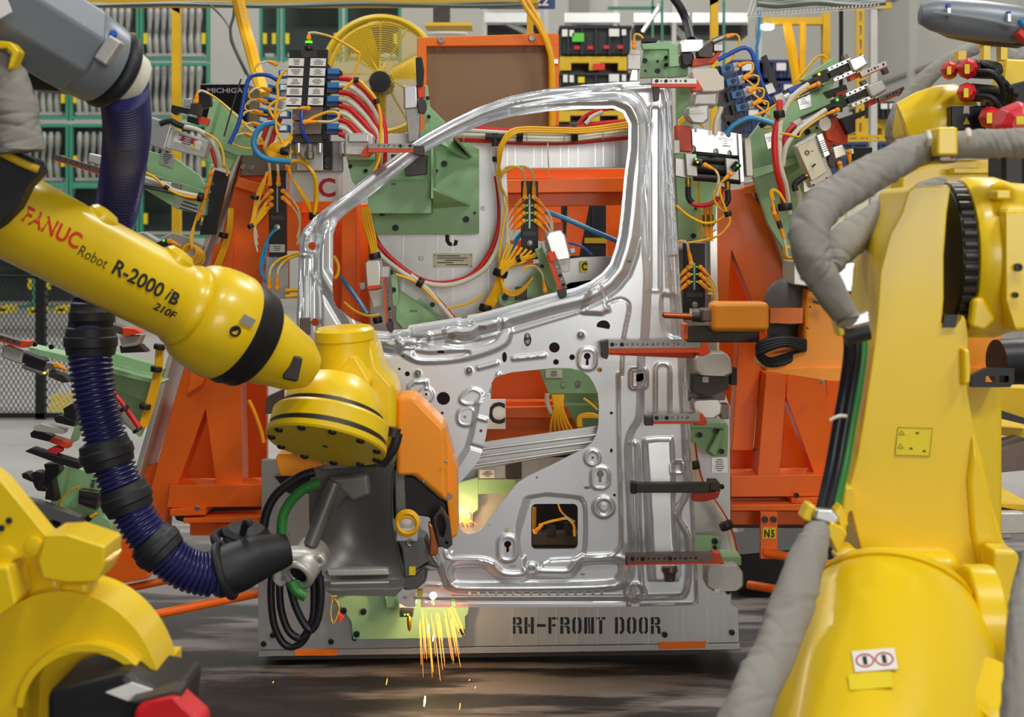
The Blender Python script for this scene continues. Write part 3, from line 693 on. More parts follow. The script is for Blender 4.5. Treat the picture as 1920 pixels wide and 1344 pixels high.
MB().prism([(835,440),(842,440),(843,452),(848,456),(848,462),(840,460),(835,452)], YP-.0015, .0015).prism([(852,449),(859,451),(857,459),(850,462),(850,456),(852,453)], YP-.0015, .0015).build('letter', 'ink', mk)
# lower ledge plate
lg = T('foot_ledge', 'lower aluminium ledge plate with orange pads under the fixture plate', 'ledge', P(935, 1236, YP))
MB().prism([(484,1219),(1388,1206),(1388,1218),(484,1231)], YP+.005, .3).build('ledge', 'alu_plate', lg, bevel=.002)
MB().prism([(505,1231),(1330,1219),(1330,1226),(505,1237)], YP+.02, .3).build('under_rail', 'steel_dark', lg)
MB().rect(553,1217,632,1229,YP-.004,.02).build('pad', 'box_orange', lg); MB().prism([(1236,1204),(1324,1202),(1322,1215),(1236,1217)],YP-.004,.02).build('pad', 'box_orange', lg)
# orange weldment behind: posts, beams, braces
fr = T('steel_weldment', 'orange welded steel frame carrying the fixture behind the door', 'frame', P(935, 1100, 5.2))
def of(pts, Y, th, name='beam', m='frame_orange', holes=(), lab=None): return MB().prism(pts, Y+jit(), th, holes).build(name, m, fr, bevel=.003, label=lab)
of([(940,316),(1185,316),(1185,336),(940,336)], 5.25, .04); of([(945,338),(1180,332),(1180,360),(945,362)], 5.18, .1); of([(945,362),(1180,360),(1180,384),(945,388)], 5.22, .1)
of([(950,386),(1052,384),(1052,430),(950,430)], 5.6, .05); of([(1140,384),(1182,384),(1182,500),(1140,500)], 5.5, .12, 'post'); of([(1010,420),(1056,416),(1056,450),(1010,452)], 5.3, .12)
of([(1065,384),(1105,384),(1086,480),(1060,480)], 5.9, .05, 'post'); of([(948,450),(1000,450),(1000,500),(948,500)], 5.5, .06)
of([(900,690),(1130,690),(1130,752),(900,752)], 5.3, .06); of([(900,752),(1130,752),(1130,765),(900,765)], 5.2, .1); of([(900,765),(1130,760),(1130,784),(900,784)], 5.16, .1); of([(900,784),(1130,782),(1130,830),(900,840)], 5.2, .1)
# left tower
of([(452,300),(505,290),(505,350),(560,352),(560,470),(505,470),(450,700),(455,910),(405,910),(385,768),(335,905),(320,952),(300,1000),(258,1000),(292,880),(330,740),(400,500)], 5.02, .12, 'tower_plate')
of([(505,290),(560,300),(640,330),(640,400),(520,400)], 5.1, .05); of([(560,400),(700,380),(700,640),(690,860),(560,860)], 5.25, .05, 'back_plate')
of([(640,385),(668,378),(668,620),(640,600)], 5.05, .15, 'post'); of([(690,372),(700,372),(700,620),(690,620)], 5.0, .1, 'post'); of([(430,680),(500,680),(500,912),(440,912)], 5.3, .04, 'back_plate')
of([(335,770),(440,770),(440,905),(335,905)], 5.35, .03, 'back_plate')
of([(318,910),(490,908),(490,950),(312,952)], 4.98, .14); of([(318,955),(385,950),(385,966),(318,968)], 4.96, .2, 'shelf'); of([(343,972),(490,968),(490,980),(343,981)], 4.95, .12); of([(356,980),(405,980),(405,1004),(356,1004)], 4.98, .1); of([(405,981),(490,979),(490,1000),(405,1002)], 5.0, .1)
of([(258,880),(320,860),(316,1000),(258,1080),(220,1080),(206,1060)], 5.06, .05, 'gusset'); of([(200,1060),(270,1040),(278,1085),(190,1100)], 4.95, .16); of([(222,1010),(256,1020),(238,1060),(206,1064)], 4.98, .1)
of([(400,460),(440,440),(430,600),(380,720),(350,740)], 5.0, .03, 'gusset')
of([(447,333),(520,352),(520,375),(440,350)], 4.93, .12, 'bracket'); of([(455,272),(545,268),(530,330),(450,330)], 4.995, .03, 'bracket', 'steel_brown')
for x, y in ((456,313),(472,315),(370,952)): bolt(fr, x, y, 4.94, 5, 'steel')
# right tower
of([(1340,360),(1400,352),(1440,400),(1478,520),(1480,640),(1440,640),(1372,470),(1360,640),(1345,640)], 5.02, .1, 'tower_plate'); of([(1396,350),(1420,344),(1432,360),(1398,365)], 5.0, .1)
of([(1372,460),(1378,470),(1412,570),(1360,570),(1362,490)], 5.25, .04, 'back_plate'); of([(1350,560),(1480,560),(1500,640),(1500,760),(1350,760)], 5.3, .04, 'back_plate')
of([(1385,640),(1430,640),(1412,845),(1372,845)], 5.08, .1, 'post'); of([(1436,700),(1476,700),(1462,892),(1420,892)], 4.98, .12, 'post')
of([(1476,700),(1540,700),(1580,860),(1540,900),(1526,888),(1474,745)], 5.02, .1, 'brace'); of([(1474,745),(1526,888),(1462,890)], 5.3, .03, 'back_plate')
of([(1368,840),(1424,840),(1424,890),(1368,890)], 5.2, .04); of([(1370,892),(1620,888),(1620,930),(1370,932)], 4.98, .14); of([(1484,935),(1620,930),(1620,944),(1484,944)], 4.96, .2, 'shelf'); of([(1370,946),(1620,944),(1620,958),(1370,958)], 4.95, .12)
of([(1370,958),(1620,958),(1620,984),(1370,984)], 5.02, .1); of([(1540,560),(1640,560),(1640,900),(1560,900)], 5.2, .04, 'back_plate')
bolt(fr, 1493, 928, 4.95, 5, 'black'); bolt(fr, 1415, 843, 4.97, 3, 'black'); bolt(fr, 1540, 716, 4.95, 4, 'steel')
of([(690,600),(1200,560),(1200,1060),(690,1060)], 5.5, .02, 'shadow_panel', 'steel_dark'); of([(300,902),(520,902),(520,1000),(420,1000),(330,975)], 5.42, .02, 'shadow_panel', 'steel_dark'); of([(1360,880),(1640,880),(1640,990),(1360,990)], 5.42, .02, 'shadow_panel', 'steel_dark')  # dark sheets added for the shadow behind the door and lower beams
t_ = T('machine_cabinet', 'black machine cabinet with a yellow stripe beyond the orange beams in the window opening', 'cabinet', P(1115, 690, 7.0))
MB().rect(1040,378,1200,690,7.0,.4).build('cabinet_body', 'bin_black', t_, bevel=.01); MB().rect(1096,446,1180,456,6.99,.02).build('stripe', 'pallet_yellow', t_)
for x in (1052,1110,1160): MB().rect(x,388,x+3,440,6.99,.012).build('rib', 'steel_dark', t_)
# edge-on side plates
sp = T('side_plate', 'grey side plate edge running down the left of the orange frame', 'plate', P(330, 1090, 5))
MB().prism([(449,272),(458,272),(376,500),(318,690),(262,890),(232,1000),(196,1100),(184,1100),(222,990),(252,885),(308,690),(366,500)], 4.98, .25).build('plate', 'alu_cast', sp, bevel=.003)
sp = T('side_plate', 'grey side plate edge running down the right of the orange frame', 'plate', P(1460, 640, 5))
MB().prism([(1415,338),(1428,334),(1486,500),(1492,640),(1478,640),(1474,510)], 4.98, .25).build('plate', 'alu_cast', sp, bevel=.003)
# leg with N5
n5 = T('marker_leg', 'orange upright with black characters on two yellow stickers, right of the door foot', 'leg', P(1442, 1050, 4.9))
MB().rect(1426,960,1458,1048,4.9,.02).build('upright', 'frame_orange', n5, bevel=.002); bolt(n5, 1434, 973, 4.9, 6, 'steel_dark'); bolt(n5, 1450, 973, 4.9, 6, 'steel_dark')
for ch, x in (('N', 1430), ('5', 1443)):
    s_ = MB().rect(x,989,x+12,1010,4.897,.003).build('sticker', 'sticker_yellow', n5); text(ch, x+2.6, 1006.5, 4.8955, 13, 'ink', s_, bold=.45, sx=.75)
# floor pipes
for lab, a, b, r in (('upper orange tubular rail behind the dark blue hose', (176,1116,5.0), (330,1084,5.1), 7.5), ('lower orange tubular rail reaching from the near robot to the fixture foot', (240,1162,4.7), (486,1112,4.95), 8),
                     ('orange rail running right from the marked upright', (1436,1036,4.9), (1610,1068,4.7), 8.5), ('lower orange rail right of the door foot', (1404,1096,5.0), (1560,1122,4.8), 8.5)):
    tag(MB().tube([P(*a), P(*b)], r*U(4.9), 12, smooth=False).build('orange_rail', 'frame_orange'), lab, 'rail')
tag(MB().rect(1395,985,1900,1012,6.3,.3).build('steel_step', 'alu_cast', bevel=.01), 'light grey steel step behind the marked upright', 'step')
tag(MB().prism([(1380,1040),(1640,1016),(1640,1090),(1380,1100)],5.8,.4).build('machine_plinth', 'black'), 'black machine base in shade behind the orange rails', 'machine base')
# C plates and labels on the frame
def cplate(x0,y0,x1,y1,Y,letter,lx,ly,h,col,lab,m='paper',ang=0,bold=1.4,sx=1.):
    c = T('letter_plate', lab, 'sign plate', P((x0+x1)/2,y1,Y)); MB().rect(x0,y0,x1,y1,Y,.004).build('plate', m, c); text(letter,lx,ly,Y-.001,h,col,c,bold=bold,sx=sx,ang=ang); return c
c = cplate(541,321,642,378,4.78,'C',596,368,33,'ink_red','metal plate with a large red letter C on white left of the door','alu_bright')
MB().rect(586,326,634,377,4.7785,.0015).build('card','paper',c)
cplate(912,748,948,804,4.8,'C',915,793,38,'ink','white plate with a black letter C inside the door service opening',bold=1.2,sx=.85)
cplate(1088,489,1102,510,4.83,'C',1090.5,506,13,'ink','small yellow sticker with a black letter C in the window opening','sticker_yellow',bold=.6,sx=.8)
# ------------------------------------------------------------ brackets, clamps, valves, hoses and cables around the door
def bits(t, L):
    """L: (part name, material, px polygon, depth, thickness, bevel)"""
    for q in L:
        n, m, p, Y, th = q[:5]; b = q[5] if len(q) > 5 else .002
        if len(p) == 4 and not hasattr(p[0], '__len__'): p = [(p[0], p[1]), (p[2], p[1]), (p[2], p[3]), (p[0], p[3])]
        MB().prism(p, Y+jit(), th).build(n, m, t, bevel=b, seg=3 if b > .004 else 2)
def bar(t, x0, y0, x1, y1, w, Y, th, m='steel', holes=(), r=3.4, name='arm_bar', lower='arm_orange', lw=.45, bolts=(), bv=.0012):
    """a drilled clamp bar: steel face strip with real holes, painted underside strip; holes and bolts as fractions along it"""
    L = math.hypot(x1-x0, y1-y0); c, s = (x1-x0)/L, (y1-y0)/L; q = lambda a, b: (x0+a*c-b*s, y0+a*s+b*c)
    hs = [circ(*q(L*f, w*(.5-lw/2)), r*(1 if i % 2 == 0 else .6), 10) for i, f in enumerate(holes)]
    MB().prism([q(0, 0), q(L, 0), q(L, w*(1-lw)), q(0, w*(1-lw))], Y, th, hs).build(name, m, t)
    if lw > 0: MB().prism([q(0, w*(1-lw)), q(L, w*(1-lw)), q(L, w), q(0, w)], Y+.001, th).build('painted_edge', lower, t)
    for f in bolts: bolt(t, *q(L*f, w*(.5-lw/2)), Y-.0005, r*1.15)
def cast(t, p, Y, th, m='alu_cast', n='cylinder_body', b=.011):
    MB().prism(p, Y, th).build(n, m, t, bevel=b, seg=4)
def led(t, x, y, Y, m='led_green', r=1.8): MB().lathe([(0, r*U(Y)), (-.002, r*U(Y)*.8), (-.003, r*U(Y)*.3)], P(x, y, Y), (0, 1, 0), 8).build('led', m, t)
def plug(t, x0, y0, x1, y1, Y, r=4.2, m='plug_orange', head=True):
    a, b = P(x0, y0, Y), P(x1, y1, Y-.004); L = (b-a).length; k = U(Y); d = (b-a).normalized()
    MB().lathe([(0, r*.95*k), (L*.35, r*k), (L*.55, r*.92*k), (L*.7, r*.7*k), (L, r*.42*k)], a, d, 12).build('plug', m, t)
    if head: MB().lathe([(.004, r*1.15*k), (-r*1.1*k, r*1.15*k), (-r*1.5*k, r*.7*k)], a, (0, 1, 0), 12).build('plug_head', m, t)
_n = [0]
def wire(lab, pts, r=2.6, m='cable_yellow', Y=4.7, name='cable', grp='yellow sensor cables', cat='cable', pl=None, tail=None, ties=()):
    """pts in px; pl: plug at the start (x0,y0,x1,y1); tail: pale jacketed start; ties: indices that carry a black tie"""
    P3 = px(pts, Y); x = T(name, lab, cat, P3[0], grp)
    MB().tube(P3, r*U(Y), 8, sub=6).build('jacket', m, x)
    if pl: plug(x, *pl, P3[0].y, r=max(4.0, r*1.5))
    if tail: MB().tube(px(tail, Y-.002), r*.92*U(Y), 8).build('pale_end', 'wire_white', x)
    for i in ties:
        a = P3[i]; d = (P3[min(i+1, len(P3)-1)]-P3[max(i-1, 0)]).normalized(); MB().lathe([(-.007, r*1.9*U(Y)), (.007, r*1.9*U(Y))], a, d, 12).build('tie', 'black', x)
    return x
def tie(lab, x, y, Y, dx, dy, r, h=6):
    k = U(Y); c = P(x, y, Y); d = Vector((dx, 0, -dy)).normalized()
    tag(MB().lathe([(-h*k, r*k*.9), (-h*k*.7, r*k), (h*k*.7, r*k), (h*k, r*k*.9)], c, d, 16).build('hook_strap', 'black'), lab, 'cable strap', 'black hook and loop straps')
def print_lines(t, x0, y0, x1, y1, n, Y, m='ink', ang=0, seed=1, h=.35):
    rnd = random.Random(seed); b = MB(); st = (y1-y0)/n; a = math.radians(ang)
    for i in range(n):
        w = (x1-x0)*rnd.uniform(.35, .9); c = (x0+x1)/2; yy = y0+st*(i+.5)
        b.prism(xf([(-w/2, yy-(y0+y1)/2-st*h/2), (w/2, yy-(y0+y1)/2-st*h/2), (w/2, yy-(y0+y1)/2+st*h/2), (-w/2, yy-(y0+y1)/2+st*h/2)], c, (y0+y1)/2, ang), Y, .0004)
    b.build('small_print', m, t, kind='stuff')
# ---- orange box with the brown board
t = T('orange_box', 'orange framed box with a brown board and two corner bolts above the door', 'box', P(915, 240, 5.5))
bits(t, [('frame_rail', 'box_orange', [(782, 70), (1048, 62), (1048, 85), (800, 87)], 5.5, .06, .004), ('frame_rail', 'box_orange', (782, 70, 800, 262), 5.5, .06, .004), ('frame_rail', 'box_orange', (1028, 64, 1048, 236), 5.5, .06, .004),
         ('board', 'brown_board', (800, 86, 1029, 262), 5.53, .01)])
for x, y in ((827, 76), (997, 72)): bolt(t, x, y, 5.5, 6, 'steel')
for x in (815, 984):
    for k in (0, 18): MB().torus(P(x+k+6, 93, 5.525), (0, 1, 0), .012, .0015, 16, 6, 180, 360).build('stamped_hook', 'brown_board', t)
MB().rect(1031, 111, 1046, 119, 5.49, .01).build('cable_saddle', 'alu_bright', t)
wire('thick yellow cable rising over the orange box right edge to the sign', [(1034, 236, 5.45), (1034, 130, 5.44), (1028, 90, 5.44), (1010, 50, 5.44), (990, 20, 5.44), (975, -6, 5.44)], 4.6, Y=5.45, grp=None)
wire('second yellow cable beside the thick one over the orange box', [(1038, 236, 5.47), (1037, 130, 5.46), (1030, 85, 5.46), (1014, 45, 5.46), (1000, 18, 5.46), (985, -6, 5.46)], 3.6, Y=5.45, grp=None)
tag(MB().rect(988, 20, 1000, 66, 5.6, .05).build('orange_post', 'pallet_yellow'), 'short yellow-orange post on top of the orange box', 'post')
# ---- mint brackets
t = T('mint_bracket', 'large pale green welded bracket bolted to the plate inside the window opening', 'bracket', P(800, 438, 4.8))
bits(t, [('base_plate', 'mint', [(698, 330), (812, 226), (898, 279), (898, 438), (702, 438)], 4.80, .03, .001), ('web', 'mint', (808, 236, 812, 372), 4.60, .2, .0008), ('nose', 'mint', (690, 336, 808, 400), 4.66, .14, .002)])
def wedge(t, a, b, c, th, m='mint', n='gusset'):
    a, b, c = P(*a), P(*b), P(*c); nrm = (b-a).cross(c-a).normalized()*th
    MB().add([a, b, c, a+nrm, b+nrm, c+nrm], [(0, 1, 2), (5, 4, 3), (0, 3, 4, 1), (1, 4, 5, 2), (2, 5, 3, 0)]).build(n, m, t)
wedge(t, (812, 356, 4.6), (882, 386, 4.8), (812, 392, 4.8), .008); wedge(t, (812, 262, 4.6), (853, 258, 4.8), (882, 297, 4.8), .008); wedge(t, (852, 259, 4.62), (884, 297, 4.8), (852, 262, 4.8), .006)
for x, y, r in ((833, 307, 6), (819, 320, 3), (717, 399, 6), (742, 427, 6), (874, 411, 6), (890, 399, 2.6)): bolt(t, x, y, 4.798, r)
text('010', 734, 347, 4.659, 3.6, 'ink', t, bold=.1)
t = T('mint_bracket', 'pale green angle bracket under the cast clamp left of the window post', 'bracket', P(670, 345, 4.74))
bits(t, [('plate', 'mint', [(650, 296), (700, 296), (706, 320), (672, 352), (660, 340)], 4.72, .05), ('tab', 'mint', (650, 292, 703, 300), 4.7, .07)])
for x, y in ((657, 312), (686, 320)): bolt(t, x, y, 4.72, 4)
t = T('mint_bracket', 'pale green triangular bracket at the lower left of the window opening', 'bracket', P(780, 610, 4.78))
bits(t, [('upright', 'mint', [(728, 512), (744, 516), (748, 560), (742, 575), (730, 570)], 4.72, .1), ('plate', 'mint', [(742, 540), (826, 598), (826, 612), (756, 616), (742, 600)], 4.76, .05), ('foot', 'mint', [(740, 590), (790, 560), (828, 596), (828, 608)], 4.8, .02)])
for x, y in ((811, 571), (733, 510), (738, 543)): bolt(t, x, y, 4.72, 5)
text('1479 W', 768, 584, 4.759, 3, 'ink', t)
t = T('mint_bracket', 'green bracket leaning under the tilted centre clamp of the window opening', 'bracket', P(1000, 560, 4.7))
bits(t, [('plate', 'mint', [(988, 528), (1002, 510), (1030, 498), (1044, 520), (1046, 550), (1012, 560), (986, 556)], 4.72, .06), ('arm', 'mint', [(1003, 468), (1018, 462), (1044, 528), (1040, 545), (1028, 540)], 4.64, .08), ('lug', 'mint', [(932, 556), (950, 546), (968, 552), (970, 566), (948, 576), (936, 570)], 4.68, .05, .006), ('steel_pad', 'steel_dark', (966, 538, 988, 562), 4.67, .04)])
bolt(t, 947, 557, 4.68, 6); bolt(t, 1016, 499, 4.64, 4)
t = T('mint_bracket', 'dark green plate bracket seen through the door service opening', 'bracket', P(1065, 800, 5.0))
bits(t, [('plate', 'mint', [(1010, 690), (1125, 690), (1125, 738), (1028, 738)], 4.95, .02), ('shelf', 'mint', [(1028, 738), (1125, 732), (1125, 760), (1060, 760)], 4.98, .02), ('side', 'mint', [(1052, 745), (1125, 742), (1125, 805), (1085, 805)], 5.05, .02)])
MB().rect(1023, 693, 1054, 708, 4.945, .002).build('label_plate', 'paper', t); print_lines(t, 1026, 695, 1051, 706, 4, 4.944, seed=4)
for x, y in ((1057, 721), (1084, 719)): MB().lathe([(0, .009), (-.003, .008)], P(x, y, 4.948), (0, 1, 0), 12).build('welded_stud', 'steel', t)
t = T('mint_bracket', 'green box bracket with a small printed card behind the lower door opening', 'bracket', P(920, 930, 4.72))
bits(t, [('tube', 'mint', (897, 898, 968, 926), 4.78, .08), ('plate', 'mint', [(858, 905), (897, 895), (897, 955), (858, 985)], 4.8, .02), ('block', 'alu_plate', (896, 868, 960, 897), 4.76, .06), ('dark_block', 'steel_dark', (948, 862, 978, 898), 4.74, .05)])
MB().rect(900, 881, 927, 896, 4.757, .002).build('card', 'paper', t); print_lines(t, 903, 883, 925, 894, 3, 4.756, seed=8)
t = T('mint_bracket', 'wide low green bracket lit by the weld sparks at the door foot', 'bracket', P(760, 1198, 4.8))
bits(t, [('plate', 'mint', [(630, 1126), (650, 1118), (690, 1112), (880, 1130), (878, 1150), (872, 1156), (873, 1190), (865, 1196), (662, 1199), (658, 1165)], 4.8, .03), ('upright', 'mint', [(720, 1112), (738, 1112), (744, 1140), (726, 1140)], 4.74, .06), ('block', 'alu_cast', [(748, 1118), (766, 1110), (780, 1140), (748, 1142)], 4.7, .06), ('dark_block', 'black', (749, 1145, 774, 1157), 4.66, .05)])
for x, y in ((669, 1188), (866, 1183), (645, 1144), (682, 1146)): bolt(t, x, y, 4.8, 6)
led(t, 765, 1152, 4.655, 'led_amber'); led(t, 759, 1152, 4.655)
t = T('mint_bracket', 'green plates right of the door lock edge, upper', 'bracket', P(1310, 450, 4.8))
bits(t, [('plate', 'mint', [(1266, 285), (1345, 285), (1342, 420), (1310, 452), (1272, 452)], 4.82, .03), ('fold', 'mint', [(1268, 150), (1300, 150), (1300, 240), (1270, 240)], 4.8, .04)])
bolt(t, 1300, 442, 4.82, 5); bolt(t, 1306, 390, 4.82, 4)
t = T('mint_bracket', 'green bracket right of the door lock edge below the third clamp', 'bracket', P(1330, 855, 4.8))
bits(t, [('plate', 'mint', [(1292, 800), (1366, 798), (1364, 856), (1334, 856), (1300, 830)], 4.78, .04), ('tab', 'mint', (1290, 793, 1364, 802), 4.72, .1), ('rib', 'mint', [(1330, 846), (1350, 806), (1358, 806), (1342, 856)], 4.74, .03)])
for x, y in ((1312, 815), (1344, 808), (1353, 846)): bolt(t, x, y, 4.76, 5)
t = T('mint_bracket', 'small green bracket at the lower right behind the bottom clamp', 'bracket', P(1330, 1040, 4.8))
bits(t, [('plate', 'mint', [(1302, 1005), (1346, 1005), (1352, 1012), (1350, 1042), (1306, 1042)], 4.8, .03), ('block', 'mint', (1356, 1044, 1390, 1060), 4.5, .1)]); bolt(t, 1340, 1014, 4.8, 6); bolt(t, 1340, 1026, 4.8, 4)
s_ = tag(MB().rect(1334, 858, 1364, 886, YP-.004, .003).build('spec_card', 'alu_bright'), 'pale printed plate on the fixture right of the door lower edge', 'label'); print_lines(s_, 1337, 860, 1361, 884, 6, YP-.005, seed=3)
tag(MB().prism([(1331, 440), (1345, 430), (1346, 590), (1333, 600)], 4.78, .05).build('edge_strip', 'alu_bright', bevel=.001), 'bright aluminium strip right of the upright connector block', 'strip')
# ---- clamps on the door
def clamp_thing(lab, x, y, Y=4.5): return T('clamp', lab, 'clamp', P(x, y, Y), 'pneumatic clamps holding the door')
t = clamp_thing('clamp with an orange drilled arm gripping the door window post at its upper left', 700, 300)
bar(t, 690, 269, 775, 269, 16, 4.42, .035, holes=[.25, .36, .47, .58, .69, .8, .91], r=2.8, bolts=[.72, .93], lw=.42)
bits(t, [('arm_shoulder', 'arm_orange', [(675, 294), (678, 286), (690, 269), (700, 276), (698, 285), (690, 294)], 4.44, .05), ('tip', 'steel_dark', [(775, 273), (794, 273), (795, 292), (775, 290)], 4.43, .05), ('tip_block', 'steel_dark', [(733, 289), (800, 290), (798, 326), (760, 330), (756, 300), (733, 296)], 4.55, .08)])
cast(t, [(646, 254), (650, 250), (693, 249), (700, 256), (700, 284), (675, 292), (646, 290)], 4.5, .09); cast(t, [(634, 266), (648, 262), (650, 292), (636, 294)], 4.52, .06); bits(t, [('cap_plate', 'alu_bright', (652, 251, 692, 267), 4.49, .02, .004)])
t = clamp_thing('upright clamp with a silver cylinder and black switch beside the orange box', 772, 270, 4.7)
cast(t, [(756, 160), (783, 158), (784, 203), (757, 206)], 4.7, .07, 'alu_bright', b=.006); bits(t, [('switch', 'black', [(779, 108), (790, 106), (794, 130), (792, 162), (781, 162)], 4.68, .05), ('arm_bar', 'steel', [(760, 205), (787, 202), (786, 262), (766, 268)], 4.7, .05), ('orange_pad', 'arm_orange', [(783, 162), (796, 160), (796, 182), (784, 184)], 4.69, .04), ('disc', 'steel_dark', circ(791, 198, 8, 14, 15), 4.66, .05), ('back_plate', 'mint', [(794, 160), (802, 160), (806, 200), (836, 230), (806, 262), (796, 262)], 4.8, .02)])
for x, y in ((802, 184), (804, 219)): bolt(t, x, y, 4.79, 4)
t = clamp_thing('white cast clamp with an orange and steel arm on the upper right door corner', 1320, 240)
bar(t, 1223, 147, 1306, 147, 16, 4.40, .04, holes=[.1, .2, .31, .42, .53, .64, .75], r=2.9, bolts=[.1, .31], lw=.38)
bits(t, [('arm_shoulder', 'arm_orange', [(1296, 147), (1306, 147), (1319, 168), (1300, 172), (1294, 163)], 4.41, .05), ('tip', 'steel_dark', [(1224, 163), (1237, 163), (1236, 188), (1226, 190)], 4.42, .03)])
cast(t, [(1297, 134), (1304, 129), (1344, 128), (1350, 140), (1358, 145), (1358, 168), (1345, 172), (1318, 172), (1300, 150)], 4.46, .1, 'hose_white'); cast(t, [(1300, 172), (1350, 168), (1346, 200), (1296, 200)], 4.5, .08); cast(t, [(1288, 200), (1330, 196), (1330, 224), (1322, 231), (1296, 229), (1286, 215)], 4.48, .08, 'alu_cast')
bits(t, [('label', 'paper', [(1292, 206), (1320, 204), (1321, 212), (1293, 214)], 4.478, .002)])
t = clamp_thing('silver clamp with a dark wedge and orange foot above the door top right corner', 1310, 125, 4.8)
cast(t, [(1273, 82), (1280, 74), (1320, 74), (1322, 86), (1318, 96), (1275, 98)], 4.72, .08, 'alu_bright', b=.006); bits(t, [('wedge', 'steel_dark', [(1308, 96), (1334, 76), (1338, 82), (1336, 108), (1310, 106)], 4.68, .07), ('base', 'black', [(1276, 100), (1300, 98), (1304, 120), (1284, 126), (1277, 116)], 4.72, .07, .006), ('orange_foot', 'arm_orange', [(1300, 110), (1336, 108), (1352, 86), (1356, 92), (1340, 118), (1298, 124)], 4.7, .06), ('steel_end', 'steel', (1338, 82, 1356, 96), 4.69, .05)])
MB().cyl(P(1336, 78, 4.68), P(1362, 68, 4.68), .009, 12).build('nozzle', 'steel', t)
t = T('mint_bracket', 'green bolted bracket with a grey sensor on top of the door upper right corner', 'bracket', P(1240, 150, 4.75))
bits(t, [('face', 'mint', [(1204, 116), (1208, 86), (1252, 84), (1254, 120), (1252, 144), (1200, 146)], 4.74, .03), ('top', 'mint', [(1202, 82), (1256, 78), (1270, 84), (1272, 124), (1255, 126), (1254, 92), (1206, 92)], 4.66, .04), ('side', 'mint', [(1252, 126), (1290, 120), (1290, 142), (1252, 146)], 4.78, .03), ('cap', 'black', (1205, 71, 1232, 79), 4.66, .07)])
for x, y, r in ((1209, 114, 5), (1233, 133, 5), (1233, 115, 2.6), (1210, 133, 2.6), (1249, 108, 4), (1249, 122, 4)): bolt(t, x, y, 4.74, r)
bits(t, [('sensor', 'alu_cast', (1177, 102, 1201, 130), 4.66, .05), ('sensor_cap', 'hose_white', (1181, 95, 1201, 103), 4.66, .04), ('sensor_leg', 'alu_bright', [(1184, 130), (1196, 130), (1196, 152), (1180, 152)], 4.68, .03)])
t = clamp_thing('upright clamp with a clear faced cylinder at the lower left of the window opening', 712, 620, 4.62)
cast(t, [(684, 494), (688, 489), (711, 488), (714, 500), (714, 540), (688, 545)], 4.56, .08, 'alu_bright', b=.004); bits(t, [('lower_body', 'alu_cast', [(690, 545), (716, 541), (716, 574), (700, 577)], 4.58, .06), ('orange_tab', 'arm_orange', [(686, 536), (712, 534), (713, 541), (690, 544)], 4.555, .02), ('stub', 'steel', [(673, 531), (684, 530), (686, 542), (675, 544)], 4.58, .05), ('head_block', 'alu_cast', (714, 500, 729, 520), 4.56, .06)])
bar(t, 732, 520, 738, 606, 15, 4.52, .03, 'steel_brown', holes=[.3, .42, .52, .62, .74, .82, .9], r=2.8, lw=.25, bolts=[.68, .92]); bits(t, [('tip', 'steel_dark', [(724, 606), (736, 604), (737, 622), (732, 625), (724, 614)], 4.48, .04)])
t = clamp_thing('tilted clamp with a clear faced cylinder and orange arm amid the window opening', 1040, 548, 4.6)
cast(t, [(1021, 444), (1026, 436), (1052, 431), (1060, 440), (1070, 478), (1070, 484), (1044, 488), (1032, 478)], 4.54, .09, 'alu_bright', b=.006); bits(t, [('lower_body', 'alu_cast', [(1044, 486), (1069, 483), (1068, 508), (1058, 512), (1050, 500)], 4.56, .06), ('stub', 'steel', [(1067, 466), (1078, 463), (1080, 474), (1070, 476)], 4.56, .04), ('head_block', 'alu_cast', [(1014, 456), (1024, 452), (1030, 472), (1020, 476)], 4.58, .05)])
bar(t, 1040, 473, 1064, 540, 17, 4.50, .03, 'steel_brown', holes=[.38, .5, .62, .74, .88], r=3, lw=.45, bolts=[.62, .88]); bits(t, [('orange_shoulder', 'arm_orange', [(1025, 474), (1040, 471), (1046, 486), (1032, 492)], 4.495, .04), ('tip', 'steel_dark', [(1046, 546), (1062, 540), (1063, 552), (1054, 560), (1047, 555)], 4.46, .04)])
t = clamp_thing('long orange drilled clamp arm across the lock side at mid height of the door', 1330, 705)
bar(t, 1141, 638, 1314, 637, 24, 4.38, .04, 'steel', holes=[.03, .08, .145, .2, .255, .31, .365, .42, .475, .53, .585, .64, .70, .755, .81], r=3.4, lw=.36, bolts=[.04, .145])
bits(t, [('arm_shoulder', 'arm_orange', [(1314, 637), (1326, 640), (1333, 661), (1318, 668), (1300, 666), (1314, 654)], 4.39, .06), ('tip', 'steel_dark', [(1126, 641), (1142, 638), (1142, 664), (1138, 674), (1128, 670)], 4.38, .05)])
bits(t, [('painted_underside', 'arm_orange', [(1143, 661), (1314, 661), (1300, 672), (1143, 665)], 4.4, .05)])
cast(t, [(1301, 672), (1310, 663), (1362, 661), (1370, 672), (1374, 700), (1364, 706), (1312, 704), (1302, 696)], 4.5, .1); bits(t, [('lower_block', 'steel_dark', [(1300, 704), (1368, 704), (1366, 730), (1330, 745), (1298, 735)], 4.56, .08), ('card', 'paper', (1317, 706, 1329, 717), 4.55, .005), ('side_block', 'black', (1370, 690, 1382, 722), 4.56, .05), ('base_block', 'steel_brown', [(1290, 735), (1360, 730), (1360, 750), (1290, 752)], 4.62, .06)])
t = clamp_thing('short drilled clamp arm with an orange end below the mid height clamp', 1330, 798)
bar(t, 1225, 776, 1312, 775, 19, 4.4, .035, 'steel', holes=[.07, .18, .29, .40, .51, .62, .73], r=3.4, lw=.25, bolts=[.07, .29])
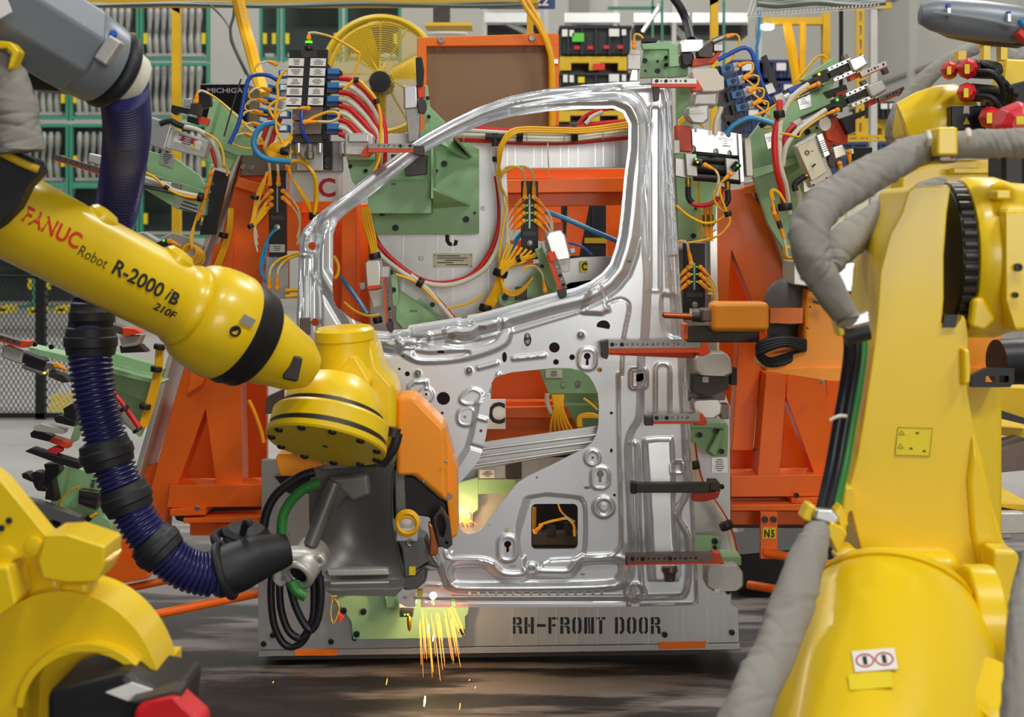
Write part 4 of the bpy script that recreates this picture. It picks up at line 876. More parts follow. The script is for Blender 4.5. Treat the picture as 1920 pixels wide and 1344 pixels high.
bits(t, [('arm_shoulder', 'arm_orange', [(1311, 774), (1318, 776), (1327, 792), (1320, 798), (1300, 796), (1310, 790)], 4.41, .05), ('tip', 'steel_dark', (1209, 781, 1225, 798), 4.4, .04)]); cast(t, [(1298, 757), (1303, 751), (1349, 750), (1354, 760), (1353, 776), (1340, 785), (1318, 784), (1300, 774)], 4.5, .08, 'alu_bright', b=.006); bits(t, [('side_block', 'steel_brown', (1352, 758, 1367, 786), 4.54, .05)])
t = clamp_thing('plain dark clamp bar with an orange foot over the lower bright door panel', 1330, 940)
bits(t, [('arm_bar', 'steel_dark', (1184, 907, 1331, 924), 4.36, .04), ('end_block', 'steel_dark', (1331, 905, 1350, 920), 4.38, .08), ('tip', 'black', (1183, 905, 1194, 926), 4.35, .04), ('arm_shoulder', 'arm_orange', [(1299, 925), (1331, 924), (1352, 918), (1346, 934), (1320, 941), (1299, 940)], 4.4, .06)]); bolt(t, 1353, 912, 4.4, 5)
t = clamp_thing('bottom drilled clamp arm with an orange end and a brown locating pin', 1360, 1110)
bar(t, 1176, 1040, 1336, 1038, 19, 4.38, .035, 'steel_brown', holes=[.06, .12, .18, .25, .31, .37, .43, .5, .56, .62, .68, .74, .8], r=3.3, lw=.22, bolts=[.06, .18, .5])
bits(t, [('arm_shoulder', 'arm_orange', [(1336, 1036), (1350, 1038), (1358, 1058), (1334, 1057)], 4.39, .05), ('tip', 'steel_dark', (1174, 1040, 1179, 1060), 4.38, .04)]); cast(t, [(1324, 1068), (1330, 1062), (1382, 1060), (1394, 1074), (1394, 1100), (1384, 1108), (1340, 1110), (1324, 1100)], 4.44, .1); bits(t, [('card', 'paper', (1339, 1104, 1350, 1113), 4.43, .005)])
MB().lathe([(0, .02), (.012, .022), (.02, .016), (.04, .014)], P(1256, 1062, 4.44), (0, 0, -1), 20).build('locating_pin', 'steel_brown', t)
# ---- valve manifold with white labels
t = T('valve_manifold', 'black valve manifold carrying two columns of white labels at the upper left', 'valve manifold', P(575, 268, 4.6))
Ym = 4.58
bits(t, [('label_board', 'black', [(543, 92), (614, 92), (607, 199), (536, 199)], Ym, .03, .002), ('tag_plate', 'steel_dark', [(563, 94), (594, 94), (595, 108), (564, 108)], Ym-.004, .003, .002)])
for r_ in range(5):
    y0 = 109+r_*18.3; dx = -1.25*r_
    for c, x0 in (('left', 541.5), ('right', 582.5)):
        q = [(x0+dx, y0), (x0+dx+29, y0+.4), (x0+dx+28, y0+15), (x0+dx-1, y0+14.4)]; l_ = MB().prism(q, Ym-.003, .002).build('white_label', 'paper', t); print_lines(l_, x0+dx+4, y0+2, x0+dx+25, y0+12.5, 4, Ym-.0036, seed=r_*7+int(x0))
bits(t, [('valve_block', 'steel_brown', [(548, 199), (606, 199), (604, 226), (548, 226)], Ym+.01, .08), ('valve_block', 'steel_brown', [(549, 228), (604, 228), (602, 252), (549, 252)], Ym+.01, .08), ('valve_block', 'steel_dark', (546, 252, 604, 268), Ym+.02, .08), ('spine', 'black', (604, 120, 616, 262), Ym+.03, .06)])
for k in range(5):
    y = 128+k*25.8
    MB().rect(613.5-k*.3, y, 636-k*.3, y+11, Ym, .05).build('valve_coil', 'valve_blue', t, bevel=.002); MB().rect(613-k*.3, y+11, 636-k*.3, y+20, Ym+.006, .05).build('coil_skirt', 'bin_blue', t); MB().rect(634, y+4, 640, y+21, Ym+.005, .04).build('fitting', 'black', t, bevel=.002)
for k, (x, y) in enumerate(((522, 131), (522, 157), (521, 207), (520, 233))): MB().rect(x, y, x+21, y+14, Ym+.01, .05).build('valve_coil', 'valve_blue', t, bevel=.002); MB().rect(x+4, y+2, x+17, y+11, Ym+.008, .003).build('coil_label', 'paper', t)
for x, y in ((552, 217), (552, 242)): bolt(t, x, y, Ym+.01, 3, 'steel')
for x in (560, 600): MB().lathe([(0, .006), (.004, .009), (.03, .009), (.034, .006)], P(x, 266, Ym+.03), (0, 0, -1), 12).build('silencer', 'alu_bright', t)
MB().lathe([(0, .011), (.02, .011), (.022, .014), (.04, .014), (.045, .009)], P(580, 270, Ym), (0, 0, -1), 8).build('hex_fitting', 'steel', t)
MB().tube(px([(567, 200, Ym-.01), (566, 230, Ym-.025), (570, 252, Ym-.02), (579, 268, Ym)]), .0055, 10).build('blue_tube', 'cord_blue', t)
t2 = T('mount_plate', 'machined steel mounting plate below the white-labelled manifold', 'plate', P(590, 322, 4.7))
bits(t2, [('plate', 'steel', (546, 264, 642, 322), 4.72, .03), ('bright_plate', 'alu_bright', (556, 268, 606, 320), 4.69, .03), ('black_strip', 'black', (608, 264, 622, 318), 4.68, .03)])
for x, y in ((614, 300), (614, 311)): MB().torus(P(x, y, 4.678), (0, 1, 0), .0055, .0014, 14, 6).build('fitting_ring', 'steel', t2)
# solenoid row in the shade at the left of the manifold
t = T('solenoid_row', 'slanted row of blue solenoids left of the white-labelled manifold', 'valve manifold', P(500, 240, 4.75))
for k, (x, y) in enumerate(((514, 168), (505, 190), (497, 212), (489, 235))):
    MB().prism(xf([(-13, -8), (13, -8), (13, 8), (-13, 8)], x, y, 14), 4.72, .05).build('solenoid', 'valve_blue', t, bevel=.002); MB().lathe([(0, .006), (-.012, .006)], P(x+1, y, 4.72), (0, 1, 0), 12).build('nut', 'black', t); MB().prism(xf([(12, -8), (22, -7), (22, 8), (12, 8)], x, y, 14), 4.73, .05).build('coil_base', 'alu_cast', t, bevel=.002)
for k, (x, y) in enumerate(((507, 117), (495, 166), (488, 188), (480, 209), (478, 232), (464, 252))):
    wire('looped yellow lead ending at a solenoid, '+['topmost', 'second', 'third', 'fourth', 'fifth', 'lowest'][k]+' of the stack left of the manifold', [(x-4, y-2), (x-22, y+2), (x-28, y+16), (x-10, y+24), (x+14, y+28)], 1.6, Y=4.68, pl=(x+10, y+3, x-6, y-3), tail=[(x-4, y-2), (x-18, y+1), (x-24, y+8)])
# hoses leaving the manifold
for k in range(9):
    y0 = 147+k*13; x1 = 722-k*4.2; rd = k % 2 == 0
    pts = [(637, y0, 4.58), (660-k*1.2, y0+4+k*.3, 4.57), (690-k*3, y0+28-k*.5, 4.56), (712-k*5, y0+62-k*5, 4.56), (x1, max(y0+100-k*11, y0+24), 4.56), (x1-1, 290 if k < 4 else 262, 4.57), (x1-3, 320 if k < 4 else 268, 4.62)]
    o = MB().tube(px(pts), 5.2*U(4.56), 12).build('air_hose', 'hose_red' if rd else 'hose_white')
    tag(o, ('red' if rd else 'white')+' air hose from the right of the manifold, '+['outermost', 'second', 'third', 'fourth', 'fifth', 'sixth', 'seventh', 'eighth', 'innermost'][k]+' of the arching set', 'hose', 'air hoses arching from the manifold')
wire('yellow cable riding over the outermost red hose', [(645, 168), (668, 150), (690, 168), (706, 190), (714, 225), (712, 290), (700, 325)], 3, Y=4.53, grp=None, ties=(1, 3))
wire('yellow lead looping from the lit plug over the manifold down to the hoses', [(578, 62), (590, 62), (618, 68), (650, 84), (668, 96), (674, 102), (668, 128), (664, 148)], 2.2, Y=4.56, pl=(579, 72, 579, 62), tail=[(578, 62), (590, 61), (604, 64)])
s_ = T('lit_plug', 'green lit sensor plug standing on top of the manifold', 'plug', P(579, 92, 4.58)); MB().lathe([(0, .012), (.01, .012), (.012, .009), (.03, .009), (.036, .007)], P(579, 92, 4.58), (0, 0, 1), 16).build('socket', 'steel_dark', s_); MB().lathe([(0, .0096), (.006, .0096)], P(579, 81, 4.58), (0, 0, 1), 16).build('light_ring', 'led_green', s_)
wire('yellow loop with a pale end in front of the manifold lower block', [(572, 229), (590, 219), (615, 210), (632, 212), (634, 222), (620, 228), (598, 228), (580, 228)], 2.8, Y=4.5, pl=(572, 229, 598, 228), tail=[(634, 222), (620, 228), (598, 228)])
wire('yellow cable bending from the manifold block to the lower left', [(566, 204), (548, 203), (528, 208), (518, 222), (518, 242), (524, 258)], 2.5, Y=4.5, pl=(578, 203, 558, 203), tail=[(556, 203), (540, 204), (528, 208)])
wire('yellow cable falling from the left edge of the label board', [(538, 130), (528, 140), (520, 158), (521, 180), (516, 210), (518, 240), (530, 270)], 2.6, Y=4.52)
wire('yellow cable looping out left of the label board lowest label', [(536, 184), (520, 188), (506, 198), (505, 206), (514, 222), (526, 238)], 2.4, Y=4.52)
for k in range(5): wire('yellow cable in the coil below the manifold, strand '+['outer', 'second', 'third', 'fourth', 'inner'][k], [(546, 250+k, 4.6), (538+k*2, 262, 4.58), (515+k*3, 268+k*3, 4.56), (502+k*4, 282+k, 4.56), (512+k*3, 300-k*2, 4.56), (534, 300-k*3, 4.57), (540+k*2, 285, 4.58)], 2.3, Y=4.57, grp='coiled yellow cables below the manifold')
tie('black strap around the yellow coil below the manifold', 534, 283, 4.55, 1, .1, 8, 8)
tag(MB().tube(px([(516, 230), (496, 234), (480, 250), (476, 272), (486, 290), (508, 300), (545, 303)], 4.5), 5.6*U(4.5), 14).build('air_hose', 'hose_blue'), 'thick light blue hose curling left below the manifold', 'hose')
tag(MB().tube(px([(522, 152), (505, 142), (484, 140), (468, 146), (460, 170), (448, 230), (430, 270)], 4.62), 4*U(4.6), 12).build('air_hose', 'cord_blue'), 'dark blue hose leaving the manifold left and dropping to the green bracket', 'hose')
tag(MB().tube(px([(452, 148), (436, 200), (420, 256)], 4.6), 1.6*U(4.6), 8).build('steel_rod', 'steel_dark'), 'thin dark rod leaning in front of the blue hose at the left', 'rod')
for k, (m_, x) in enumerate((('hose_red', 494), ('hose_white', 503), ('hose_red', 512))): tag(MB().tube(px([(x+20, 208), (x+6, 240), (x-8, 280)], 4.7), 4.5*U(4.6), 10).build('air_hose', m_), ('left red', 'white', 'right red')[k]+' hose in the short trio behind the blue loop', 'hose')
# ---- hose and cable runs behind the window opening
Yh = 4.72
for lab, pts, r, m_ in [('upper red hose in the run crossing the window opening', [(850, 234), (900, 240), (960, 245), (1050, 243), (1120, 232), (1200, 225)], 4.5, 'hose_red'), ('upper white hose in the run crossing the window opening', [(850, 243), (900, 246), (970, 250), (1060, 251), (1120, 244), (1200, 238)], 4.2, 'hose_white'),
        ('middle white hose in the run crossing the window opening', [(850, 252), (910, 254), (980, 257), (1060, 259), (1120, 252), (1200, 244)], 4.2, 'hose_white'), ('lower white hose in the run crossing the window opening', [(940, 262), (990, 263), (1060, 263), (1120, 257), (1200, 249)], 3.6, 'hose_white'),
        ('lower red hose in the run crossing the window opening', [(850, 262), (910, 264), (990, 268), (1070, 267), (1130, 262), (1200, 256)], 4.4, 'hose_red'),
        ('white hose dropping from the black tee and sweeping round the plate lower edge', [(928, 275), (929, 300), (936, 340), (943, 400), (936, 455), (912, 500), (875, 525), (830, 535), (780, 525), (740, 500), (705, 470), (690, 440)], 4.8, 'hose_white'),
        ('red hose following inside the white one round the plate', [(930, 330), (936, 380), (934, 430), (915, 480), (880, 518), (830, 531), (785, 522), (740, 490), (712, 460), (698, 430)], 4.6, 'hose_red'),
        ('white hose running down right past the triangular bracket', [(770, 515), (800, 540), (825, 570), (850, 600)], 4.4, 'hose_white'), ('red hose running down right past the triangular bracket', [(800, 540), (830, 572), (858, 604)], 4, 'hose_red'),
        ('thin red hose rising behind the door upper corner', [(1085, 232), (1100, 215), (1125, 206), (1140, 204)], 4, 'hose_red'), ('thin white hose rising behind the door upper corner', [(1098, 232), (1112, 218), (1130, 210)], 4, 'hose_white'),
        ('light blue hose slanting across the orange beams in the window opening', [(1022, 396, 4.9), (1060, 410, 4.9), (1110, 432, 4.9), (1160, 454, 4.9), (1200, 480, 4.9)], 5, 'hose_blue'), ('light blue hose rising behind the left clamp cylinder', [(640, 520, 5), (670, 560, 4.9), (690, 590, 4.8)], 4.6, 'hose_blue'),
        ('dark blue hose bent behind the upright connector block', [(955, 480, 4.95), (968, 450, 4.95), (985, 430, 4.95)], 4.6, 'hose_blue'), ('thin blue cord right of the centre clamp', [(1066, 455, 4.8), (1090, 462, 4.8), (1110, 478, 4.8)], 2.4, 'cord_blue')]:
    P3 = [P(*q) if len(q) == 3 else P(q[0], q[1], Yh+(.02 if 'hose_red' == m_ else 0)) for q in pts]; tag(MB().tube(P3, r*U(Yh), 12).build('air_hose', m_), lab, 'hose', 'air hoses behind the window opening')
t = T('hose_tee', 'black tee fitting where the white hose drops from the hose run', 'fitting', P(928, 275, 4.66)); MB().cyl(P(910, 256, 4.68), P(946, 258, 4.68), .011, 14).build('cross', 'rubber', t); MB().cyl(P(928, 250, 4.68), P(928, 274, 4.68), .010, 14).build('stem', 'rubber', t)
for k in range(3): wire('yellow cable in the run crossing the window, '+('top', 'middle', 'lower')[k], [(940-k*4, 330, 4.68), (934+k*2, 300, 4.67), (938+k*3, 272, 4.66), (956+k*3, 246+k*3, 4.66), (985, 239+k*4, 4.67), (1040, 240+k*4, 4.67), (1100, 240+k*4, 4.67), (1200, 226+k*5, 4.7)], 2.4, Y=4.67)
tie('black strap round the hose run left of the centre of the window opening', 975, 252, 4.7, 1, .05, 15, 6); tie('black strap round the hose run right of the centre of the window opening', 1077, 250, 4.7, 1, -.05, 16, 6); tie('black strap round the white hose below the tee fitting', 930, 298, 4.7, .1, 1, 7, 5)
for x, y in ((988, 252), (1058, 252), (1130, 250), (870, 256)): tag(MB().torus(P(x, y, 4.72), (1, 0, 0), .020, .0012, 16, 5).build('cable_tie', 'clear_plastic'), 'clear nylon tie around the hose run across the window', 'cable tie', 'clear cable ties on the window hose run')
tag(MB().tube(px([(1027, 268), (1028, 300), (1031, 340)], 4.68), .0018, 6).build('cable_tie', 'hose_white'), 'long loose white cable tie tail hanging over the orange beam', 'cable tie')
# ---- connector blocks
def ioblock(x0, y0, x1, y1, Y, lab, rows, by, where, big=(), leds=True, lab2='', display=False):
    t = T('connector_block', lab, 'connector block', P((x0+x1)/2, y1, Y)); cx = (x0+x1)/2
    MB().rect(x0, y0, x1, y1, Y, .03).build('housing', 'black', t, bevel=.002); MB().rect(cx-1.5, by[0]-8, cx+1.5, by[-1]+14, Y-.002, .003).build('clear_strip', 'steel', t)
    if leds:
        for y in by:
            for sx in (-4.5, 4.5): led(t, cx+sx, y-1, Y-.001, r=1.0)
    MB().rect(x0+4, by[-1]+20, x1-4, by[-1]+28, Y-.003, .004).build('window', 'steel_dark', t); MB().lathe([(0, .010), (-.012, .010), (-.013, .006)], P(cx, min(y1-8, by[-1]+42), Y), (0, 1, 0), 6).build('power_port', 'steel', t)
    if display: MB().rect(cx-9, y1-22, cx+9, y1-8, Y-.003, .004).build('display', 'paper', t)
    for i, y in enumerate(by):
        for side, sx in (('left', -1), ('right', 1)):
            if (i, side) in rows: continue
            o = ['top', 'second', 'third', 'fourth', 'fifth'][i]
            a = (cx+sx*11, y); b = (cx+sx*29, y+18)
            wire('orange angled plug, %s on the %s side of the %s' % (o, side, where), [(b[0], b[1]), (b[0]+sx*10, y+34), (b[0]+sx*14, y+58), (b[0]+sx*8, y+88)], 1.8, 'wire_white', Y-.015, name='sensor_plug_cable', grp='orange plugs of the '+where, cat='plug', pl=(a[0], a[1], b[0], b[1]))
    return t
ioblock(977, 339, 1009, 486, 4.74, 'black connector block with green lights and eight orange plugs in the window opening', (), [372, 386, 400, 414], 'window connector block')
for sx, w in ((984, 'left'), (1001, 'right')): wire('tall '+w+' orange plug with a pale lead on top of the window connector block', [(sx, 338), (sx-3, 322), (sx-16, 313), (sx-34, 314), (942, 326), (938, 345), (950, 375), (946, 410), (938, 460), (936, 505)], 2.2, Y=4.7, pl=(sx, 370, sx, 338), tail=[(sx, 338), (sx-3, 322), (sx-14, 313)])
for k in range(7): wire('yellow cable in the bundle below the window connector block, '+['leftmost', 'second left', 'third left', 'middle', 'third right', 'second right', 'rightmost'][k],
    [(952+k*9, 455+k*3, 4.69), (944+k*6, 480+k*2, 4.685), (936+k*2, 505, 4.68), (930+k*2, 530, 4.68), (918+k*3, 556, 4.69), (905+k*2.5, 580, 4.7), (900+k*2, 600, 4.75)], 2.5, Y=4.69, grp='yellow cable bundle in the window opening')
tie('black strap where the yellow cables gather in the window opening', 938, 512, 4.68, -.3, 1, 14, 7); tie('black strap at the lower end of the yellow bundle by the door edge', 910, 578, 4.68, -.3, 1, 12, 7); tie('black strap on the yellow branch left of the centre clamp', 972, 485, 4.66, 1, -.2, 7, 4)
for k in range(3): wire('yellow branch cable running right to the centre clamp, '+('upper', 'middle', 'lower')[k], [(940, 510+k*3), (956, 494+k*3), (975, 484+k*2), (1000, 478+k*2), (1014, 468+k*3)], 2.2, Y=4.66)
for k in range(3): wire('yellow cable sagging under the green bracket of the window opening, '+('upper', 'middle', 'lowest')[k], [(938, 520), (946, 540+k*3), (962, 546+k*4), (980, 540+k*3), (1000, 520)], 2.2, Y=4.67)
wire('yellow cable sagging left from the lower bundle to the white hose', [(905, 552), (880, 568), (850, 576), (838, 578)], 2, Y=4.68)
wire('yellow lead with an orange plug hanging by the centre clamp foot', [(980, 510), (990, 500), (1005, 500), (1016, 512), (1020, 528)], 2.2, Y=4.6, pl=(1022, 545, 1019, 524), tail=[(1008, 502), (1016, 512), (1019, 524)])
for k in range(4): wire('yellow cable descending behind the window post, '+('leftmost', 'second', 'third', 'rightmost')[k]+' of four', [(678+k*4, 388), (683+k*5, 420), (692+k*4, 450), (698+k*2.5, 478)], 2.2, Y=4.66, grp='yellow cables behind the window post')
tie('black strap at the foot of the cables behind the window post', 703, 480, 4.65, .3, 1, 11, 6); wire('yellow cable looping past the left clamp foot', [(645, 566, 4.7), (665, 582, 4.7), (690, 592, 4.7), (712, 590, 4.7)], 2.4, Y=4.7)
tie('black strap on the cable at the left clamp foot', 708, 600, 4.6, .2, 1, 9, 6); wire('yellow cable hanging inside the door left edge', [(626, 480, 4.7), (634, 495, 4.7), (634, 512, 4.7), (628, 522, 4.7)], 3, Y=4.7)
wire('yellow cable from the hose run past the triangular bracket', [(742, 514), (770, 524), (785, 532), (800, 546), (822, 568)], 2.4, Y=4.66); tie('black strap on the hoses above the triangular bracket', 788, 530, 4.66, 1, .5, 9, 6)
# left upright connector block
ioblock(504, 318, 536, 482, 4.72, 'black upright connector block on the orange frame left of the door', ((0, 'left'), (0, 'right'), (3, 'right')), [345, 358, 371, 384], 'left upright connector block', leds=False)
s_ = T('label_plate', 'silver printed plate at the foot of the left upright connector block', 'label', P(519, 473, 4.715)); MB().rect(505, 458, 534, 473, 4.716, .003).build('plate', 'alu_bright', s_); print_lines(s_, 508, 460, 531, 471, 3, 4.715, seed=9)
tag(MB().rect(498, 482, 540, 560, 4.75, .04).build('mount_rail', 'alu_plate', bevel=.002), 'aluminium rail below the left upright connector block', 'rail')
for x, w in ((506, 'left'), (522, 'right')): wire('tall '+w+' orange plug with a twisted pale lead on the left connector block', [(x, 326), (x-2, 300), (x-8 if x < 510 else x+12, 282), (x-16 if x < 510 else x+40, 290 if x > 510 else 262), (x-22 if x < 510 else x+66, 330 if x > 510 else 270), (x-12 if x < 510 else x+68, 400 if x > 510 else 268)], 2.6, Y=4.66, pl=(x, 345, x, 322), tail=[(x, 326), (x-1, 312), (x-3, 298)])
for k in range(3): wire('yellow cable hanging in the loop left of the left connector block, '+('outer', 'middle', 'inner')[k], [(504-k*2, 322), (488+k*3, 350), (480+k*3, 372), (474+k*2, 405), (470+k*3, 424), (482, 418-k*4), (500, 396-k*8)], 2.3, Y=4.66)
tie('black strap on the looped cables left of the left connector block', 478, 370, 4.64, -.2, 1, 8, 4); tie('black strap at the bottom of the looped cables', 470, 424, 4.64, .5, 1, 6, 4)
for k in range(2): wire('yellow cable running down right from the left connector block to the door, '+('upper', 'lower')[k], [(540, 290+k*10, 4.64), (546, 330, 4.64), (570, 365+k*6, 4.64), (582, 390+k*6, 4.64), (586, 420, 4.66)], 2.6, Y=4.65)
wire('arched yellow cable left of the red letter plate', [(536, 312), (548, 302), (570, 306), (590, 330), (594, 365), (590, 402)], 3.4, Y=4.6, grp=None); tie('black strap where the arched cables pass behind the door', 588, 405, 4.62, 0, 1, 9, 7)
for k, (x, y) in enumerate(((505, 520), (520, 522))): wire('orange plug at the bottom of the left rail, '+('left', 'right')[k], [(x, 516), (x+4, 500), (x+20, 486), (x+40, 478), (562, 474)], 2.4, Y=4.66, pl=(x, 540, x, 514), tail=[(x, 516), (x+3, 504), (x+10, 494)])
for k in range(2): tag(MB().tube(px([(515+k*4, 430), (504, 445), (494+k*5, 470), (488+k*3, 505), (500, 530)], 4.68), 2.6*U(4.7), 10).build('cord', 'hose_blue'), ('left', 'right')[k]+' blue cord bowing out of the left connector block', 'cord')
for y in (545, 556): wire('thick yellow cable passing right behind the door left edge, '+('upper' if y < 550 else 'lower'), [(536, y), (550, y-1), (566, y)], 4, Y=4.66, grp=None)
# right upright connector block
ioblock(1282, 456, 1322, 600, 4.72, 'black connector block with orange plugs and green lights right of the door', ((3, 'left'), (3, 'right')), [501, 515, 529], 'right connector block', display=True)
wire('tall orange plug with a pale lead on top of the right connector block', [(1291, 470), (1288, 456), (1278, 452), (1268, 455)], 2.6, Y=4.66, pl=(1296, 494, 1290, 464), tail=[(1291, 470), (1288, 456), (1276, 452)])
for k in range(4): wire('yellow cable bowing from the right connector block, '+['outermost', 'second', 'third', 'inner'][k]+' strand', [(1326, 520+k*10, 4.68), (1336+k, 535+k*6, 4.68), (1340, 560, 4.68), (1334, 600, 4.7)], 1.9, Y=4.68, grp='cables bowing from the right connector block')
# ---- cylinder unit with the white plate right of the door top
t = T('pneumatic_slide', 'white topped black pneumatic slide unit with two lit sensors right of the door top', 'pneumatic unit', P(1345, 345, 4.6))
Yc = 4.56
wp = [(1297, 242), (1302, 241), (1302, 248), (1306, 248), (1306, 241), (1335, 245), (1336, 252), (1340, 256), (1344, 252), (1344, 246), (1361, 248), (1362, 255), (1366, 258), (1370, 255), (1370, 248), (1382, 250), (1384, 292), (1372, 291), (1371, 284), (1368, 281), (1364, 284), (1364, 290), (1347, 288), (1346, 280), (1342, 278), (1338, 280), (1337, 287), (1305, 284), (1304, 275), (1300, 272), (1299, 280)]
pt = MB().prism(wp, Yc, .03).build('top_plate', 'alu_bright', t, bevel=.001)
print_lines(pt, 1345, 258, 1376, 270, 4, Yc-.0008, ang=5, seed=2); text('WEBER', 1371, 272.5, Yc-.0008, 3.4, 'ink', pt, ang=185, bold=.15, shear=.3)
bits(t, [('orange_end', 'arm_orange', [(1268, 234), (1295, 236), (1298, 284), (1270, 282)], Yc, .07), ('end_plate', 'alu_cast', (1263, 262, 1275, 288), Yc-.01, .05), ('left_block', 'alu_cast', [(1285, 287), (1306, 289), (1308, 331), (1288, 329)], Yc-.03, .05), ('right_block', 'alu_cast', [(1360, 296), (1384, 299), (1386, 338), (1364, 335)], Yc-.03, .05), ('side_block', 'steel', [(1266, 296), (1286, 298), (1288, 334), (1266, 330)], Yc, .05), ('rail', 'alu_bright', [(1383, 250), (1391, 251), (1396, 342), (1388, 342)], Yc-.02, .08), ('end_cap', 'hose_white', [(1396, 259), (1408, 260), (1412, 330), (1400, 330)], Yc-.02, .09), ('body', 'black', [(1300, 284), (1386, 292), (1388, 330), (1300, 326)], Yc+.02, .05)])
for y, r in ((300, 9), (316, 11), (334, 8)): MB().cyl(P(1300, y-3, Yc+.01), P(1388, y+4, Yc+.01), r*U(Yc), 18).build('guide_rod', 'black', t)
for (x, y, x2, y2) in ((1300, 302, 1330, 310), (1385, 306, 1364, 330)):
    MB().cyl(P(x, y, Yc-.05), P((x+x2)/2, (y+y2)/2, Yc-.05), .011, 14).build('sensor_body', 'black', t)
led(t, 1305, 298, Yc-.066); led(t, 1308, 304, Yc-.066, 'led_amber'); led(t, 1383, 310, Yc-.066)
wire('yellow lead curving down from the left sensor of the white topped unit', [(1326, 312), (1344, 322), (1348, 345), (1338, 365), (1345, 385), (1362, 400)], 2.2, Y=4.48, pl=(1322, 309, 1340, 318), tail=[(1340, 318), (1347, 330), (1346, 345)])
wire('yellow lead curving down from the right sensor of the white topped unit', [(1364, 332), (1352, 345), (1350, 360), (1356, 380), (1364, 400)], 2.2, Y=4.47, pl=(1370, 326, 1352, 342), tail=[(1354, 340), (1348, 352), (1346, 368)])
wire('yellow cable sagging right of the door below the white topped unit', [(1268, 385), (1290, 404), (1320, 418), (1345, 414), (1365, 400)], 2.8, Y=4.5); wire('yellow cable curling from the knot down to the door edge', [(1366, 402), (1368, 418), (1350, 440), (1320, 450), (1290, 455)], 2, Y=4.52); wire('vertical yellow cable behind the unit right of the door', [(1309, 340, 4.7), (1310, 400, 4.7), (1315, 450, 4.7)], 2.4, Y=4.7)
tie('black knot strap on the yellow leads right of the door', 1365, 401, 4.47, .3, 1, 7, 5)
tag(MB().tube(px([(1291, 376), (1304, 384), (1325, 384), (1344, 374), (1356, 350)], 4.58), 4.4*U(4.5), 12).build('air_hose', 'hose_red'), 'short dark red hose looping under the white topped unit', 'hose')
for x, y, w in ((1290, 334, 'left'), (1364, 340, 'right')):
    f = T('hose_fitting', 'brass and black hose fitting under the '+w+' block of the white topped unit', 'fitting', P(x, y+48, 4.55)); MB().lathe([(0, .008), (.01, .009), (.024, .008)], P(x, y, 4.55), (0, 0, -1), 12).build('brass_nut', 'brass', f); MB().tube(px([(x, y+16, 4.55), (x+1, y+36, 4.55), (x+8 if w == 'left' else x-8, y+46, 4.55)]), .0085, 12).build('boot', 'rubber', f)
for k in range(2): f = T('connector_pair', 'brass and yellow inline connector hanging below the unit, '+('left', 'right')[k], 'connector', P(1322+k*10, 455, 4.68)); MB().cyl(P(1322+k*10, 380, 4.68), P(1322+k*10, 405, 4.68), .007, 10).build('plug', 'plug_orange', f); MB().cyl(P(1322+k*10, 403, 4.68), P(1323+k*10, 424, 4.68), .0095, 12).build('coupling', 'brass', f); MB().cyl(P(1323+k*10, 424, 4.68), P(1327+k*6, 452, 4.68), .0065, 10).build('tail', 'plug_orange', f)
# cables along the lower right of the door
for k, (m_, l_) in enumerate((('cable_yellow', 'left yellow'), ('hose_white', 'white'), ('cable_yellow', 'right yellow'), ('hose_red', 'thin red'))):
    tag(MB().tube(px([(1294+k*3, 830), (1300+k*3, 870), (1312+k*3, 910), (1340+k*3, 950), (1362+k*3, 990), (1374+k*3, 1040)], 4.76), (2.2, 5, 2.2, 2)[k]*U(4.7), 8).build('cable', m_), l_+' cable curving down right of the door lower edge', 'cable', 'cables right of the door lower edge')
tie('black strap on the cables right of the door lower edge', 1362, 985, 4.74, .4, 1, 13, 7); tie('black strap on the cables beside the plain dark clamp bar', 1303, 872, 4.74, .2, 1, 9, 7)
for lab, x0, y0, x1, y1 in (('yellow wires gathered in the upper right of the service opening', 1030, 740, 1060, 800),):
    for k in range(6): wire('yellow wire of the fan in the service opening, strand '+str(['one', 'two', 'three', 'four', 'five', 'six'][k])+' from the left', [(1036+k*4, 740, 4.9), (1040+k*3, 765, 4.88), (1034+k*6, 790, 4.88), (1032+k*9, 812, 4.9)], 2.2, Y=4.88, grp='yellow wire fan in the service opening')
for k in range(3): wire('looped yellow wire at the right of the service opening, '+('outer', 'middle', 'inner')[k], [(1084+k*3, 800), (1084+k*3, 782), (1096, 776+k*3), (1112, 776+k*3), (1124, 782)], 2.1, Y=4.9)
wire('yellow wire slanting at the upper right of the service opening', [(1094, 747), (1106, 755), (1120, 768)], 2.2, Y=4.9); tag(MB().tube(px([(1026, 738, 4.9), (1026, 755, 4.9), (1034, 775, 4.9)]), .007, 10).build('air_hose', 'hose_white'), 'white hose end beside the yellow wires in the service opening', 'hose')
wire('yellow wire arching inside the square opening of the door', [(1010, 985), (1030, 978), (1048, 974), (1064, 972), (1076, 984), (1078, 1005)], 2.6, Y=4.8, pl=(1004, 996, 1018, 984), tail=[(1056, 972), (1066, 972), (1074, 980)]); wire('yellow wire hanging from the top inside the square opening', [(1046, 942), (1052, 958), (1064, 970), (1078, 978)], 1.8, Y=4.82)
f = T('dark_valve', 'dark valve parts seen through the square opening of the door', 'valve', P(1040, 1010, 4.9)); bits(f, [('base', 'steel_dark', (990, 1000, 1090, 1022), 4.88, .06), ('body', 'black', (1026, 990, 1042, 1008), 4.84, .05), ('block', 'black', (1058, 984, 1072, 1006), 4.84, .05), ('post', 'brass', (998, 950, 1006, 996), 4.84, .02)])
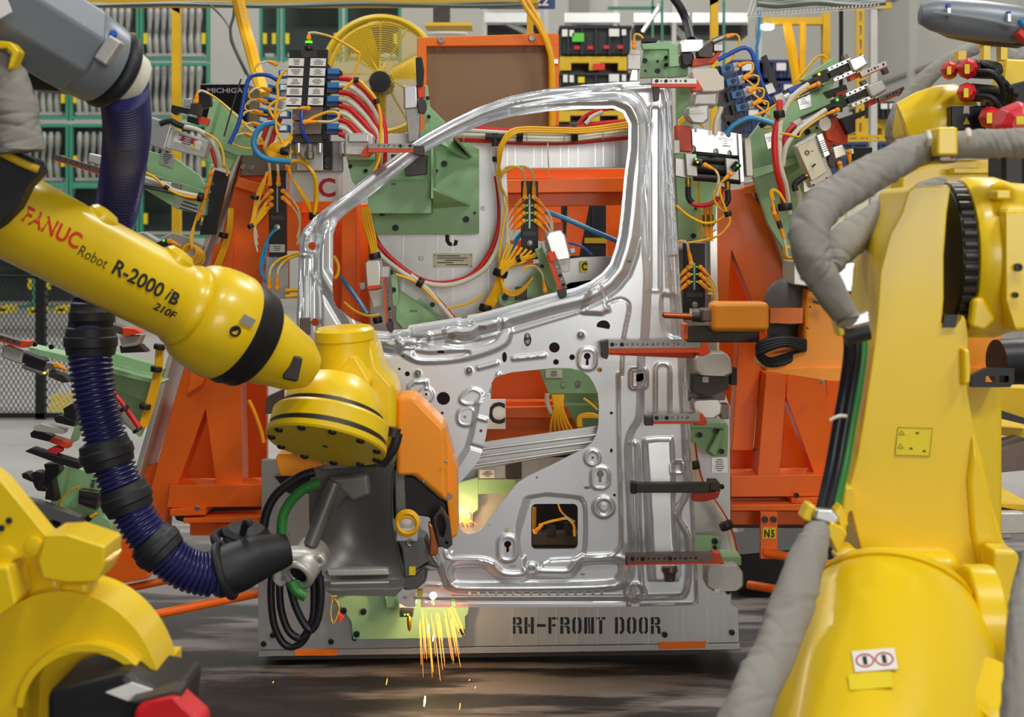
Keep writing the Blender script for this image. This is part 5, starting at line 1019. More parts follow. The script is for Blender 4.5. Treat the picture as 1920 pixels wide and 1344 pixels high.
# ---- valve row and slider at the upper right
t = T('solenoid_row', 'slanted row of blue solenoids right of the white cast clamp', 'valve manifold', P(1385, 245, 4.72))
for k, (x, y) in enumerate(((1366, 128), (1376, 152), (1386, 176), (1394, 200))):
    MB().prism(xf([(-14, -7), (9, -7), (9, 7), (-14, 7)], x, y, -14), 4.68, .05).build('solenoid', 'valve_blue', t, bevel=.002); MB().lathe([(0, .0065), (-.012, .0065)], P(x-1, y, 4.68), (0, 1, 0), 12).build('nut', 'black', t); MB().prism(xf([(9, -8), (20, -8), (20, 8), (9, 8)], x, y, -14), 4.69, .05).build('coil_base', 'alu_cast', t, bevel=.002); MB().prism(xf([(-22, -9), (-14, -9), (-14, 9), (-22, 9)], x, y, -14), 4.7, .05).build('body_edge', 'black', t)
    wire('yellow lead with orange plug, '+['topmost', 'second', 'third', 'lowest'][k]+' at the slanted solenoids right of the clamp', [(x+36, y-11), (x+46, y-8), (x+44, y+6), (x+30, y+16), (x+44, y+30), (x+60, y+44)], 2, Y=4.64, pl=(x+20, y-6, x+38, y-12))
MB().prism([(1340, 180), (1372, 168), (1404, 236), (1372, 250)], 4.74, .04, holes=[xf(rrect(-5, -7, 5, 7, 2, 2), x, y, -20) for x, y in ((1357, 210), (1366, 235), (1372, 190), (1381, 214))]).build('channel_plate', 'steel_dark', t, bevel=.001)
tag(MB().tube(px([(1346, 112), (1366, 102), (1392, 90), (1408, 96), (1420, 130), (1432, 165), (1450, 198)], 4.66), 4.4*U(4.6), 12).build('air_hose', 'cord_blue'), 'dark blue hose arching over the slanted solenoids at the upper right', 'hose')
tag(MB().tube(px([(1362, 252), (1372, 238), (1396, 224), (1416, 222), (1450, 232)], 4.5), 5*U(4.5), 12).build('air_hose', 'hose_blue'), 'thick light blue hose entering the white topped unit from the right', 'hose')
tag(MB().tube(px([(1341, 252), (1342, 230), (1350, 208), (1352, 200)], 4.5), 5*U(4.5), 12).build('air_hose', 'hose_white'), 'pale thick hose entering the top of the white topped unit', 'hose')
wire('yellow lead from the top clamp nozzle curving down behind the solenoids', [(1380, 64), (1386, 72), (1384, 90), (1372, 110), (1360, 118)], 2, Y=4.66, pl=(1364, 68, 1380, 64)); wire('yellow lead rising from the grey sensor on the door corner', [(1189, 70), (1192, 64), (1200, 66), (1206, 72)], 2, Y=4.64, pl=(1189, 88, 1189, 70))
for k in range(3): wire('long yellow cable drooping left to right below the solenoids, '+('upper', 'middle', 'lower')[k], [(1272, 228+k*4, 4.7), (1292, 214+k*4, 4.7), (1320, 232+k*3, 4.7)], 2.2, Y=4.7)
wire('yellow cable from the solenoids across to the red and white hoses', [(1384, 232), (1394, 222), (1416, 216), (1440, 206), (1458, 194)], 2.4, Y=4.6); wire('yellow cable pair looping below to the strap left of the red hose', [(1384, 226), (1404, 220), (1424, 226), (1434, 240), (1450, 236), (1458, 228)], 2.4, Y=4.58); tie('black strap on the yellow pair left of the long red hose', 1431, 233, 4.56, .6, 1, 8, 5)
# ---- tilted green fixture at the upper right
t = T('tilted_fixture', 'pale green tilted fixture plate carrying the two slanted cylinders at the upper right', 'fixture', P(1480, 480, 4.9))
Yt = 4.85
bits(t, [('plate', 'mint', [(1394, 272), (1452, 196), (1516, 150), (1556, 116), (1566, 130), (1560, 180), (1548, 240), (1560, 262), (1505, 300), (1480, 312), (1412, 326)], Yt, .04), ('fold', 'mint', [(1410, 318), (1500, 292), (1502, 304), (1414, 334)], Yt-.04, .05), ('lower_plate', 'mint', [(1412, 332), (1502, 304), (1520, 360), (1530, 450), (1490, 500), (1440, 420)], Yt+.03, .03), ('upper_plate', 'mint', [(1500, 150), (1566, 106), (1574, 124), (1546, 160)], Yt-.03, .04), ('corner', 'mint', [(1506, 250), (1540, 226), (1560, 250), (1500, 276)], Yt-.04, .03), ('side', 'mint', [(1496, 262), (1506, 256), (1510, 300), (1496, 310)], Yt-.06, .04)])
for a in ([(1493, 176), (1518, 170), (1522, 200), (1500, 206)], [(1433, 252), (1452, 246), (1458, 270), (1440, 280)], [(1506, 340), (1530, 332), (1534, 352), (1508, 360)]):
    q = MB().prism(a, Yt-.003 if a[0][0] != 1506 else Yt+.02, .003).build('data_plate', 'alu_bright', t); print_lines(q, a[0][0]+3, a[0][1]+4, a[1][0]-1, a[2][1]-4, 5, Yt-.004 if a[0][0] != 1506 else Yt+.019, ang=-14, seed=a[0][0])
bolt(t, 1513, 247, Yt-.04, 6); bolt(t, 1532, 239, Yt-.04, 3)
def slant_cyl(dx, dy, lab, blue):
    t = T('slanted_clamp', lab, 'clamp', P(1550+dx, 200+dy, 4.6), 'slanted clamps of the upper right fixture'); Y = 4.62; A = -24; q = lambda pts, x, y: xf(pts, x+dx, y+dy, A)
    MB().cyl(P(1470+dx, 184+dy, Y+.03), P(1534+dx, 153+dy, Y+.03), .0155, 18).build('cylinder_tube', 'alu_bright', t); bits(t, [('rail', 'steel_dark', q([(-36, -2), (36, -2), (36, 1), (-36, 1)], 1500, 158), Y+.02, .02), ('rail', 'steel_dark', q([(-34, -2), (34, -2), (34, 1), (-34, 1)], 1506, 181), Y+.02, .02), ('end_block', 'alu_cast', q([(-9, -11), (8, -11), (8, 11), (-9, 11)], 1464, 186), Y+.01, .05)])
    if blue: bits(t, [('blue_label', 'cord_blue', q([(-13, -5), (13, -5), (13, 5), (-13, 5)], 1491, 165), Y-.001 if 0 else Y+.012, .003)])
    bits(t, [('head', 'black', q([(-9, -11), (13, -11), (13, 11), (-9, 11)], 1540, 145), Y-.01, .05), ('slide_rail', 'alu_bright', q([(-24, -4), (24, -4), (24, 4), (-24, 4)], 1574, 121), Y-.01, .05), ('slide_rail', 'alu_bright', q([(-24, -4), (24, -4), (24, 4), (-24, 4)], 1585, 141), Y-.01, .05), ('slide_core', 'black', q([(-22, -6), (26, -6), (26, 6), (-22, 6)], 1576, 132), Y-.005, .04)])
    for k in range(4):
        for x, y in ((1560+k*9.5, 127-k*4.2), (1571+k*9.5, 147-k*4.2)): MB().lathe([(0, .003), (-.001, .003)], P(x+dx, y+dy, Y-.0105), (0, 1, 0), 8).build('screw', 'steel_dark', t)
    cast(t, q([(-18, -15), (16, -13), (18, 9), (-14, 13), (-18, 4)], 1611, 119), Y-.02, .08, 'alu_bright' if blue else 'alu_cast', b=.008)
    bits(t, [('orange_pad', 'arm_orange', q([(-9, -4), (9, -4), (9, 7), (-9, 7)], 1600, 142), Y, .04), ('tip', 'steel_dark', q([(-4, 0), (6, 0), (6, 18), (-4, 18)], 1655, 122), Y-.03, .03), ('top_lug', 'steel_brown', q([(-5, -6), (5, -6), (5, 4), (-5, 4)], 1587, 108), Y-.01, .03)])
    bar(t, 1612+dx, 135+dy, 1660+dx, 114+dy, 12, Y-.03, .03, 'steel_brown' if not blue else 'steel', holes=[.3, .42, .55, .67, .88], r=2.8, lw=.2)
    led(t, 1536+dx, 139+dy, Y-.012, 'led_amber' if blue else 'led_green', 2.6)
    MB().tube(px([(1534+dx, 150+dy, Y-.02), (1524+dx, 152+dy, Y-.02), (1516+dx, 158+dy, Y-.02)]), .009, 10).build('elbow', 'rubber', t)
    return t
slant_cyl(0, 0, 'upper slanted clamp with a blue labelled cylinder at the upper right', True); slant_cyl(34, 48, 'lower slanted clamp without a blue label, ending by the back robot', False)
for lab, pts, r, m_ in [('long red hose falling down the tilted green fixture', [(1462, 190, 4.6), (1460, 220, 4.57), (1452, 260, 4.56), (1455, 310, 4.56), (1464, 350, 4.58), (1472, 390, 4.62)], 6, 'hose_red'), ('long white hose beside the red one on the tilted green fixture', [(1516, 158, 4.57), (1490, 178, 4.56), (1472, 205, 4.56), (1462, 240, 4.56), (1464, 310, 4.56), (1474, 350, 4.58), (1480, 400, 4.62)], 5, 'hose_white'),
        ('second white hose joining from the lower slanted clamp', [(1548, 206, 4.58), (1520, 226, 4.56), (1494, 246, 4.55), (1474, 275, 4.55), (1467, 310, 4.56)], 5, 'hose_white'), ('short red hose joining from the lower slanted clamp', [(1490, 234, 4.58), (1476, 250, 4.57), (1468, 275, 4.57)], 5, 'hose_red'), ('white hose at the foot of the tilted fixture behind the grey sleeve', [(1494, 350, 4.7), (1500, 370, 4.7), (1500, 392, 4.7)], 5, 'hose_white')]:
    tag(MB().tube(px(pts), r*U(4.56), 12).build('air_hose', m_), lab, 'hose', 'hoses on the tilted green fixture')
for k, (x, y, dx, dy, r) in enumerate(((1461, 214, .1, 1, 11), (1493, 249, .8, -.6, 9), (1472, 388, .1, 1, 14))): tie(('black strap round the red and white hoses under the upper slanted clamp', 'black strap round the hoses of the lower slanted clamp', 'black strap at the foot of the long red and white hoses')[k], x, y, 4.56, dx, dy, r, 7)
wire('yellow lead from the head of the upper slanted clamp', [(1516, 166), (1500, 176), (1478, 200), (1470, 215)], 1.9, Y=4.56, pl=(1534, 157, 1514, 166)); wire('yellow lead from the head of the lower slanted clamp', [(1552, 213), (1530, 226), (1504, 246), (1498, 256), (1480, 252), (1464, 250)], 1.9, Y=4.54, pl=(1570, 206, 1550, 214)); wire('yellow lead rising over the top of the tilted green fixture', [(1492, 152), (1512, 130), (1530, 108), (1542, 104), (1550, 110)], 2.2, Y=4.7)
for k in range(2): wire('yellow cable arch at the foot of the red and white hoses, '+('outer', 'inner')[k], [(1448+k*3, 375), (1444+k*4, 362), (1450+k*2, 355+k*2), (1462, 362+k*2), (1472, 380)], 2.2, Y=4.54, pl=(1452, 400, 1448, 376) if k == 0 else None)
f = T('inline_connector', 'yellow and black inline connector chain left of the grey sleeve', 'connector', P(1462, 470, 4.6))
for (x0, y0, x1, y1, m_, r) in ((1450, 388, 1454, 402, 'rubber', .008), (1454, 402, 1459, 414, 'plug_orange', .0085), (1459, 414, 1464, 428, 'steel_dark', .0075), (1464, 428, 1470, 446, 'plug_orange', .006), (1470, 446, 1476, 480, 'wire_white', .0035)): MB().cyl(P(x0, y0, 4.6), P(x1, y1, 4.6), r, 12).build('segment', m_, f)
f = T('yellow_cable_coil', 'small coil of yellow cable hanging left of the grey sleeve end', 'cable coil', P(1481, 490, 4.6))
for k in range(3): MB().torus(P(1481, 474, 4.6+.004*k), (0.3+k*.1, 1, 0), .014+.003*k, .0035, 20, 8).build('turn', 'cable_yellow', f)
f = T('gauge_box', 'tilted beige gauge box with a dial hole and lever left of the arching sleeve', 'gauge box', P(1525, 350, 4.6))
bits(f, [('back_case', 'alu_cast', [(1492, 273), (1530, 248), (1562, 328), (1522, 352)], 4.62, .06), ('front_plate', 'plate_beige', [(1494, 276), (1526, 260), (1551, 322), (1522, 340)], 4.59, .04, .003), ('label_side', 'alu_bright', [(1531, 254), (1542, 249), (1557, 290), (1546, 296)], 4.6, .02)])
MB().lathe([(0, .007), (-.004, .007), (-.004, .004), (.004, .004)], P(1513, 286, 4.59), (0, 1, 0), 14).build('dial', 'steel_dark', f); MB().cyl(P(1524, 312, 4.59), P(1528, 308, 4.56), .003, 8).build('lever', 'black', f); MB().rect(1520, 282, 1526, 284, 4.589, .001).build('red_mark', 'hose_red', f); print_lines(f, 1535, 262, 1553, 286, 6, 4.599, ang=-24, seed=5)
for x, y in ((1525, 347), (1550, 334)): bolt(f, x, y, 4.62, 2.4, 'steel_dark')
MB().tube(px([(1510, 330, 4.6), (1498, 338, 4.6), (1490, 346, 4.6), (1492, 358, 4.6)]), .009, 12).build('elbow', 'rubber', f); MB().cyl(P(1514, 328, 4.6), P(1504, 334, 4.6), .008, 10).build('brass_nut', 'brass', f)
f = T('orange_clamp_parts', 'orange folded clamp parts with black jaws under the lower slanted clamp', 'clamp', P(1580, 290, 4.65))
bits(f, [('orange_plate', 'arm_orange', [(1538, 222), (1560, 214), (1590, 232), (1590, 268), (1576, 272), (1552, 262)], 4.66, .04), ('orange_back', 'arm_orange', [(1540, 240), (1552, 238), (1566, 290), (1556, 296)], 4.68, .03), ('steel_disc', 'alu_cast', circ(1547, 232, 12, 16, 14), 4.64, .03), ('jaw', 'black', [(1576, 222), (1622, 206), (1622, 216), (1604, 224), (1604, 246), (1590, 252)], 4.62, .04), ('jaw', 'black', [(1546, 172), (1586, 158), (1590, 168), (1556, 184)], 4.68, .04), ('orange_tab', 'arm_orange', [(1566, 174), (1588, 168), (1590, 173), (1568, 182)], 4.67, .04), ('cast_lug', 'alu_bright', [(1560, 276), (1580, 270), (1590, 290), (1566, 300)], 4.6, .04, .005), ('sensor_head', 'steel_dark', circ(1565, 300, 12, 14, 16), 4.6, .04)])
wire('orange sensor plug pointing down right of the gauge box', [(1594, 312), (1590, 330), (1586, 345)], 1.6, Y=4.6, pl=(1592, 284, 1594, 310)); wire('short orange plug at the sensor head right of the gauge box', [(1580, 330), (1576, 340)], 2, Y=4.58, pl=(1574, 306, 1581, 330))
tag(MB().prism([(1429, 106), (1437, 102), (1460, 160), (1450, 168)], 4.66, .03).build('flag', 'black', bevel=.001), 'black flag strip leaning above the upper slanted clamp', 'bracket'); tag(MB().prism([(1433, 160), (1448, 154), (1456, 172), (1440, 178)], 4.65, .03).build('steel_block', 'steel', bevel=.002), 'grey steel block at the foot of the black flag strip', 'block')
f = T('sensor_cluster', 'black and silver sensor cluster behind the arching grey sleeve', 'sensor', P(1610, 300, 4.9)); bits(f, [('body', 'black', (1598, 276, 1636, 300), 4.9, .05), ('cap', 'alu_bright', [(1578, 282), (1600, 278), (1602, 288), (1580, 292)], 4.88, .04), ('leg', 'black', [(1590, 296), (1630, 300), (1628, 312), (1592, 308)], 4.95, .04)])
# ---- left tilted fixture, upper
t = T('tilted_fixture', 'pale green tilted fixture plates left of the manifold', 'fixture', P(400, 400, 4.9))
bits(t, [('plate', 'mint', [(396, 182), (410, 186), (446, 216), (474, 248), (470, 292), (440, 290), (388, 268), (396, 220)], 4.86, .03), ('flange', 'mint', [(396, 186), (410, 190), (392, 250), (382, 246)], 4.8, .08), ('arm', 'mint', [(276, 282), (330, 298), (374, 330), (390, 360), (394, 392), (350, 386), (322, 352), (276, 330)], 4.88, .03), ('lower_arm', 'mint', [(268, 322), (330, 340), (388, 360), (384, 404), (332, 392), (266, 352)], 4.82, .05), ('mid_plate', 'mint', [(360, 254), (410, 262), (450, 278), (430, 320), (396, 306), (378, 300)], 4.88, .03)])
q = MB().prism([(302, 284), (326, 290), (322, 314), (298, 306)], 4.876, .003).build('data_plate', 'alu_bright', t); print_lines(q, 303, 288, 322, 308, 5, 4.875, ang=12, seed=6); q = MB().prism([(328, 372), (384, 392), (382, 404), (326, 388)], 4.816, .003).build('data_plate', 'alu_bright', t); print_lines(q, 332, 378, 378, 398, 3, 4.815, ang=18, seed=12)
t = T('clamp_cylinder', 'silver boxed clamp cylinder with a white label and red and yellow dots', 'clamp', P(340, 298, 4.7))
bits(t, [('body', 'alu_cast', [(318, 240), (392, 264), (382, 296), (312, 278)], 4.68, .07, .003), ('end_cap', 'alu_bright', [(278, 216), (322, 234), (308, 282), (276, 270)], 4.66, .09, .004), ('label', 'paper', [(330, 249), (378, 266), (374, 282), (324, 264)], 4.678, .002, 0)])
print_lines(t, 330, 255, 372, 272, 4, 4.677, ang=17, seed=15)
for x, y, m_ in ((343, 259, 'hose_red'), (361, 264, 'hose_red'), (363, 275, 'sticker_yellow')): MB().prism(circ(x, y, 4, 12), 4.6765, .001).build('dot', m_, t)
MB().tube(px([(300, 232, 4.66), (318, 226, 4.66), (330, 232, 4.66), (345, 238, 4.66)]), .009, 10).build('black_elbow', 'rubber', t)
tag(MB().tube(px([(346, 238, 4.66), (372, 244, 4.64), (396, 262, 4.63), (408, 288, 4.64), (412, 312, 4.66)]), 4.8*U(4.6), 12).build('air_hose', 'hose_white'), 'white hose curving over the silver boxed cylinder', 'hose'); tag(MB().tube(px([(398, 278), (402, 296), (408, 314)], 4.67), 4.4*U(4.6), 10).build('air_hose', 'hose_red'), 'short red hose right of the silver boxed cylinder', 'hose'); wire('yellow cable beside the white hose over the silver cylinder', [(384, 248), (406, 262), (418, 285), (420, 310)], 2, Y=4.62)
f = T('square_sensor', 'dark square sensor on a black plate above the silver boxed cylinder', 'sensor', P(368, 216, 4.7)); bits(f, [('body', 'steel_dark', [(358, 193), (378, 195), (374, 217), (355, 213)], 4.66, .04), ('plate', 'black', [(366, 170), (394, 176), (396, 198), (380, 204), (364, 192)], 4.7, .03), ('bracket', 'black', [(322, 196), (356, 204), (350, 214), (336, 210), (328, 216), (320, 210)], 4.68, .04), ('silver_cap', 'alu_bright', (345, 185, 360, 200), 4.7, .04), ('orange_block', 'arm_orange', [(370, 216), (392, 222), (388, 236), (368, 230)], 4.7, .03), ('black_block', 'black', [(352, 217), (372, 222), (370, 234), (350, 228)], 4.69, .03)])
wire('yellow lead arching from the dark square sensor to the right', [(369, 176), (378, 170), (396, 178), (420, 196), (446, 222), (470, 244)], 2.1, Y=4.64, pl=(368, 190, 370, 172), tail=[(369, 176), (378, 170), (392, 176)])
f = T('clamp_cylinder', 'slim grey cylinder lying along the lower green arm at the left', 'clamp', P(300, 360, 4.7)); MB().cyl(P(262, 340, 4.7), P(335, 352, 4.7), .012, 16).build('tube', 'alu_bright', f); bits(f, [('rail', 'steel_dark', [(266, 348), (330, 362), (330, 366), (266, 352)], 4.69, .02), ('blue_label', 'cord_blue', [(284, 330), (304, 336), (302, 342), (284, 336)], 4.68, .002), ('cap', 'steel', [(322, 340), (338, 345), (336, 358), (320, 354)], 4.68, .03)])
for lab, pts, r, m_ in (('white hose along the lower green arm at the left', [(272, 334), (300, 342), (330, 358), (374, 368)], 4.2, 'hose_white'), ('red hose along the lower green arm at the left', [(330, 362), (350, 370), (374, 374)], 3.6, 'hose_red')): tag(MB().tube(px(pts, 4.66), r*U(4.6), 10).build('air_hose', m_), lab, 'hose')
wire('yellow cable along the lower green arm at the left', [(270, 322), (292, 334), (312, 352), (340, 366), (374, 372)], 2.4, Y=4.64, ties=(2,)); tie('black strap where the lower arm hoses reach the connector strip', 376, 370, 4.64, 1, .2, 9, 5)
f = T('clamp_bar', 'brown drilled clamp bar crossing behind the blue corrugated hose', 'clamp', P(150, 320, 4.6)); bar(f, 104, 289, 190, 316, 12, 4.6, .03, 'steel_brown', holes=[.12, .24, .36, .48, .6, .75], r=2.6, lw=.2); bits(f, [('cylinder', 'alu_cast', [(166, 286), (200, 294), (196, 314), (164, 304)], 4.62, .06, .006), ('orange_end', 'arm_orange', [(182, 314), (196, 316), (194, 326), (180, 322)], 4.61, .04)])
f = T('connector_strip', 'leaning black connector strip with orange plugs on the grey side plate', 'connector block', P(385, 470, 4.9)); MB().prism([(402, 318), (428, 326), (402, 440), (374, 440)], 4.86, .03).build('strip', 'black', f, bevel=.002)
for k in range(6): MB().lathe([(0, .006), (-.01, .005)], P(398-k*4, 345+k*15, 4.86), (0, 1, 0), 10).build('port', 'steel', f)
for k in range(4): wire('orange plugged cable dropping along the leaning connector strip, '+['first', 'second', 'third', 'fourth'][k]+' from the top', [(388-k*6, 360+k*16), (378-k*6, 385+k*16), (366-k*3, 415+k*10), (360, 455+k*4)], 2, Y=4.82, pl=(396-k*6, 326+k*22, 388-k*6, 360+k*18))
wire('yellow cable arching at the top of the leaning connector strip', [(392, 330), (396, 316), (410, 306), (424, 312), (426, 330)], 2.6, Y=4.82)
for k in range(3): wire('yellow cable draped inside the left grey plate edge, '+('left', 'middle', 'right')[k]+' of three', [(430+k*3, 390, 4.95), (424+k*4, 440, 4.95), (402+k*5, 500, 4.95), (396+k*4, 520, 4.95)], 2.4, Y=4.95)
tie('black strap on the cables inside the left grey plate edge', 419, 441, 4.93, -.2, 1, 9, 5)
f = T('clamp', 'grey clamp head with a green light behind the robot forearm', 'clamp', P(330, 500, 4.9)); bits(f, [('jaw', 'alu_cast', [(252, 438), (268, 434), (300, 452), (292, 462), (256, 450)], 4.9, .05, .004), ('plate', 'alu_cast', [(300, 446), (324, 436), (352, 446), (380, 462), (372, 500), (330, 488)], 4.92, .04, .004), ('head', 'black', [(290, 456), (312, 448), (316, 460), (298, 466)], 4.88, .04)]); led(f, 307, 451, 4.875); plug(f, 318, 452, 340, 462, 4.88, 4)
f = T('cable_coil', 'yellow cables coiled beside the grey clamp head above the forearm', 'cable coil', P(350, 500, 4.85))
for k in range(4): MB().torus(P(356+k*3, 472+k*3, 4.84+.01*k), (.2, 1, .1*k), .022+.003*k, .004, 22, 8).build('turn', 'cable_yellow', f)
# ---- left tilted fixture, lower
t = T('tilted_fixture', 'pale green tilted fixture beams at the lower left behind the blue hose', 'fixture', P(200, 1010, 4.9))
bits(t, [('top_beam', 'mint', [(52, 650), (130, 668), (306, 716), (300, 722), (54, 662)], 4.78, .1), ('beam', 'mint', [(206, 660), (290, 684), (306, 692), (296, 716), (206, 694)], 4.86, .05), ('beam', 'mint', [(206, 680), (300, 706), (286, 760), (206, 728)], 4.84, .03), ('shadow_beam', 'mint', [(206, 728), (286, 758), (262, 820), (214, 780)], 4.9, .03), ('upright', 'mint', [(112, 874), (124, 874), (106, 960), (92, 952)], 4.8, .08), ('web', 'mint', [(122, 870), (180, 890), (210, 1000), (196, 1030), (94, 958), (104, 946)], 4.86, .03), ('upright', 'mint', [(146, 780), (154, 782), (138, 830), (130, 828)], 4.8, .06), ('dome', 'mint', closed_cr([(160, 985), (180, 968), (204, 976), (210, 1000), (190, 1012), (164, 1006)], 3), 4.82, .05, .006), ('foot', 'mint', [(80, 985), (200, 1020), (196, 1030), (80, 1004)], 4.88, .03)])
text('004', 176, 915, 4.855, 7, 'ink', t, ang=-80, bold=.2)
for x, y in ((66, 645), (97, 650)): bolt(t, x, y, 4.78, 5)
t = T('clamp', 'clamp with a brown and orange bar and grey cylinder at the left edge', 'clamp', P(40, 700, 4.6), 'clamps of the lower left fixture')
bar(t, -20, 622, 40, 640, 12, 4.6, .04, 'steel_brown', holes=[.4, .6, .8], r=2.2, lw=.3); bits(t, [('orange_end', 'arm_orange', [(40, 638), (56, 640), (50, 652), (36, 652)], 4.6, .05), ('cylinder', 'alu_cast', [(4, 648), (16, 646), (44, 658), (40, 684), (2, 670)], 4.62, .07, .006), ('head', 'black', [(46, 662), (84, 676), (80, 696), (42, 680)], 4.62, .05), ('rail', 'steel', [(40, 684), (80, 698), (78, 704), (40, 690)], 4.6, .04), ('fitting', 'steel', [(86, 678), (104, 682), (102, 694), (84, 690)], 4.62, .04)]); led(t, 84, 699, 4.61, 'led_amber', 2.5)
plug(t, 106, 684, 126, 694, 4.62, 4.5); bits(t, [('lower_body', 'steel_dark', [(92, 694), (120, 704), (132, 716), (118, 718), (90, 706)], 4.62, .05)])
t = T('clamp', 'orange topped clamp half hidden between the blue hose and the forearm', 'clamp', P(240, 655, 4.7), 'clamps of the lower left fixture')
bits(t, [('orange_top', 'arm_orange', [(228, 614), (252, 616), (266, 624), (232, 632)], 4.68, .05), ('body', 'alu_cast', [(222, 630), (266, 628), (258, 648), (228, 652)], 4.7, .06, .004), ('arm', 'steel_brown', [(206, 606), (232, 614), (228, 628), (206, 620)], 4.7, .05), ('base', 'steel_dark', [(224, 648), (262, 646), (276, 660), (226, 662)], 4.72, .05)])
for k, (lab, P_) in enumerate([('upper black jaw of the lower left fixture beside the blue hose', [('jaw', 'black', [(100, 782), (112, 778), (142, 790), (138, 800), (104, 792)]), ('arm', 'black', [(118, 766), (136, 756), (144, 770), (140, 800), (124, 796)])]),
        ('pair of black and silver jaws second from the top of the lower left fixture', [('jaw', 'alu_cast', [(62, 800), (76, 794), (120, 806), (118, 814), (66, 808)]), ('jaw', 'black', [(56, 812), (64, 806), (96, 818), (90, 828), (58, 820)]), ('orange_bar', 'arm_orange', [(88, 816), (130, 830), (126, 842), (90, 828)])]),
        ('long flat black jaw with a red roller in the lower left fixture', [('jaw', 'black', [(46, 846), (58, 840), (150, 868), (148, 880), (110, 870)]), ('roller', 'ink_red', circ(100, 846, 12, 16, 7)), ('nut', 'steel', circ(88, 854, 5, 10))]),
        ('hooked black jaw third from the top of the lower left fixture', [('jaw', 'black', [(40, 888), (50, 886), (64, 898), (60, 904), (42, 896)]), ('hook', 'black', closed_cr([(56, 890), (70, 884), (84, 892), (80, 910), (92, 920), (70, 920), (62, 906)], 2)), ('arm', 'black', [(82, 870), (110, 870), (112, 884), (98, 900), (106, 940), (84, 936), (88, 900)])]),
        ('grey ribbed cylinder lying lowest in the lower left fixture', [('cylinder', 'gun_grey', [(38, 934), (70, 942), (150, 970), (146, 990), (60, 962)]), ('rail', 'black', [(66, 968), (148, 996), (146, 1004), (68, 978)]), ('rib', 'steel', [(66, 940), (74, 943), (62, 960), (56, 956)])])]):
    t = T('clamp_jaw', lab, 'clamp', P(P_[0][2][0][0], P_[0][2][0][1]+10, 4.7), 'black jaws of the lower left fixture')
    bits(t, [(a, b, c, 4.68+.02*i, .05) for i, (a, b, c) in enumerate(P_)])
t = T('grey_valve', 'grey slotted valve block inside the lower left green web', 'valve', P(160, 950, 4.8)); bits(t, [('body', 'steel_dark', [(148, 918), (186, 924), (180, 956), (146, 944)], 4.82, .04), ('slot_row', 'black', [(150, 928), (182, 934), (181, 938), (150, 932)], 4.815, .01), ('slot_row', 'black', [(150, 940), (180, 946), (179, 950), (150, 944)], 4.815, .01)])
wire('thin yellow cable looping on the lower left green web', [(150, 912), (130, 920), (116, 938), (116, 952), (128, 962)], 1.8, Y=4.8)
wire('yellow and black banded cable curving up beside the green dome', [(152, 1002), (156, 985), (166, 972), (182, 962)], 3, Y=4.76, grp=None, ties=(1, 2))
for lab, pts, r, m_ in (('white hose crossing the bottom of the lower left fixture', [(78, 972), (110, 978), (134, 990), (160, 1010), (200, 1014)], 4.5, 'hose_white'), ('red hose at the bottom of the lower left fixture', [(140, 1004), (165, 1018), (196, 1022)], 4.5, 'hose_red'), ('red hose slanting down beside the blue corrugated hose', [(206, 730, 4.7), (226, 752, 4.7), (246, 780, 4.7), (264, 806, 4.7)], 5.5, 'hose_red'), ('white hose slanting down beside the blue corrugated hose', [(206, 744, 4.72), (222, 764, 4.72), (240, 790, 4.72), (256, 810, 4.72)], 5, 'hose_white')):
    tag(MB().tube([P(*q) if len(q) == 3 else P(q[0], q[1], 4.72) for q in pts], r*U(4.7), 10).build('air_hose', m_), lab, 'hose', 'hoses of the lower left fixture')
tie('black strap on the slanting red and white hoses', 232, 766, 4.69, .6, 1, 10, 4); tie('black strap at the foot of the slanting red and white hoses', 258, 806, 4.69, .6, 1, 10, 3); tie('black strap on the white hose at the bottom left', 170, 1012, 4.71, 1, .4, 8, 5); tie('black strap on the white hose by the grey ribbed cylinder', 107, 976, 4.71, 1, .2, 7, 6)
for k in range(5): wire('yellow cable in the bundle falling left of the side plate, '+['leftmost', 'second', 'middle', 'fourth', 'rightmost'][k]+' strand', [(294+k*3, 648), (291+k*3, 690), (282+k*3.5, 730), (272+k*3.5, 765), (262+k*3, 800)], 2.4, Y=4.76, grp='yellow cable bundle left of the side plate')
for k, (x, y) in enumerate(((299, 650), (293, 692), (272, 762))): tie(('upper', 'middle', 'lower')[k]+' black strap on the yellow bundle left of the side plate', x, y, 4.75, -.15, 1, 11, 5)
f = T('small_yellow_mesh', 'small yellow wire mesh guard seen right of the black fence post', 'guard', P(115, 760, 8)); m = MB()
for k in range(9): m.tube([P(100+k*5, 738, 8), P(92+k*5, 772, 8)], .003, 4, smooth=False).tube([P(94, 740+k*4, 8), P(140, 736+k*4, 8)], .003, 4, smooth=False)
m.build('wire_mesh', 'sticker_yellow', f, kind='stuff')
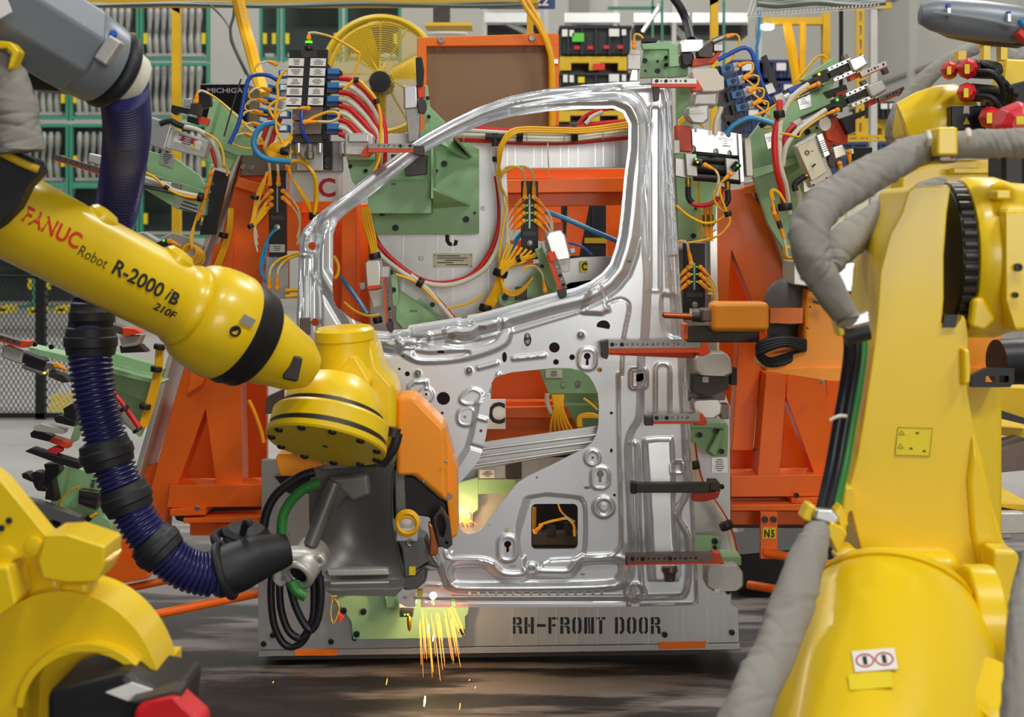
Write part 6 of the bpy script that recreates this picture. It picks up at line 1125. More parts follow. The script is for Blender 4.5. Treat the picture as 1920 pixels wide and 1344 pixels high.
# bits around the weld gun side, left
wire('salmon and yellow cable pair falling left of the wrist flange', [(466, 750, 4.85), (478, 775, 4.85), (490, 810, 4.85), (494, 830, 4.85)], 4, 'plug_orange', Y=4.85, grp=None)
tag(MB().prism([(500, 744), (530, 730), (530, 776), (496, 776)], 4.85, .04).build('junction_block', 'steel_brown', bevel=.002), 'brown steel junction block behind the wrist flange at the left', 'block')
tag(MB().prism([(562, 596), (578, 596), (578, 628), (562, 628)], 4.47, .03).build('door_pad', 'steel_brown', bevel=.002), 'brown locating pad on the door left edge beside the robot wrist', 'pad')
f = T('small_clip', 'yellow clip with a thin wire hanging left of the green foot bracket', 'clip', P(625, 1160, 4.7)); bits(f, [('clip', 'sticker_yellow', (620, 1108, 631, 1119), 4.7, .02), ('orange_flag', 'arm_orange', [(632, 1146), (646, 1158), (636, 1168)], 4.72, .01)]); MB().tube(px([(624, 1120, 4.7), (620, 1150, 4.7), (626, 1168, 4.7), (636, 1140, 4.7), (628, 1122, 4.7)]), .002, 6).build('wire', 'cable_yellow', f)
for x, w in ((767, 'below the lower gun jaw'),): tag(MB().lathe([(0, .004), (.01, .007), (.035, .006), (.045, .002)], P(x, 1154, 4.66), (.02, 0, -1), 12).build('brass_pin', 'brass'), 'brass drop shaped pin '+w, 'pin')
# ---- sparks from the weld
rnd = random.Random(11); sg = 'weld sparks'
def spark(x0, y0, x1, y1, Y, r, m, lab): tag(MB().tube([P(x0, y0, Y), P((x0+x1)/2+.4, (y0+y1)/2, Y-.01), P(x1, y1, Y-.02)], [r*.5, r, r*.4], 5, sub=3).build('spark', m), lab, 'spark', sg)
for k in range(34):
    x = rnd.choice((rnd.uniform(786, 800), rnd.uniform(800, 830), rnd.uniform(832, 846))); y = rnd.uniform(1138, 1170); L = rnd.uniform(45, 112); dx = (x-806)*.012*L*.22+L*.10
    spark(x, y, x+dx, y+L, 4.42-rnd.uniform(0, .12), rnd.uniform(.0003, .0007), 'spark', 'thin orange spark trail in the shower falling below the door lower left corner')
for k in range(12): x = rnd.uniform(840, 852); L = rnd.uniform(30, 60); spark(x, 1140, x+L*.42, 1140+L, 4.4, .0005, 'spark', 'thin orange spark trail slanting right across the green foot bracket')
for x, y, L, r, w in ((797, 1305, 19, .0028, 'largest white spark low at the bottom edge'), (804, 1172, 14, .0022, 'white spark blob in the shower above the ledge'), (813, 1190, 12, .002, 'white spark blob at the ledge'), (726, 1272, 12, .0012, 'orange spark low left of the shower'), (863, 1318, 12, .0012, 'orange spark low right of the shower'), (881, 1273, 3, .001, 'tiny orange spark on the dark floor, upper'), (892, 1287, 3, .001, 'tiny orange spark on the dark floor, lower'), (513, 1277, 3, .001, 'tiny orange spark far left on the floor')):
    spark(x, y, x-2, y+L, 4.3, r, 'spark_hot' if 'white' in w else 'spark', w)
for k in range(16):
    a = rnd.uniform(-.2, 1.3); L = rnd.uniform(8, 26); x, y = 862+rnd.uniform(0, 10), 965+rnd.uniform(-5, 15); spark(x, y, x+L*math.cos(a), y+L*math.sin(a), 4.6, .0006, 'spark', 'short spark trail in the small shower at the left end of the service opening')
tag(MB().lathe([(-.012, .004), (-.006, .010), (.006, .010), (.012, .004)], P(812, 1117, 4.54), (0, 1, 0), 12).build('weld_point', 'spark_hot'), 'white hot weld point shining through the lowest left keyhole of the door', 'weld glow')
for i, (x, y, Y, e) in enumerate(((812, 1122, 4.60, 2.4), (806, 1150, 4.62, 1.1), (866, 972, 4.72, .9))):
    l = bpy.data.lights.new('weld_light', 'POINT'); l.energy = e; l.color = (1, .62, .3); l.shadow_soft_size = .012; l.specular_factor = .15; o = bpy.data.objects.new('weld_light', l); COL.objects.link(o); o.location = P(x, y, Y)
f = T('small_motor', 'small screwed motor plate lit by sparks in the service opening', 'motor', P(880, 990, 4.8)); bits(f, [('plate', 'steel_brown', (860, 952, 888, 988), 4.8, .03)]); MB().torus(P(877, 965, 4.798), (0, 1, 0), .009, .002, 18, 6).build('ring', 'steel', f)
for x, y in ((864, 956), (885, 956), (864, 984), (885, 984)): bolt(f, x, y, 4.8, 2, 'steel')
# ------------------------------------------------------------ robots
def ax(p0, p1):
    a, b = P(*p0), P(*p1); return a, (b-a).normalized(), (b-a).length
def ribbed(pts, r, pitch, n=18, depth=.1):
    """corrugated hose: a tube whose radius ripples along its length"""
    pts = [Vector(p) for p in pts]; q = []; N = len(pts)
    for i in range(N-1):
        g = lambda k: pts[max(0, min(N-1, k))]
        p0, p1, p2, p3 = g(i-1), g(i), g(i+1), g(i+2)
        for j in range(60):
            t = j/60; q.append(.5*((2*p1)+(-p0+p2)*t+(2*p0-5*p1+4*p2-p3)*t*t+(-p0+3*p1-3*p2+p3)*t**3))
    q.append(pts[-1]); L = [0]
    for a, b in zip(q, q[1:]): L.append(L[-1]+(b-a).length)
    out = []; rr = []; s = 0; k = 0; step = pitch/5
    while s <= L[-1]:
        while k < len(L)-2 and L[k+1] < s: k += 1
        f = (s-L[k])/max(1e-9, L[k+1]-L[k]); out.append(q[k].lerp(q[k+1], min(1, f)))
        ph = (s/pitch) % 1; rr.append(r*(1-depth*(.5-.5*math.cos(2*math.pi*ph))**2)); s += step
    return MB().tube(out, rr, n, smooth=False)
def canvas(pts, r, seed=0, amp=.07, n=44):
    """loose canvas sleeve with diagonal folds"""
    m = MB(); m.tube(pts, [q*.9 for q in r] if hasattr(r, '__len__') else r*.9, n, sub=26); k = len(m.v)//n; rnd = random.Random(seed); fo = [(rnd.uniform(0, k), rnd.uniform(0, n), rnd.uniform(1.6, 4.2), rnd.uniform(5, 13), rnd.uniform(-1.1, 1.4), rnd.choice((-1, -1, -.8, 1))) for _ in range(int(k*.42))]
    cs = [sum((Vector(m.v[i*n+j]) for j in range(n)), Vector())/n for i in range(k)]; out = []
    for i in range(k):
        for j in range(n):
            d = 0
            for ci, cj, w, l, sl, sg in fo:
                if abs(i-ci) > l*2: continue
                dj = (j-cj+n/2) % n-n/2; q = (i-ci)-sl*dj
                if abs(q) > w*1.6: continue
                d += sg*math.exp(-(q/w*2.2)**2-(dj/l)**2)
            d = max(-1.6, min(1.2, d)); v = Vector(m.v[i*n+j]); out.append(tuple(cs[i]+(v-cs[i])*(1+amp*d+.03*math.sin(i*.21+j*.5+seed))))
    m.v = out; return m
# ---- near left robot: forearm, wrist
lr = T('welding_robot', 'yellow robot forearm with red and black lettering reaching in from the left', 'robot', P(610, 890, 3.6))
a, d, L = ax((-110, 333, 3.0), (347, 572, 3.32)); u = .00118
pr = lambda l: [(L+s*u*1.08, r*.0011) for s, r in l]
MB().lathe(pr([(-560, 60), (-540, 84), (-420, 84), (-380, 78), (-90, 76), (-30, 75), (-14, 74), (-8, 78), (-2, 81), (3, 81), (6, 77)]), a, d, 56).build('forearm', 'robot_yellow', lr, ang=50)
MB().lathe(pr([(4, 76), (8, 84), (20, 95), (40, 102), (62, 106), (84, 107), (90, 105), (92, 98)]), a, d, 56).build('wrist_bell', 'robot_yellow', lr, ang=50)
MB().lathe(pr([(90, 96), (92, 103), (112, 104), (118, 100), (136, 98), (142, 92), (143, 60)]), a, d, 56).build('joint_ring', 'black', lr, ang=40)
MB().lathe(pr([(138, 60), (150, 76), (175, 74), (200, 66), (235, 58), (262, 40)]), a, d, 40).build('wrist_neck', 'robot_yellow', lr, ang=50)
u_ = d.cross(Vector((0, 1, 0))).normalized(); toc = (Vector((0, -1, 0))-d*Vector((0, -1, 0)).dot(d)).normalized(); up_ = toc.cross(d).normalized()
if up_.z < 0: up_ = -up_
def onarm(s, hgt, r, lift=0):   # point on the forearm surface: s px along, hgt px above the axis
    rr = r*.0011; h = hgt*.0011; return a+d*(L+s*u*1.08)+up_*h+toc*(math.sqrt(max(0, rr*rr-h*h))+lift)
for s, hh in ((-217, 78), (-60, 78)):
    c = a+d*(L+s*u)+up_*(66*.0011); MB().lathe([(0, .034), (.014, .032), (.022, .024), (.024, .01)], c, up_+d*.1, 24).build('boss', 'robot_yellow', lr)
rx = d; rz = toc; ry = rz.cross(rx)
Rm = Matrix((rx, ry, rz)).transposed()
def wrap(body, s, hgt, h, m, bold=0, sx=1., shear=0):
    o = text(body, 0, 0, 3.3, h, m, lr, R=Rm, at=Vector((0, 0, 0)), bold=bold, sx=sx, ext=.0, shear=shear, name='lettering')
    off = Vector(lr.location); r = 77.5*.0011
    for v in o.data.vertices:
        w = v.co+off; x = w.dot(rx); y = w.dot(ry)+hgt*.0011
        p = a+d*(L+s*u*1.08+x)+ry*y+rz*(math.sqrt(max(1e-6, r*r-y*y))+.0008); v.co = p-off
    return o
wrap('FANUC', -334, 12, 26, 'letter_red', bold=1.0, sx=.92)
wrap('Robot', -232, 4, 19, 'ink', bold=-.1, sx=.86)
wrap('R-2000', -170, 4, 25, 'ink', bold=.8, sx=1.02); wrap('i', -71, 6, 24, 'ink', bold=.4, shear=.2); wrap('B', -62, 4, 22, 'ink', bold=1.1)
wrap('210F', -76, -20, 14, 'ink', bold=.6, sx=1.15)
# bell details
ctr = a+d*(L+55*u*1.08)
q = ctr+toc*(103*.0011)+up_*(.02); MB().lathe([(0, .012), (.004, .012), (.004, .008), (-.004, .006)], q, toc, 18).build('plug', 'steel_dark', lr)
MB().box(q+up_*.03+d*.012, (.03, .003, .02), Rm.to_3x3() @ Matrix.Rotation(math.pi/2, 3, 'X')).build('foil_tag', 'alu_cast', lr)
q = a+d*(L+200*u*1.08)+toc*(68*.0011); m = MB(); m.box((0, 0, 0), (.034, .012, .054)); m.v = [tuple(q+Matrix.Rotation(math.radians(12), 3, 'Y') @ Vector(v)) for v in m.v]; m.build('side_cover', 'steel_dark', lr, bevel=.005)
# wrist housing (yoke) with its capped motor and the big flange discs
Yw = 3.72
MB().prism([(590, 640), (605, 618), (690, 622), (704, 650), (714, 690), (742, 722), (742, 800), (722, 856), (680, 872), (560, 800), (520, 768), (548, 740), (585, 735), (602, 700)], Yw, .17).build('wrist_housing', 'robot_yellow', lr, bevel=.02, seg=4)
MB().lathe([(0, .02), (.001, .062), (.008, .070), (.03, .071), (.033, .068), (.10, .068), (.13, .074)], P(645, 612, Yw+.03), Vector((0.05, .05, -1)), 40).build('motor_cap', 'robot_yellow', lr)
MB().prism([(626, 700), (650, 664), (672, 666), (700, 712), (690, 742), (612, 728)], Yw-.035, .06).build('gusset', 'robot_yellow', lr, bevel=.012, seg=3)
MB().prism([(612, 735), (640, 722), (706, 742), (716, 790), (560, 775), (575, 750)], Yw-.05, .1).build('lower_boss', 'robot_yellow', lr, bevel=.014, seg=3)
for k in range(4): MB().lathe([(0, .006), (.008, .006), (.009, .003)], P(631+k*17, 724+k*4.5, Yw-.06), (0, -.5, 1), 10).build('bolt', 'black', lr)
fd = Vector((-.155, -.42, -.89)).normalized(); fo = P(610, 836, 3.58); k = 3.58/F
dp = lambda l: [(t*k, r*k) for t, r in l]
MB().lathe(dp([(0, 100), (0, 112), (-4, 115), (-14, 115), (-15, 108)]), fo, fd, 64).build('tool_flange', 'robot_yellow', lr, ang=30)
MB().lathe(dp([(-14, 111), (-24, 111)]), fo, fd, 64).build('seal_band', 'steel_dark', lr)
MB().lathe(dp([(-23, 108), (-25, 112), (-52, 111), (-58, 106), (-60, 96)]), fo, fd, 64).build('flange_body', 'robot_yellow', lr, ang=30)
MB().lathe(dp([(-58, 99), (-68, 98)]), fo, fd, 64).build('seal_band', 'steel_dark', lr)
MB().lathe(dp([(-67, 90), (-69, 96), (-88, 92), (-112, 78), (-130, 60), (-134, 20)]), fo, fd, 64).build('flange_shoulder', 'robot_yellow', lr, ang=30)
fu = fd.orthogonal().normalized(); fw = fd.cross(fu)
for j in range(11):
    an = 2*math.pi*j/11+.2; c = fo+(fu*math.cos(an)+fw*math.sin(an))*(102*k); MB().lathe([(-.004, .0095), (.004, .0095), (.006, .006)], c, fd, 10).build('bolt', 'black', lr)
MB().lathe([(0, .006), (.002, .006)], fo+fw*.0, fd, 10).build('centre_plug', 'steel_dark', lr)
# ---- dress package above: cable carrier drum, sleeve
dp_ = T('hose_carrier', 'grey moulded hose carrier at the top left corner above the robot forearm', 'hose carrier', P(100, 180, 2.9))
a2, d2, L2 = ax((-120, -70, 2.7), (226, 140, 2.98)); g = .001
MB().lathe([(0, .088), (L2-.11, .088), (L2-.10, .083)], a2, d2, 8).build('casing', 'tank_grey', dp_, bevel=.006, ang=20)
MB().lathe([(L2-.11, .074), (L2-.09, .082), (L2-.045, .078), (L2-.04, .07)], a2, d2, 40).build('collar', 'tank_grey', dp_)
MB().torus(a2+d2*(L2-.022), d2, .062, .016, 40, 12).build('rubber_ring', 'rubber', dp_)
MB().lathe([(L2-.03, .06), (L2-.02, .062), (L2+.028, .052), (L2+.03, .045)], a2, d2, 40).build('cream_cuff', 'hose_white', dp_)
MB().box(P(205, 95, 2.84), (.026, .03, .05), Matrix.Rotation(.6, 3, 'Y')).build('latch', 'alu_cast', dp_, bevel=.004); MB().lathe([(0, .008), (.012, .007)], P(210, 70, 2.84), (0.4, -.6, .6), 12).build('blue_cap', 'cord_blue', dp_)
MB().prism([(-10, -10), (10, -8), (22, 22), (-10, 40)], 2.66, .004).build('white_tag', 'paper', dp_)
MB().prism([(-20, 60), (150, 145), (165, 175), (60, 168), (-20, 120)], 2.98, .08).build('under_plate', 'steel_dark', dp_, bevel=.006)
MB().prism([(-10, 75), (20, 78), (35, 95), (22, 128), (12, 132), (20, 100), (10, 90), (-10, 92)], 2.7, .04).build('bracket', 'robot_yellow', dp_, bevel=.004)
o = canvas(px([(-40, 110, 2.75), (10, 160, 2.75), (30, 230, 2.75), (36, 285, 2.75)]), .046, 3).build('canvas_sleeve', 'canvas'); tag(o, 'grey canvas sleeve bunched at the left edge above the forearm', 'sleeve')
st = T('strap_bracket', 'black rubber strap bracket with a green band at the left edge', 'bracket', P(20, 400, 2.85))
MB().prism([(-30, 282), (20, 280), (68, 300), (76, 322), (50, 350), (30, 390), (0, 420), (-30, 440)], 2.78, .05).build('strap', 'rubber', st, bevel=.012, seg=3)
MB().tube(px([(0, 285, 2.77), (40, 305, 2.765), (72, 318, 2.77)]), .007, 10).build('green_band', 'pallet_yellow', st)
# ---- navy corrugated hose with rubber cuffs
hp = [(232, 165, 2.96), (238, 230, 3.1), (233, 300, 3.3), (219, 390, 3.44), (196, 480, 3.5), (174, 570, 3.5), (168, 650, 3.44), (178, 740, 3.42), (200, 830, 3.42), (232, 925, 3.42), (282, 1010, 3.42), (340, 1062, 3.44), (392, 1078, 3.46), (418, 1073, 3.47)]
hs_ = T('corrugated_hose', 'dark blue corrugated hose hanging behind the left robot forearm', 'hose', P(232, 925, 3.42))
ribbed(px(hp), 41*.00115, .0112, 22, .2).build('hose', 'hose_navy', hs_)
def cuff(x, y, Y, dx, dy, r, h):
    c = P(x, y, Y); dd = Vector((dx, 0, -dy)).normalized(); r *= .00115; h *= .00115
    MB().lathe([(-h, r*.82), (-h*.92, r*.95), (-h*.4, r), (-h*.3, r*1.06), (h*.3, r*1.06), (h*.4, r), (h*.92, r*.95), (h, r*.82)], c, dd, 36).build('cuff', 'rubber', hs_)
cuff(170, 640, 3.44, 0, 1, 47, 27); cuff(200, 850, 3.42, .3, 1, 48, 26); cuff(237, 934, 3.42, .4, 1, 46, 26); cuff(296, 1026, 3.42, .75, .75, 46, 24); cuff(172, 592, 3.46, 0, 1, 40, 26)
# rubber elbow boot at the end of the hose
bt = T('rubber_boot', 'black rubber boot bundle joining the blue hose to the weld gun fitting', 'boot', P(470, 1110, 3.5))
MB().tube(px([(400, 1078, 3.47), (440, 1064, 3.49), (480, 1046, 3.52), (540, 1030, 3.55)]), [.052, .056, .052, .034], 26).build('boot', 'rubber', bt)
MB().torus(P(422, 1070, 3.48), (1, 0, .35), .056, .010, 36, 10).build('lip', 'rubber', bt)
for k, r_ in enumerate((.05, .044, .04)): MB().torus(P(444+k*20, 1018-k*1.5, 3.55-k*.01), (.35, -.2, 1), r_, .011, 30, 10).build('loop', 'rubber', bt)
MB().lathe([(0, .05), (.02, .052), (.03, .04)], P(460, 1012, 3.55), (.1, -.2, 1), 26).build('cap', 'rubber', bt); MB().tube(px([(455, 1000, 3.5), (462, 978, 3.48), (470, 985, 3.48)]), .008, 8).build('clip', 'rubber', bt)
# ---- weld gun on the left robot
gn = T('weld_gun', 'grey cast weld gun under orange covers hanging from the left robot wrist', 'weld gun', P(690, 1115, 3.85))
Yg = 3.74
m = MB(); prof = []
rows_ = 16; v = []; f = []
outl = [(588, 880, 738, 872), (583, 905, 737, 890), (582, 935, 736, 915), (582, 960, 735, 940), (583, 985, 736, 968), (584, 1005, 738, 992), (586, 1025, 742, 1015), (592, 1045, 747, 1035), (597, 1060, 751, 1052), (602, 1075, 755, 1068), (606, 1090, 757, 1085), (612, 1104, 752, 1102), (624, 1113, 740, 1115)]
for i, (x0, y0, x1, y1) in enumerate(outl):
    for j in range(9):
        t = j/8; dip = .065*math.sin(math.pi*t)*math.sin(math.pi*min(1, i/10.)); v.append(P(x0+(x1-x0)*t, y0+(y1-y0)*t, Yg+dip-(.03 if i > 10 else 0)))
n_ = len(outl); f = [(i*9+j, (i+1)*9+j, (i+1)*9+j+1, i*9+j+1) for i in range(n_-1) for j in range(8)]
m.add(v, f); m.add([q+Vector((0, .16, 0)) for q in v], [t[::-1] for t in f])
per = [i*9 for i in range(n_)]+[(n_-1)*9+j for j in range(1, 9)]+[i*9+8 for i in range(n_-2, -1, -1)]+[j for j in range(7, 0, -1)]
N0 = len(v); m.f += [(per[k], per[(k+1) % len(per)], per[(k+1) % len(per)]+N0, per[k]+N0) for k in range(len(per))]
m.build('cast_body', 'gun_grey', gn, ang=40, bevel=.004)
MB().prism([(612, 1068), (726, 1066), (730, 1078), (616, 1080)], Yg-.005, .03).prism([(618, 1092), (730, 1090), (728, 1100), (622, 1102)], Yg-.012, .03).build('body_rib', 'alu_cast', gn, bevel=.003)
MB().prism([(738, 880), (742, 1010), (752, 1030), (758, 1085), (780, 1080), (800, 1060), (826, 1068), (812, 1050), (796, 1010), (762, 1000), (758, 880)], Yg+.03, .1).build('side_arm', 'gun_grey', gn, bevel=.006)
MB().prism([(745, 1050), (800, 1056), (800, 1090), (782, 1105), (760, 1108), (745, 1098)], Yg+.06, .1).build('lower_jaw', 'gun_grey', gn, bevel=.008)
MB().prism([(760, 1020), (800, 1020), (822, 1050), (826, 1068), (806, 1072), (770, 1050)], Yg+.05, .08).build('jaw_link', 'alu_cast', gn, bevel=.006)
MB().rect(767, 1063, 779, 1078, Yg+.02, .02).build('yellow_clip', 'sticker_yellow', gn); MB().rect(782, 1107, 792, 1118, Yg+.1, .02).build('yellow_clip', 'sticker_yellow', gn)
# orange covers
MB().prism([(742, 742), (776, 742), (833, 800), (838, 842), (838, 944), (775, 892), (742, 892)], Yg+.02, .14).build('cover', 'gun_orange', gn, bevel=.012, seg=3)
MB().prism([(833, 800), (845, 840), (856, 880), (858, 1002), (846, 1012), (838, 944)], Yg+.06, .12).build('cover_side', 'gun_orange', gn, bevel=.004)
MB().prism([(516, 862), (520, 850), (600, 850), (612, 893), (524, 893)], Yg+.05, .12).build('cover_left', 'gun_orange', gn, bevel=.006)
MB().prism([(514, 893), (582, 890), (582, 925), (540, 925)], Yg+.1, .05).build('cover_inner', 'black', gn)
MB().prism([(738, 893), (776, 893), (838, 946), (846, 1010), (838, 1026), (812, 1026), (806, 970), (740, 960)], Yg+.08, .05).build('cover_inner', 'black', gn, bevel=.004)
MB().prism([(812, 970), (826, 950), (842, 975), (848, 1022), (838, 1030), (822, 1022)], Yg+.0, .03, holes=[closed_cr([(818, 975), (828, 962), (836, 985), (830, 1008), (822, 1000)], 2), circ(837, 1017, 3.5, 8)]).build('hinge_plate', 'steel_dark', gn, bevel=.003)
MB().prism([(802, 978), (810, 984), (822, 1026), (820, 1042), (804, 1042), (806, 1010)], Yg-.01, .02).build('electrode_arm', 'copper', gn, bevel=.004)
for x, y in ((795, 901), (837, 866)): bolt(gn, x, y, Yg+.01, 3, 'steel')
MB().lathe([(0, .008), (-.012, .007)], P(842, 930, Yg+.04), (0, 1, 0), 10).build('latch', 'steel', gn)
MB().torus(P(764, 978, Yg-.015), (0.1, 1, .1), .026, .0042, 30, 8).torus(P(764, 981, Yg-.025), (0.15, 1, .05), .024, .0042, 30, 8).torus(P(763, 986, Yg-.02), (0.1, 1, .2), .023, .004, 30, 8).build('wire_coil', 'cable_yellow', gn)
MB().rect(742, 992, 784, 1016, Yg+.02, .06).build('motor_face', 'alu_cast', gn, bevel=.004); MB().lathe([(0, .03), (-.02, .03), (-.022, .01)], P(760, 985, Yg+.05), (0, 1, 0), 24).build('motor_end', 'alu_bright', gn); MB().torus(P(770, 1017, Yg+.01), (0, 1, 0), .007, .002, 16, 6).build('ring_mark', 'steel', gn)
MB().cyl(P(628, 905, Yg-.1), P(582, 1022, Yg-.12), .0165, 18).build('gas_rod', 'gun_grey', gn); MB().cyl(P(636, 915, Yg-.06), P(618, 940, Yg-.06), .026, 20).build('rod_sleeve', 'gun_grey', gn)
MB().prism([(612, 895), (690, 890), (695, 930), (660, 942), (640, 925)], Yg-.04, .05).build('arm_root', 'gun_grey', gn, bevel=.01)
MB().tube(px([(716, 870, Yg-.02), (738, 840, Yg-.03), (746, 812, Yg-.03)]), .012, 12).build('plug_cable', 'rubber', gn)
MB().cyl(P(737, 818, Yg-.03), P(741, 802, Yg-.03), .015, 14).build('plug', 'steel_dark', gn)
fg = T('clamp_fitting', 'cast aluminium pipe fitting with an open round port below the rubber boot', 'fitting', P(565, 1090, 3.6))
MB().prism([(520, 1006), (538, 1000), (544, 1040), (540, 1096), (524, 1102), (510, 1090), (514, 1050)], 3.6, .04).build('flange_plate', 'alu_cast', fg, bevel=.006)
MB().tube([P(590, 1030, 3.66), P(558, 1082, 3.58)], [.038, .036], 24, smooth=False, caps=False).build('body', 'alu_cast', fg, solid=.01)
MB().torus(P(558, 1078, 3.585), (P(558, 1082, 3.58)-P(590, 1030, 3.66)).normalized(), .03, .008, 28, 10).build('port_rim', 'alu_cast', fg); MB().lathe([(0, .028), (.002, .028)], P(560, 1076, 3.6), (P(558, 1082, 3.58)-P(590, 1030, 3.66)).normalized(), 20).build('port', 'black', fg)
MB().tube([P(540, 1040, 3.6), P(570, 1040, 3.61), P(600, 1048, 3.63)], .02, 12).build('branch', 'alu_cast', fg); MB().torus(P(598, 1052, 3.6), (0, 1, .2), .011, .006, 16, 8).build('eye_lug', 'alu_cast', fg)
for x, y in ((530, 1015), (518, 1045), (532, 1085)): bolt(fg, x, y, 3.59, 4, 'steel')
# loops of black hose and the green hose
for i, (lab, pts, r, mm) in enumerate([
    ('outermost black cable loop hanging below the aluminium fitting', [(512, 1060), (508, 1110), (514, 1170), (532, 1206), (552, 1211), (572, 1196), (590, 1150), (597, 1100), (596, 1060)], .0088, 'hose_black'),
    ('middle black cable loop below the aluminium fitting', [(524, 1090), (527, 1140), (540, 1180), (560, 1196), (575, 1186), (588, 1150), (588, 1080)], .0088, 'hose_black'),
    ('inner black cable loop below the aluminium fitting', [(541, 1085), (552, 1130), (568, 1165), (583, 1181), (596, 1160), (602, 1120), (600, 1080)], .0088, 'hose_black'),
    ('black cable curving up left of the green hose', [(493, 1000), (500, 960), (520, 925), (560, 895), (590, 885)], .0105, 'hose_black'),
    ('green hose curving down beside the black cable', [(528, 1005), (530, 970), (545, 940), (572, 915), (600, 905)], .0115, 'hose_green'),
    ('short green hose under the aluminium fitting', [(546, 1090), (556, 1108), (574, 1118)], .0125, 'hose_green')]):
    tag(MB().tube([P(x, y, 3.63-.012*i) for x, y in pts], r, 12).build('gun_cable', mm), lab, 'cable', 'cables of the left weld gun')
# ---- lower left robot base
lb = T('welding_robot', 'yellow robot base with curved guard and a black motor at the lower left corner', 'robot', P(150, 1380, 2.3))
Yb = 2.3
MB().prism([(-40, 870), (0, 900), (92, 1012), (88, 1030), (75, 1036), (30, 1048), (14, 1060), (-40, 1065)], Yb, .05).build('upper_plate', 'robot_yellow', lb, bevel=.008, seg=3)
for x, y in ((64, 1022), (13, 1040)): MB().lathe([(0, .012), (-.008, .012), (-.009, .006)], P(x, y, Yb), (0, 1, 0), 18).build('boss', 'robot_yellow', lb)
for x, y in ((17, 976), (3, 990)): MB().lathe([(0, .005), (-.001, .005)], P(x, y, Yb-.001), (0, 1, 0), 10).build('bolt_hole', 'ink', lb)
MB().prism([(84, 1004), (130, 1002), (196, 1024), (196, 1060), (180, 1092), (128, 1094), (80, 1086), (70, 1050)], Yb-.02, .1).build('box_bracket', 'robot_yellow', lb, bevel=.01, seg=3)
MB().prism([(20, 1045), (80, 1030), (110, 1090), (115, 1130), (20, 1150)], Yb+.06, .1).build('web', 'robot_yellow', lb, bevel=.01)
MB().prism([(-40, 1060), (16, 1060), (32, 1130), (-10, 1160), (-40, 1165)], Yb-.03, .08).build('side_bracket', 'robot_yellow', lb, bevel=.01)
MB().rect(108, 1088, 168, 1140, Yb+.03, .06).build('neck', 'robot_yellow', lb, bevel=.012)
arc = lambda cx, cy, rx, ry, a0, a1, n: [(cx+rx*math.cos(math.radians(a0+(a1-a0)*i/n)), cy-ry*math.sin(math.radians(a0+(a1-a0)*i/n))) for i in range(n+1)]
MB().prism([(-60, 1400), (-60, 1180)]+arc(115, 1330, 190, 222, 138, 4, 26)+[(308, 1344), (285, 1330)]+arc(160, 1330, 128, 122, 12, 172, 22)+[(30, 1400)], Yb+.02, .12).build('curved_guard', 'robot_yellow', lb, bevel=.012, seg=4)
MB().prism(arc(160, 1335, 131, 128, 4, 176, 24)+arc(160, 1335, 118, 112, 176, 4, 24), Yb-.005, .05).build('guard_lip', 'robot_yellow', lb, bevel=.006)
MB().rect(30, 1225, 330, 1420, Yb+.13, .04).build('inner_wall', 'robot_yellow', lb)
MB().prism([(86, 1300), (100, 1290), (236, 1258), (262, 1280), (340, 1296), (330, 1400), (86, 1400)], Yb-.05, .16).build('motor', 'black', lb, bevel=.012, seg=3)
MB().prism([(198, 1298), (246, 1280), (288, 1294), (240, 1314)], Yb-.055, .004).build('warning_label', 'paper', lb)
MB().prism([(252, 1330), (268, 1318), (330, 1304), (345, 1320), (380, 1350), (380, 1400), (240, 1400)], Yb-.1, .06).build('red_motor_cap', 'motor_red', lb, bevel=.008, seg=3)
MB().prism([(240, 1316), (322, 1296), (338, 1296), (340, 1312), (330, 1308), (262, 1322)], Yb-.09, .05).build('cap_lip', 'steel_dark', lb, bevel=.003)
# ---- right robot, upper arm and shoulder
rr_ = T('welding_robot', 'large yellow robot arm standing upright at the right with a square warning sticker', 'robot', P(1700, 1344, 2.7))
Yr = 2.75
ARM = [(1703, 358), (1716, 349), (1778, 347), (1783, 352), (1776, 400), (1770, 480), (1770, 560), (1766, 606), (1790, 612), (1800, 600), (1806, 590), (1812, 600), (1817, 640), (1812, 690), (1815, 740), (1826, 800), (1840, 850), (1856, 930), (1880, 1010), (1896, 1036), (1906, 1040),
       (1905, 1070), (1892, 1130), (1870, 1160), (1800, 1160), (1640, 1136), (1633, 1090), (1612, 1020), (1594, 950), (1594, 905), (1606, 860), (1620, 780), (1632, 700), (1640, 640), (1645, 590), (1650, 510), (1668, 440), (1690, 400)]
MB().prism(ARM, Yr, .22).build('upper_arm', 'robot_yellow', rr_, bevel=.016, seg=4)
MB().prism([(1826, 812), (1856, 930), (1900, 1120), (1890, 1180), (1855, 1150), (1822, 1000), (1815, 900)], Yr-.012, .05).build('arm_rib', 'robot_yellow', rr_, bevel=.01, seg=3)
MB().prism([(1640, 1040), (1812, 1040), (1800, 1150), (1645, 1130)], Yr-.05, .1, ).build('arm_root', 'robot_yellow', rr_, bevel=.03, seg=5)
MB().cyl(P(1768, 478, Yr+.12), P(1802, 478, Yr+.12), .124, 56).build('joint_ring', 'black', rr_, bevel=.003)
for k in range(20):
    an = math.radians(90+14*k-7); c = P(1783, 478, Yr+.12); MB().lathe([(-.01, .0075), (.012, .0075)], c+Vector((0, -math.cos(an-math.pi/2)*.124, math.sin(an-math.pi/2)*.124)) if 0 else c+Vector((0, -abs(math.sin(math.radians(9*k)))*.124, math.cos(math.radians(9*k))*.124)), (1, 0, 0), 8).build('bolt', 'steel_dark', rr_)
a, d, L = ax((1796, 482, Yr+.12), (1960, 482, Yr+.12))
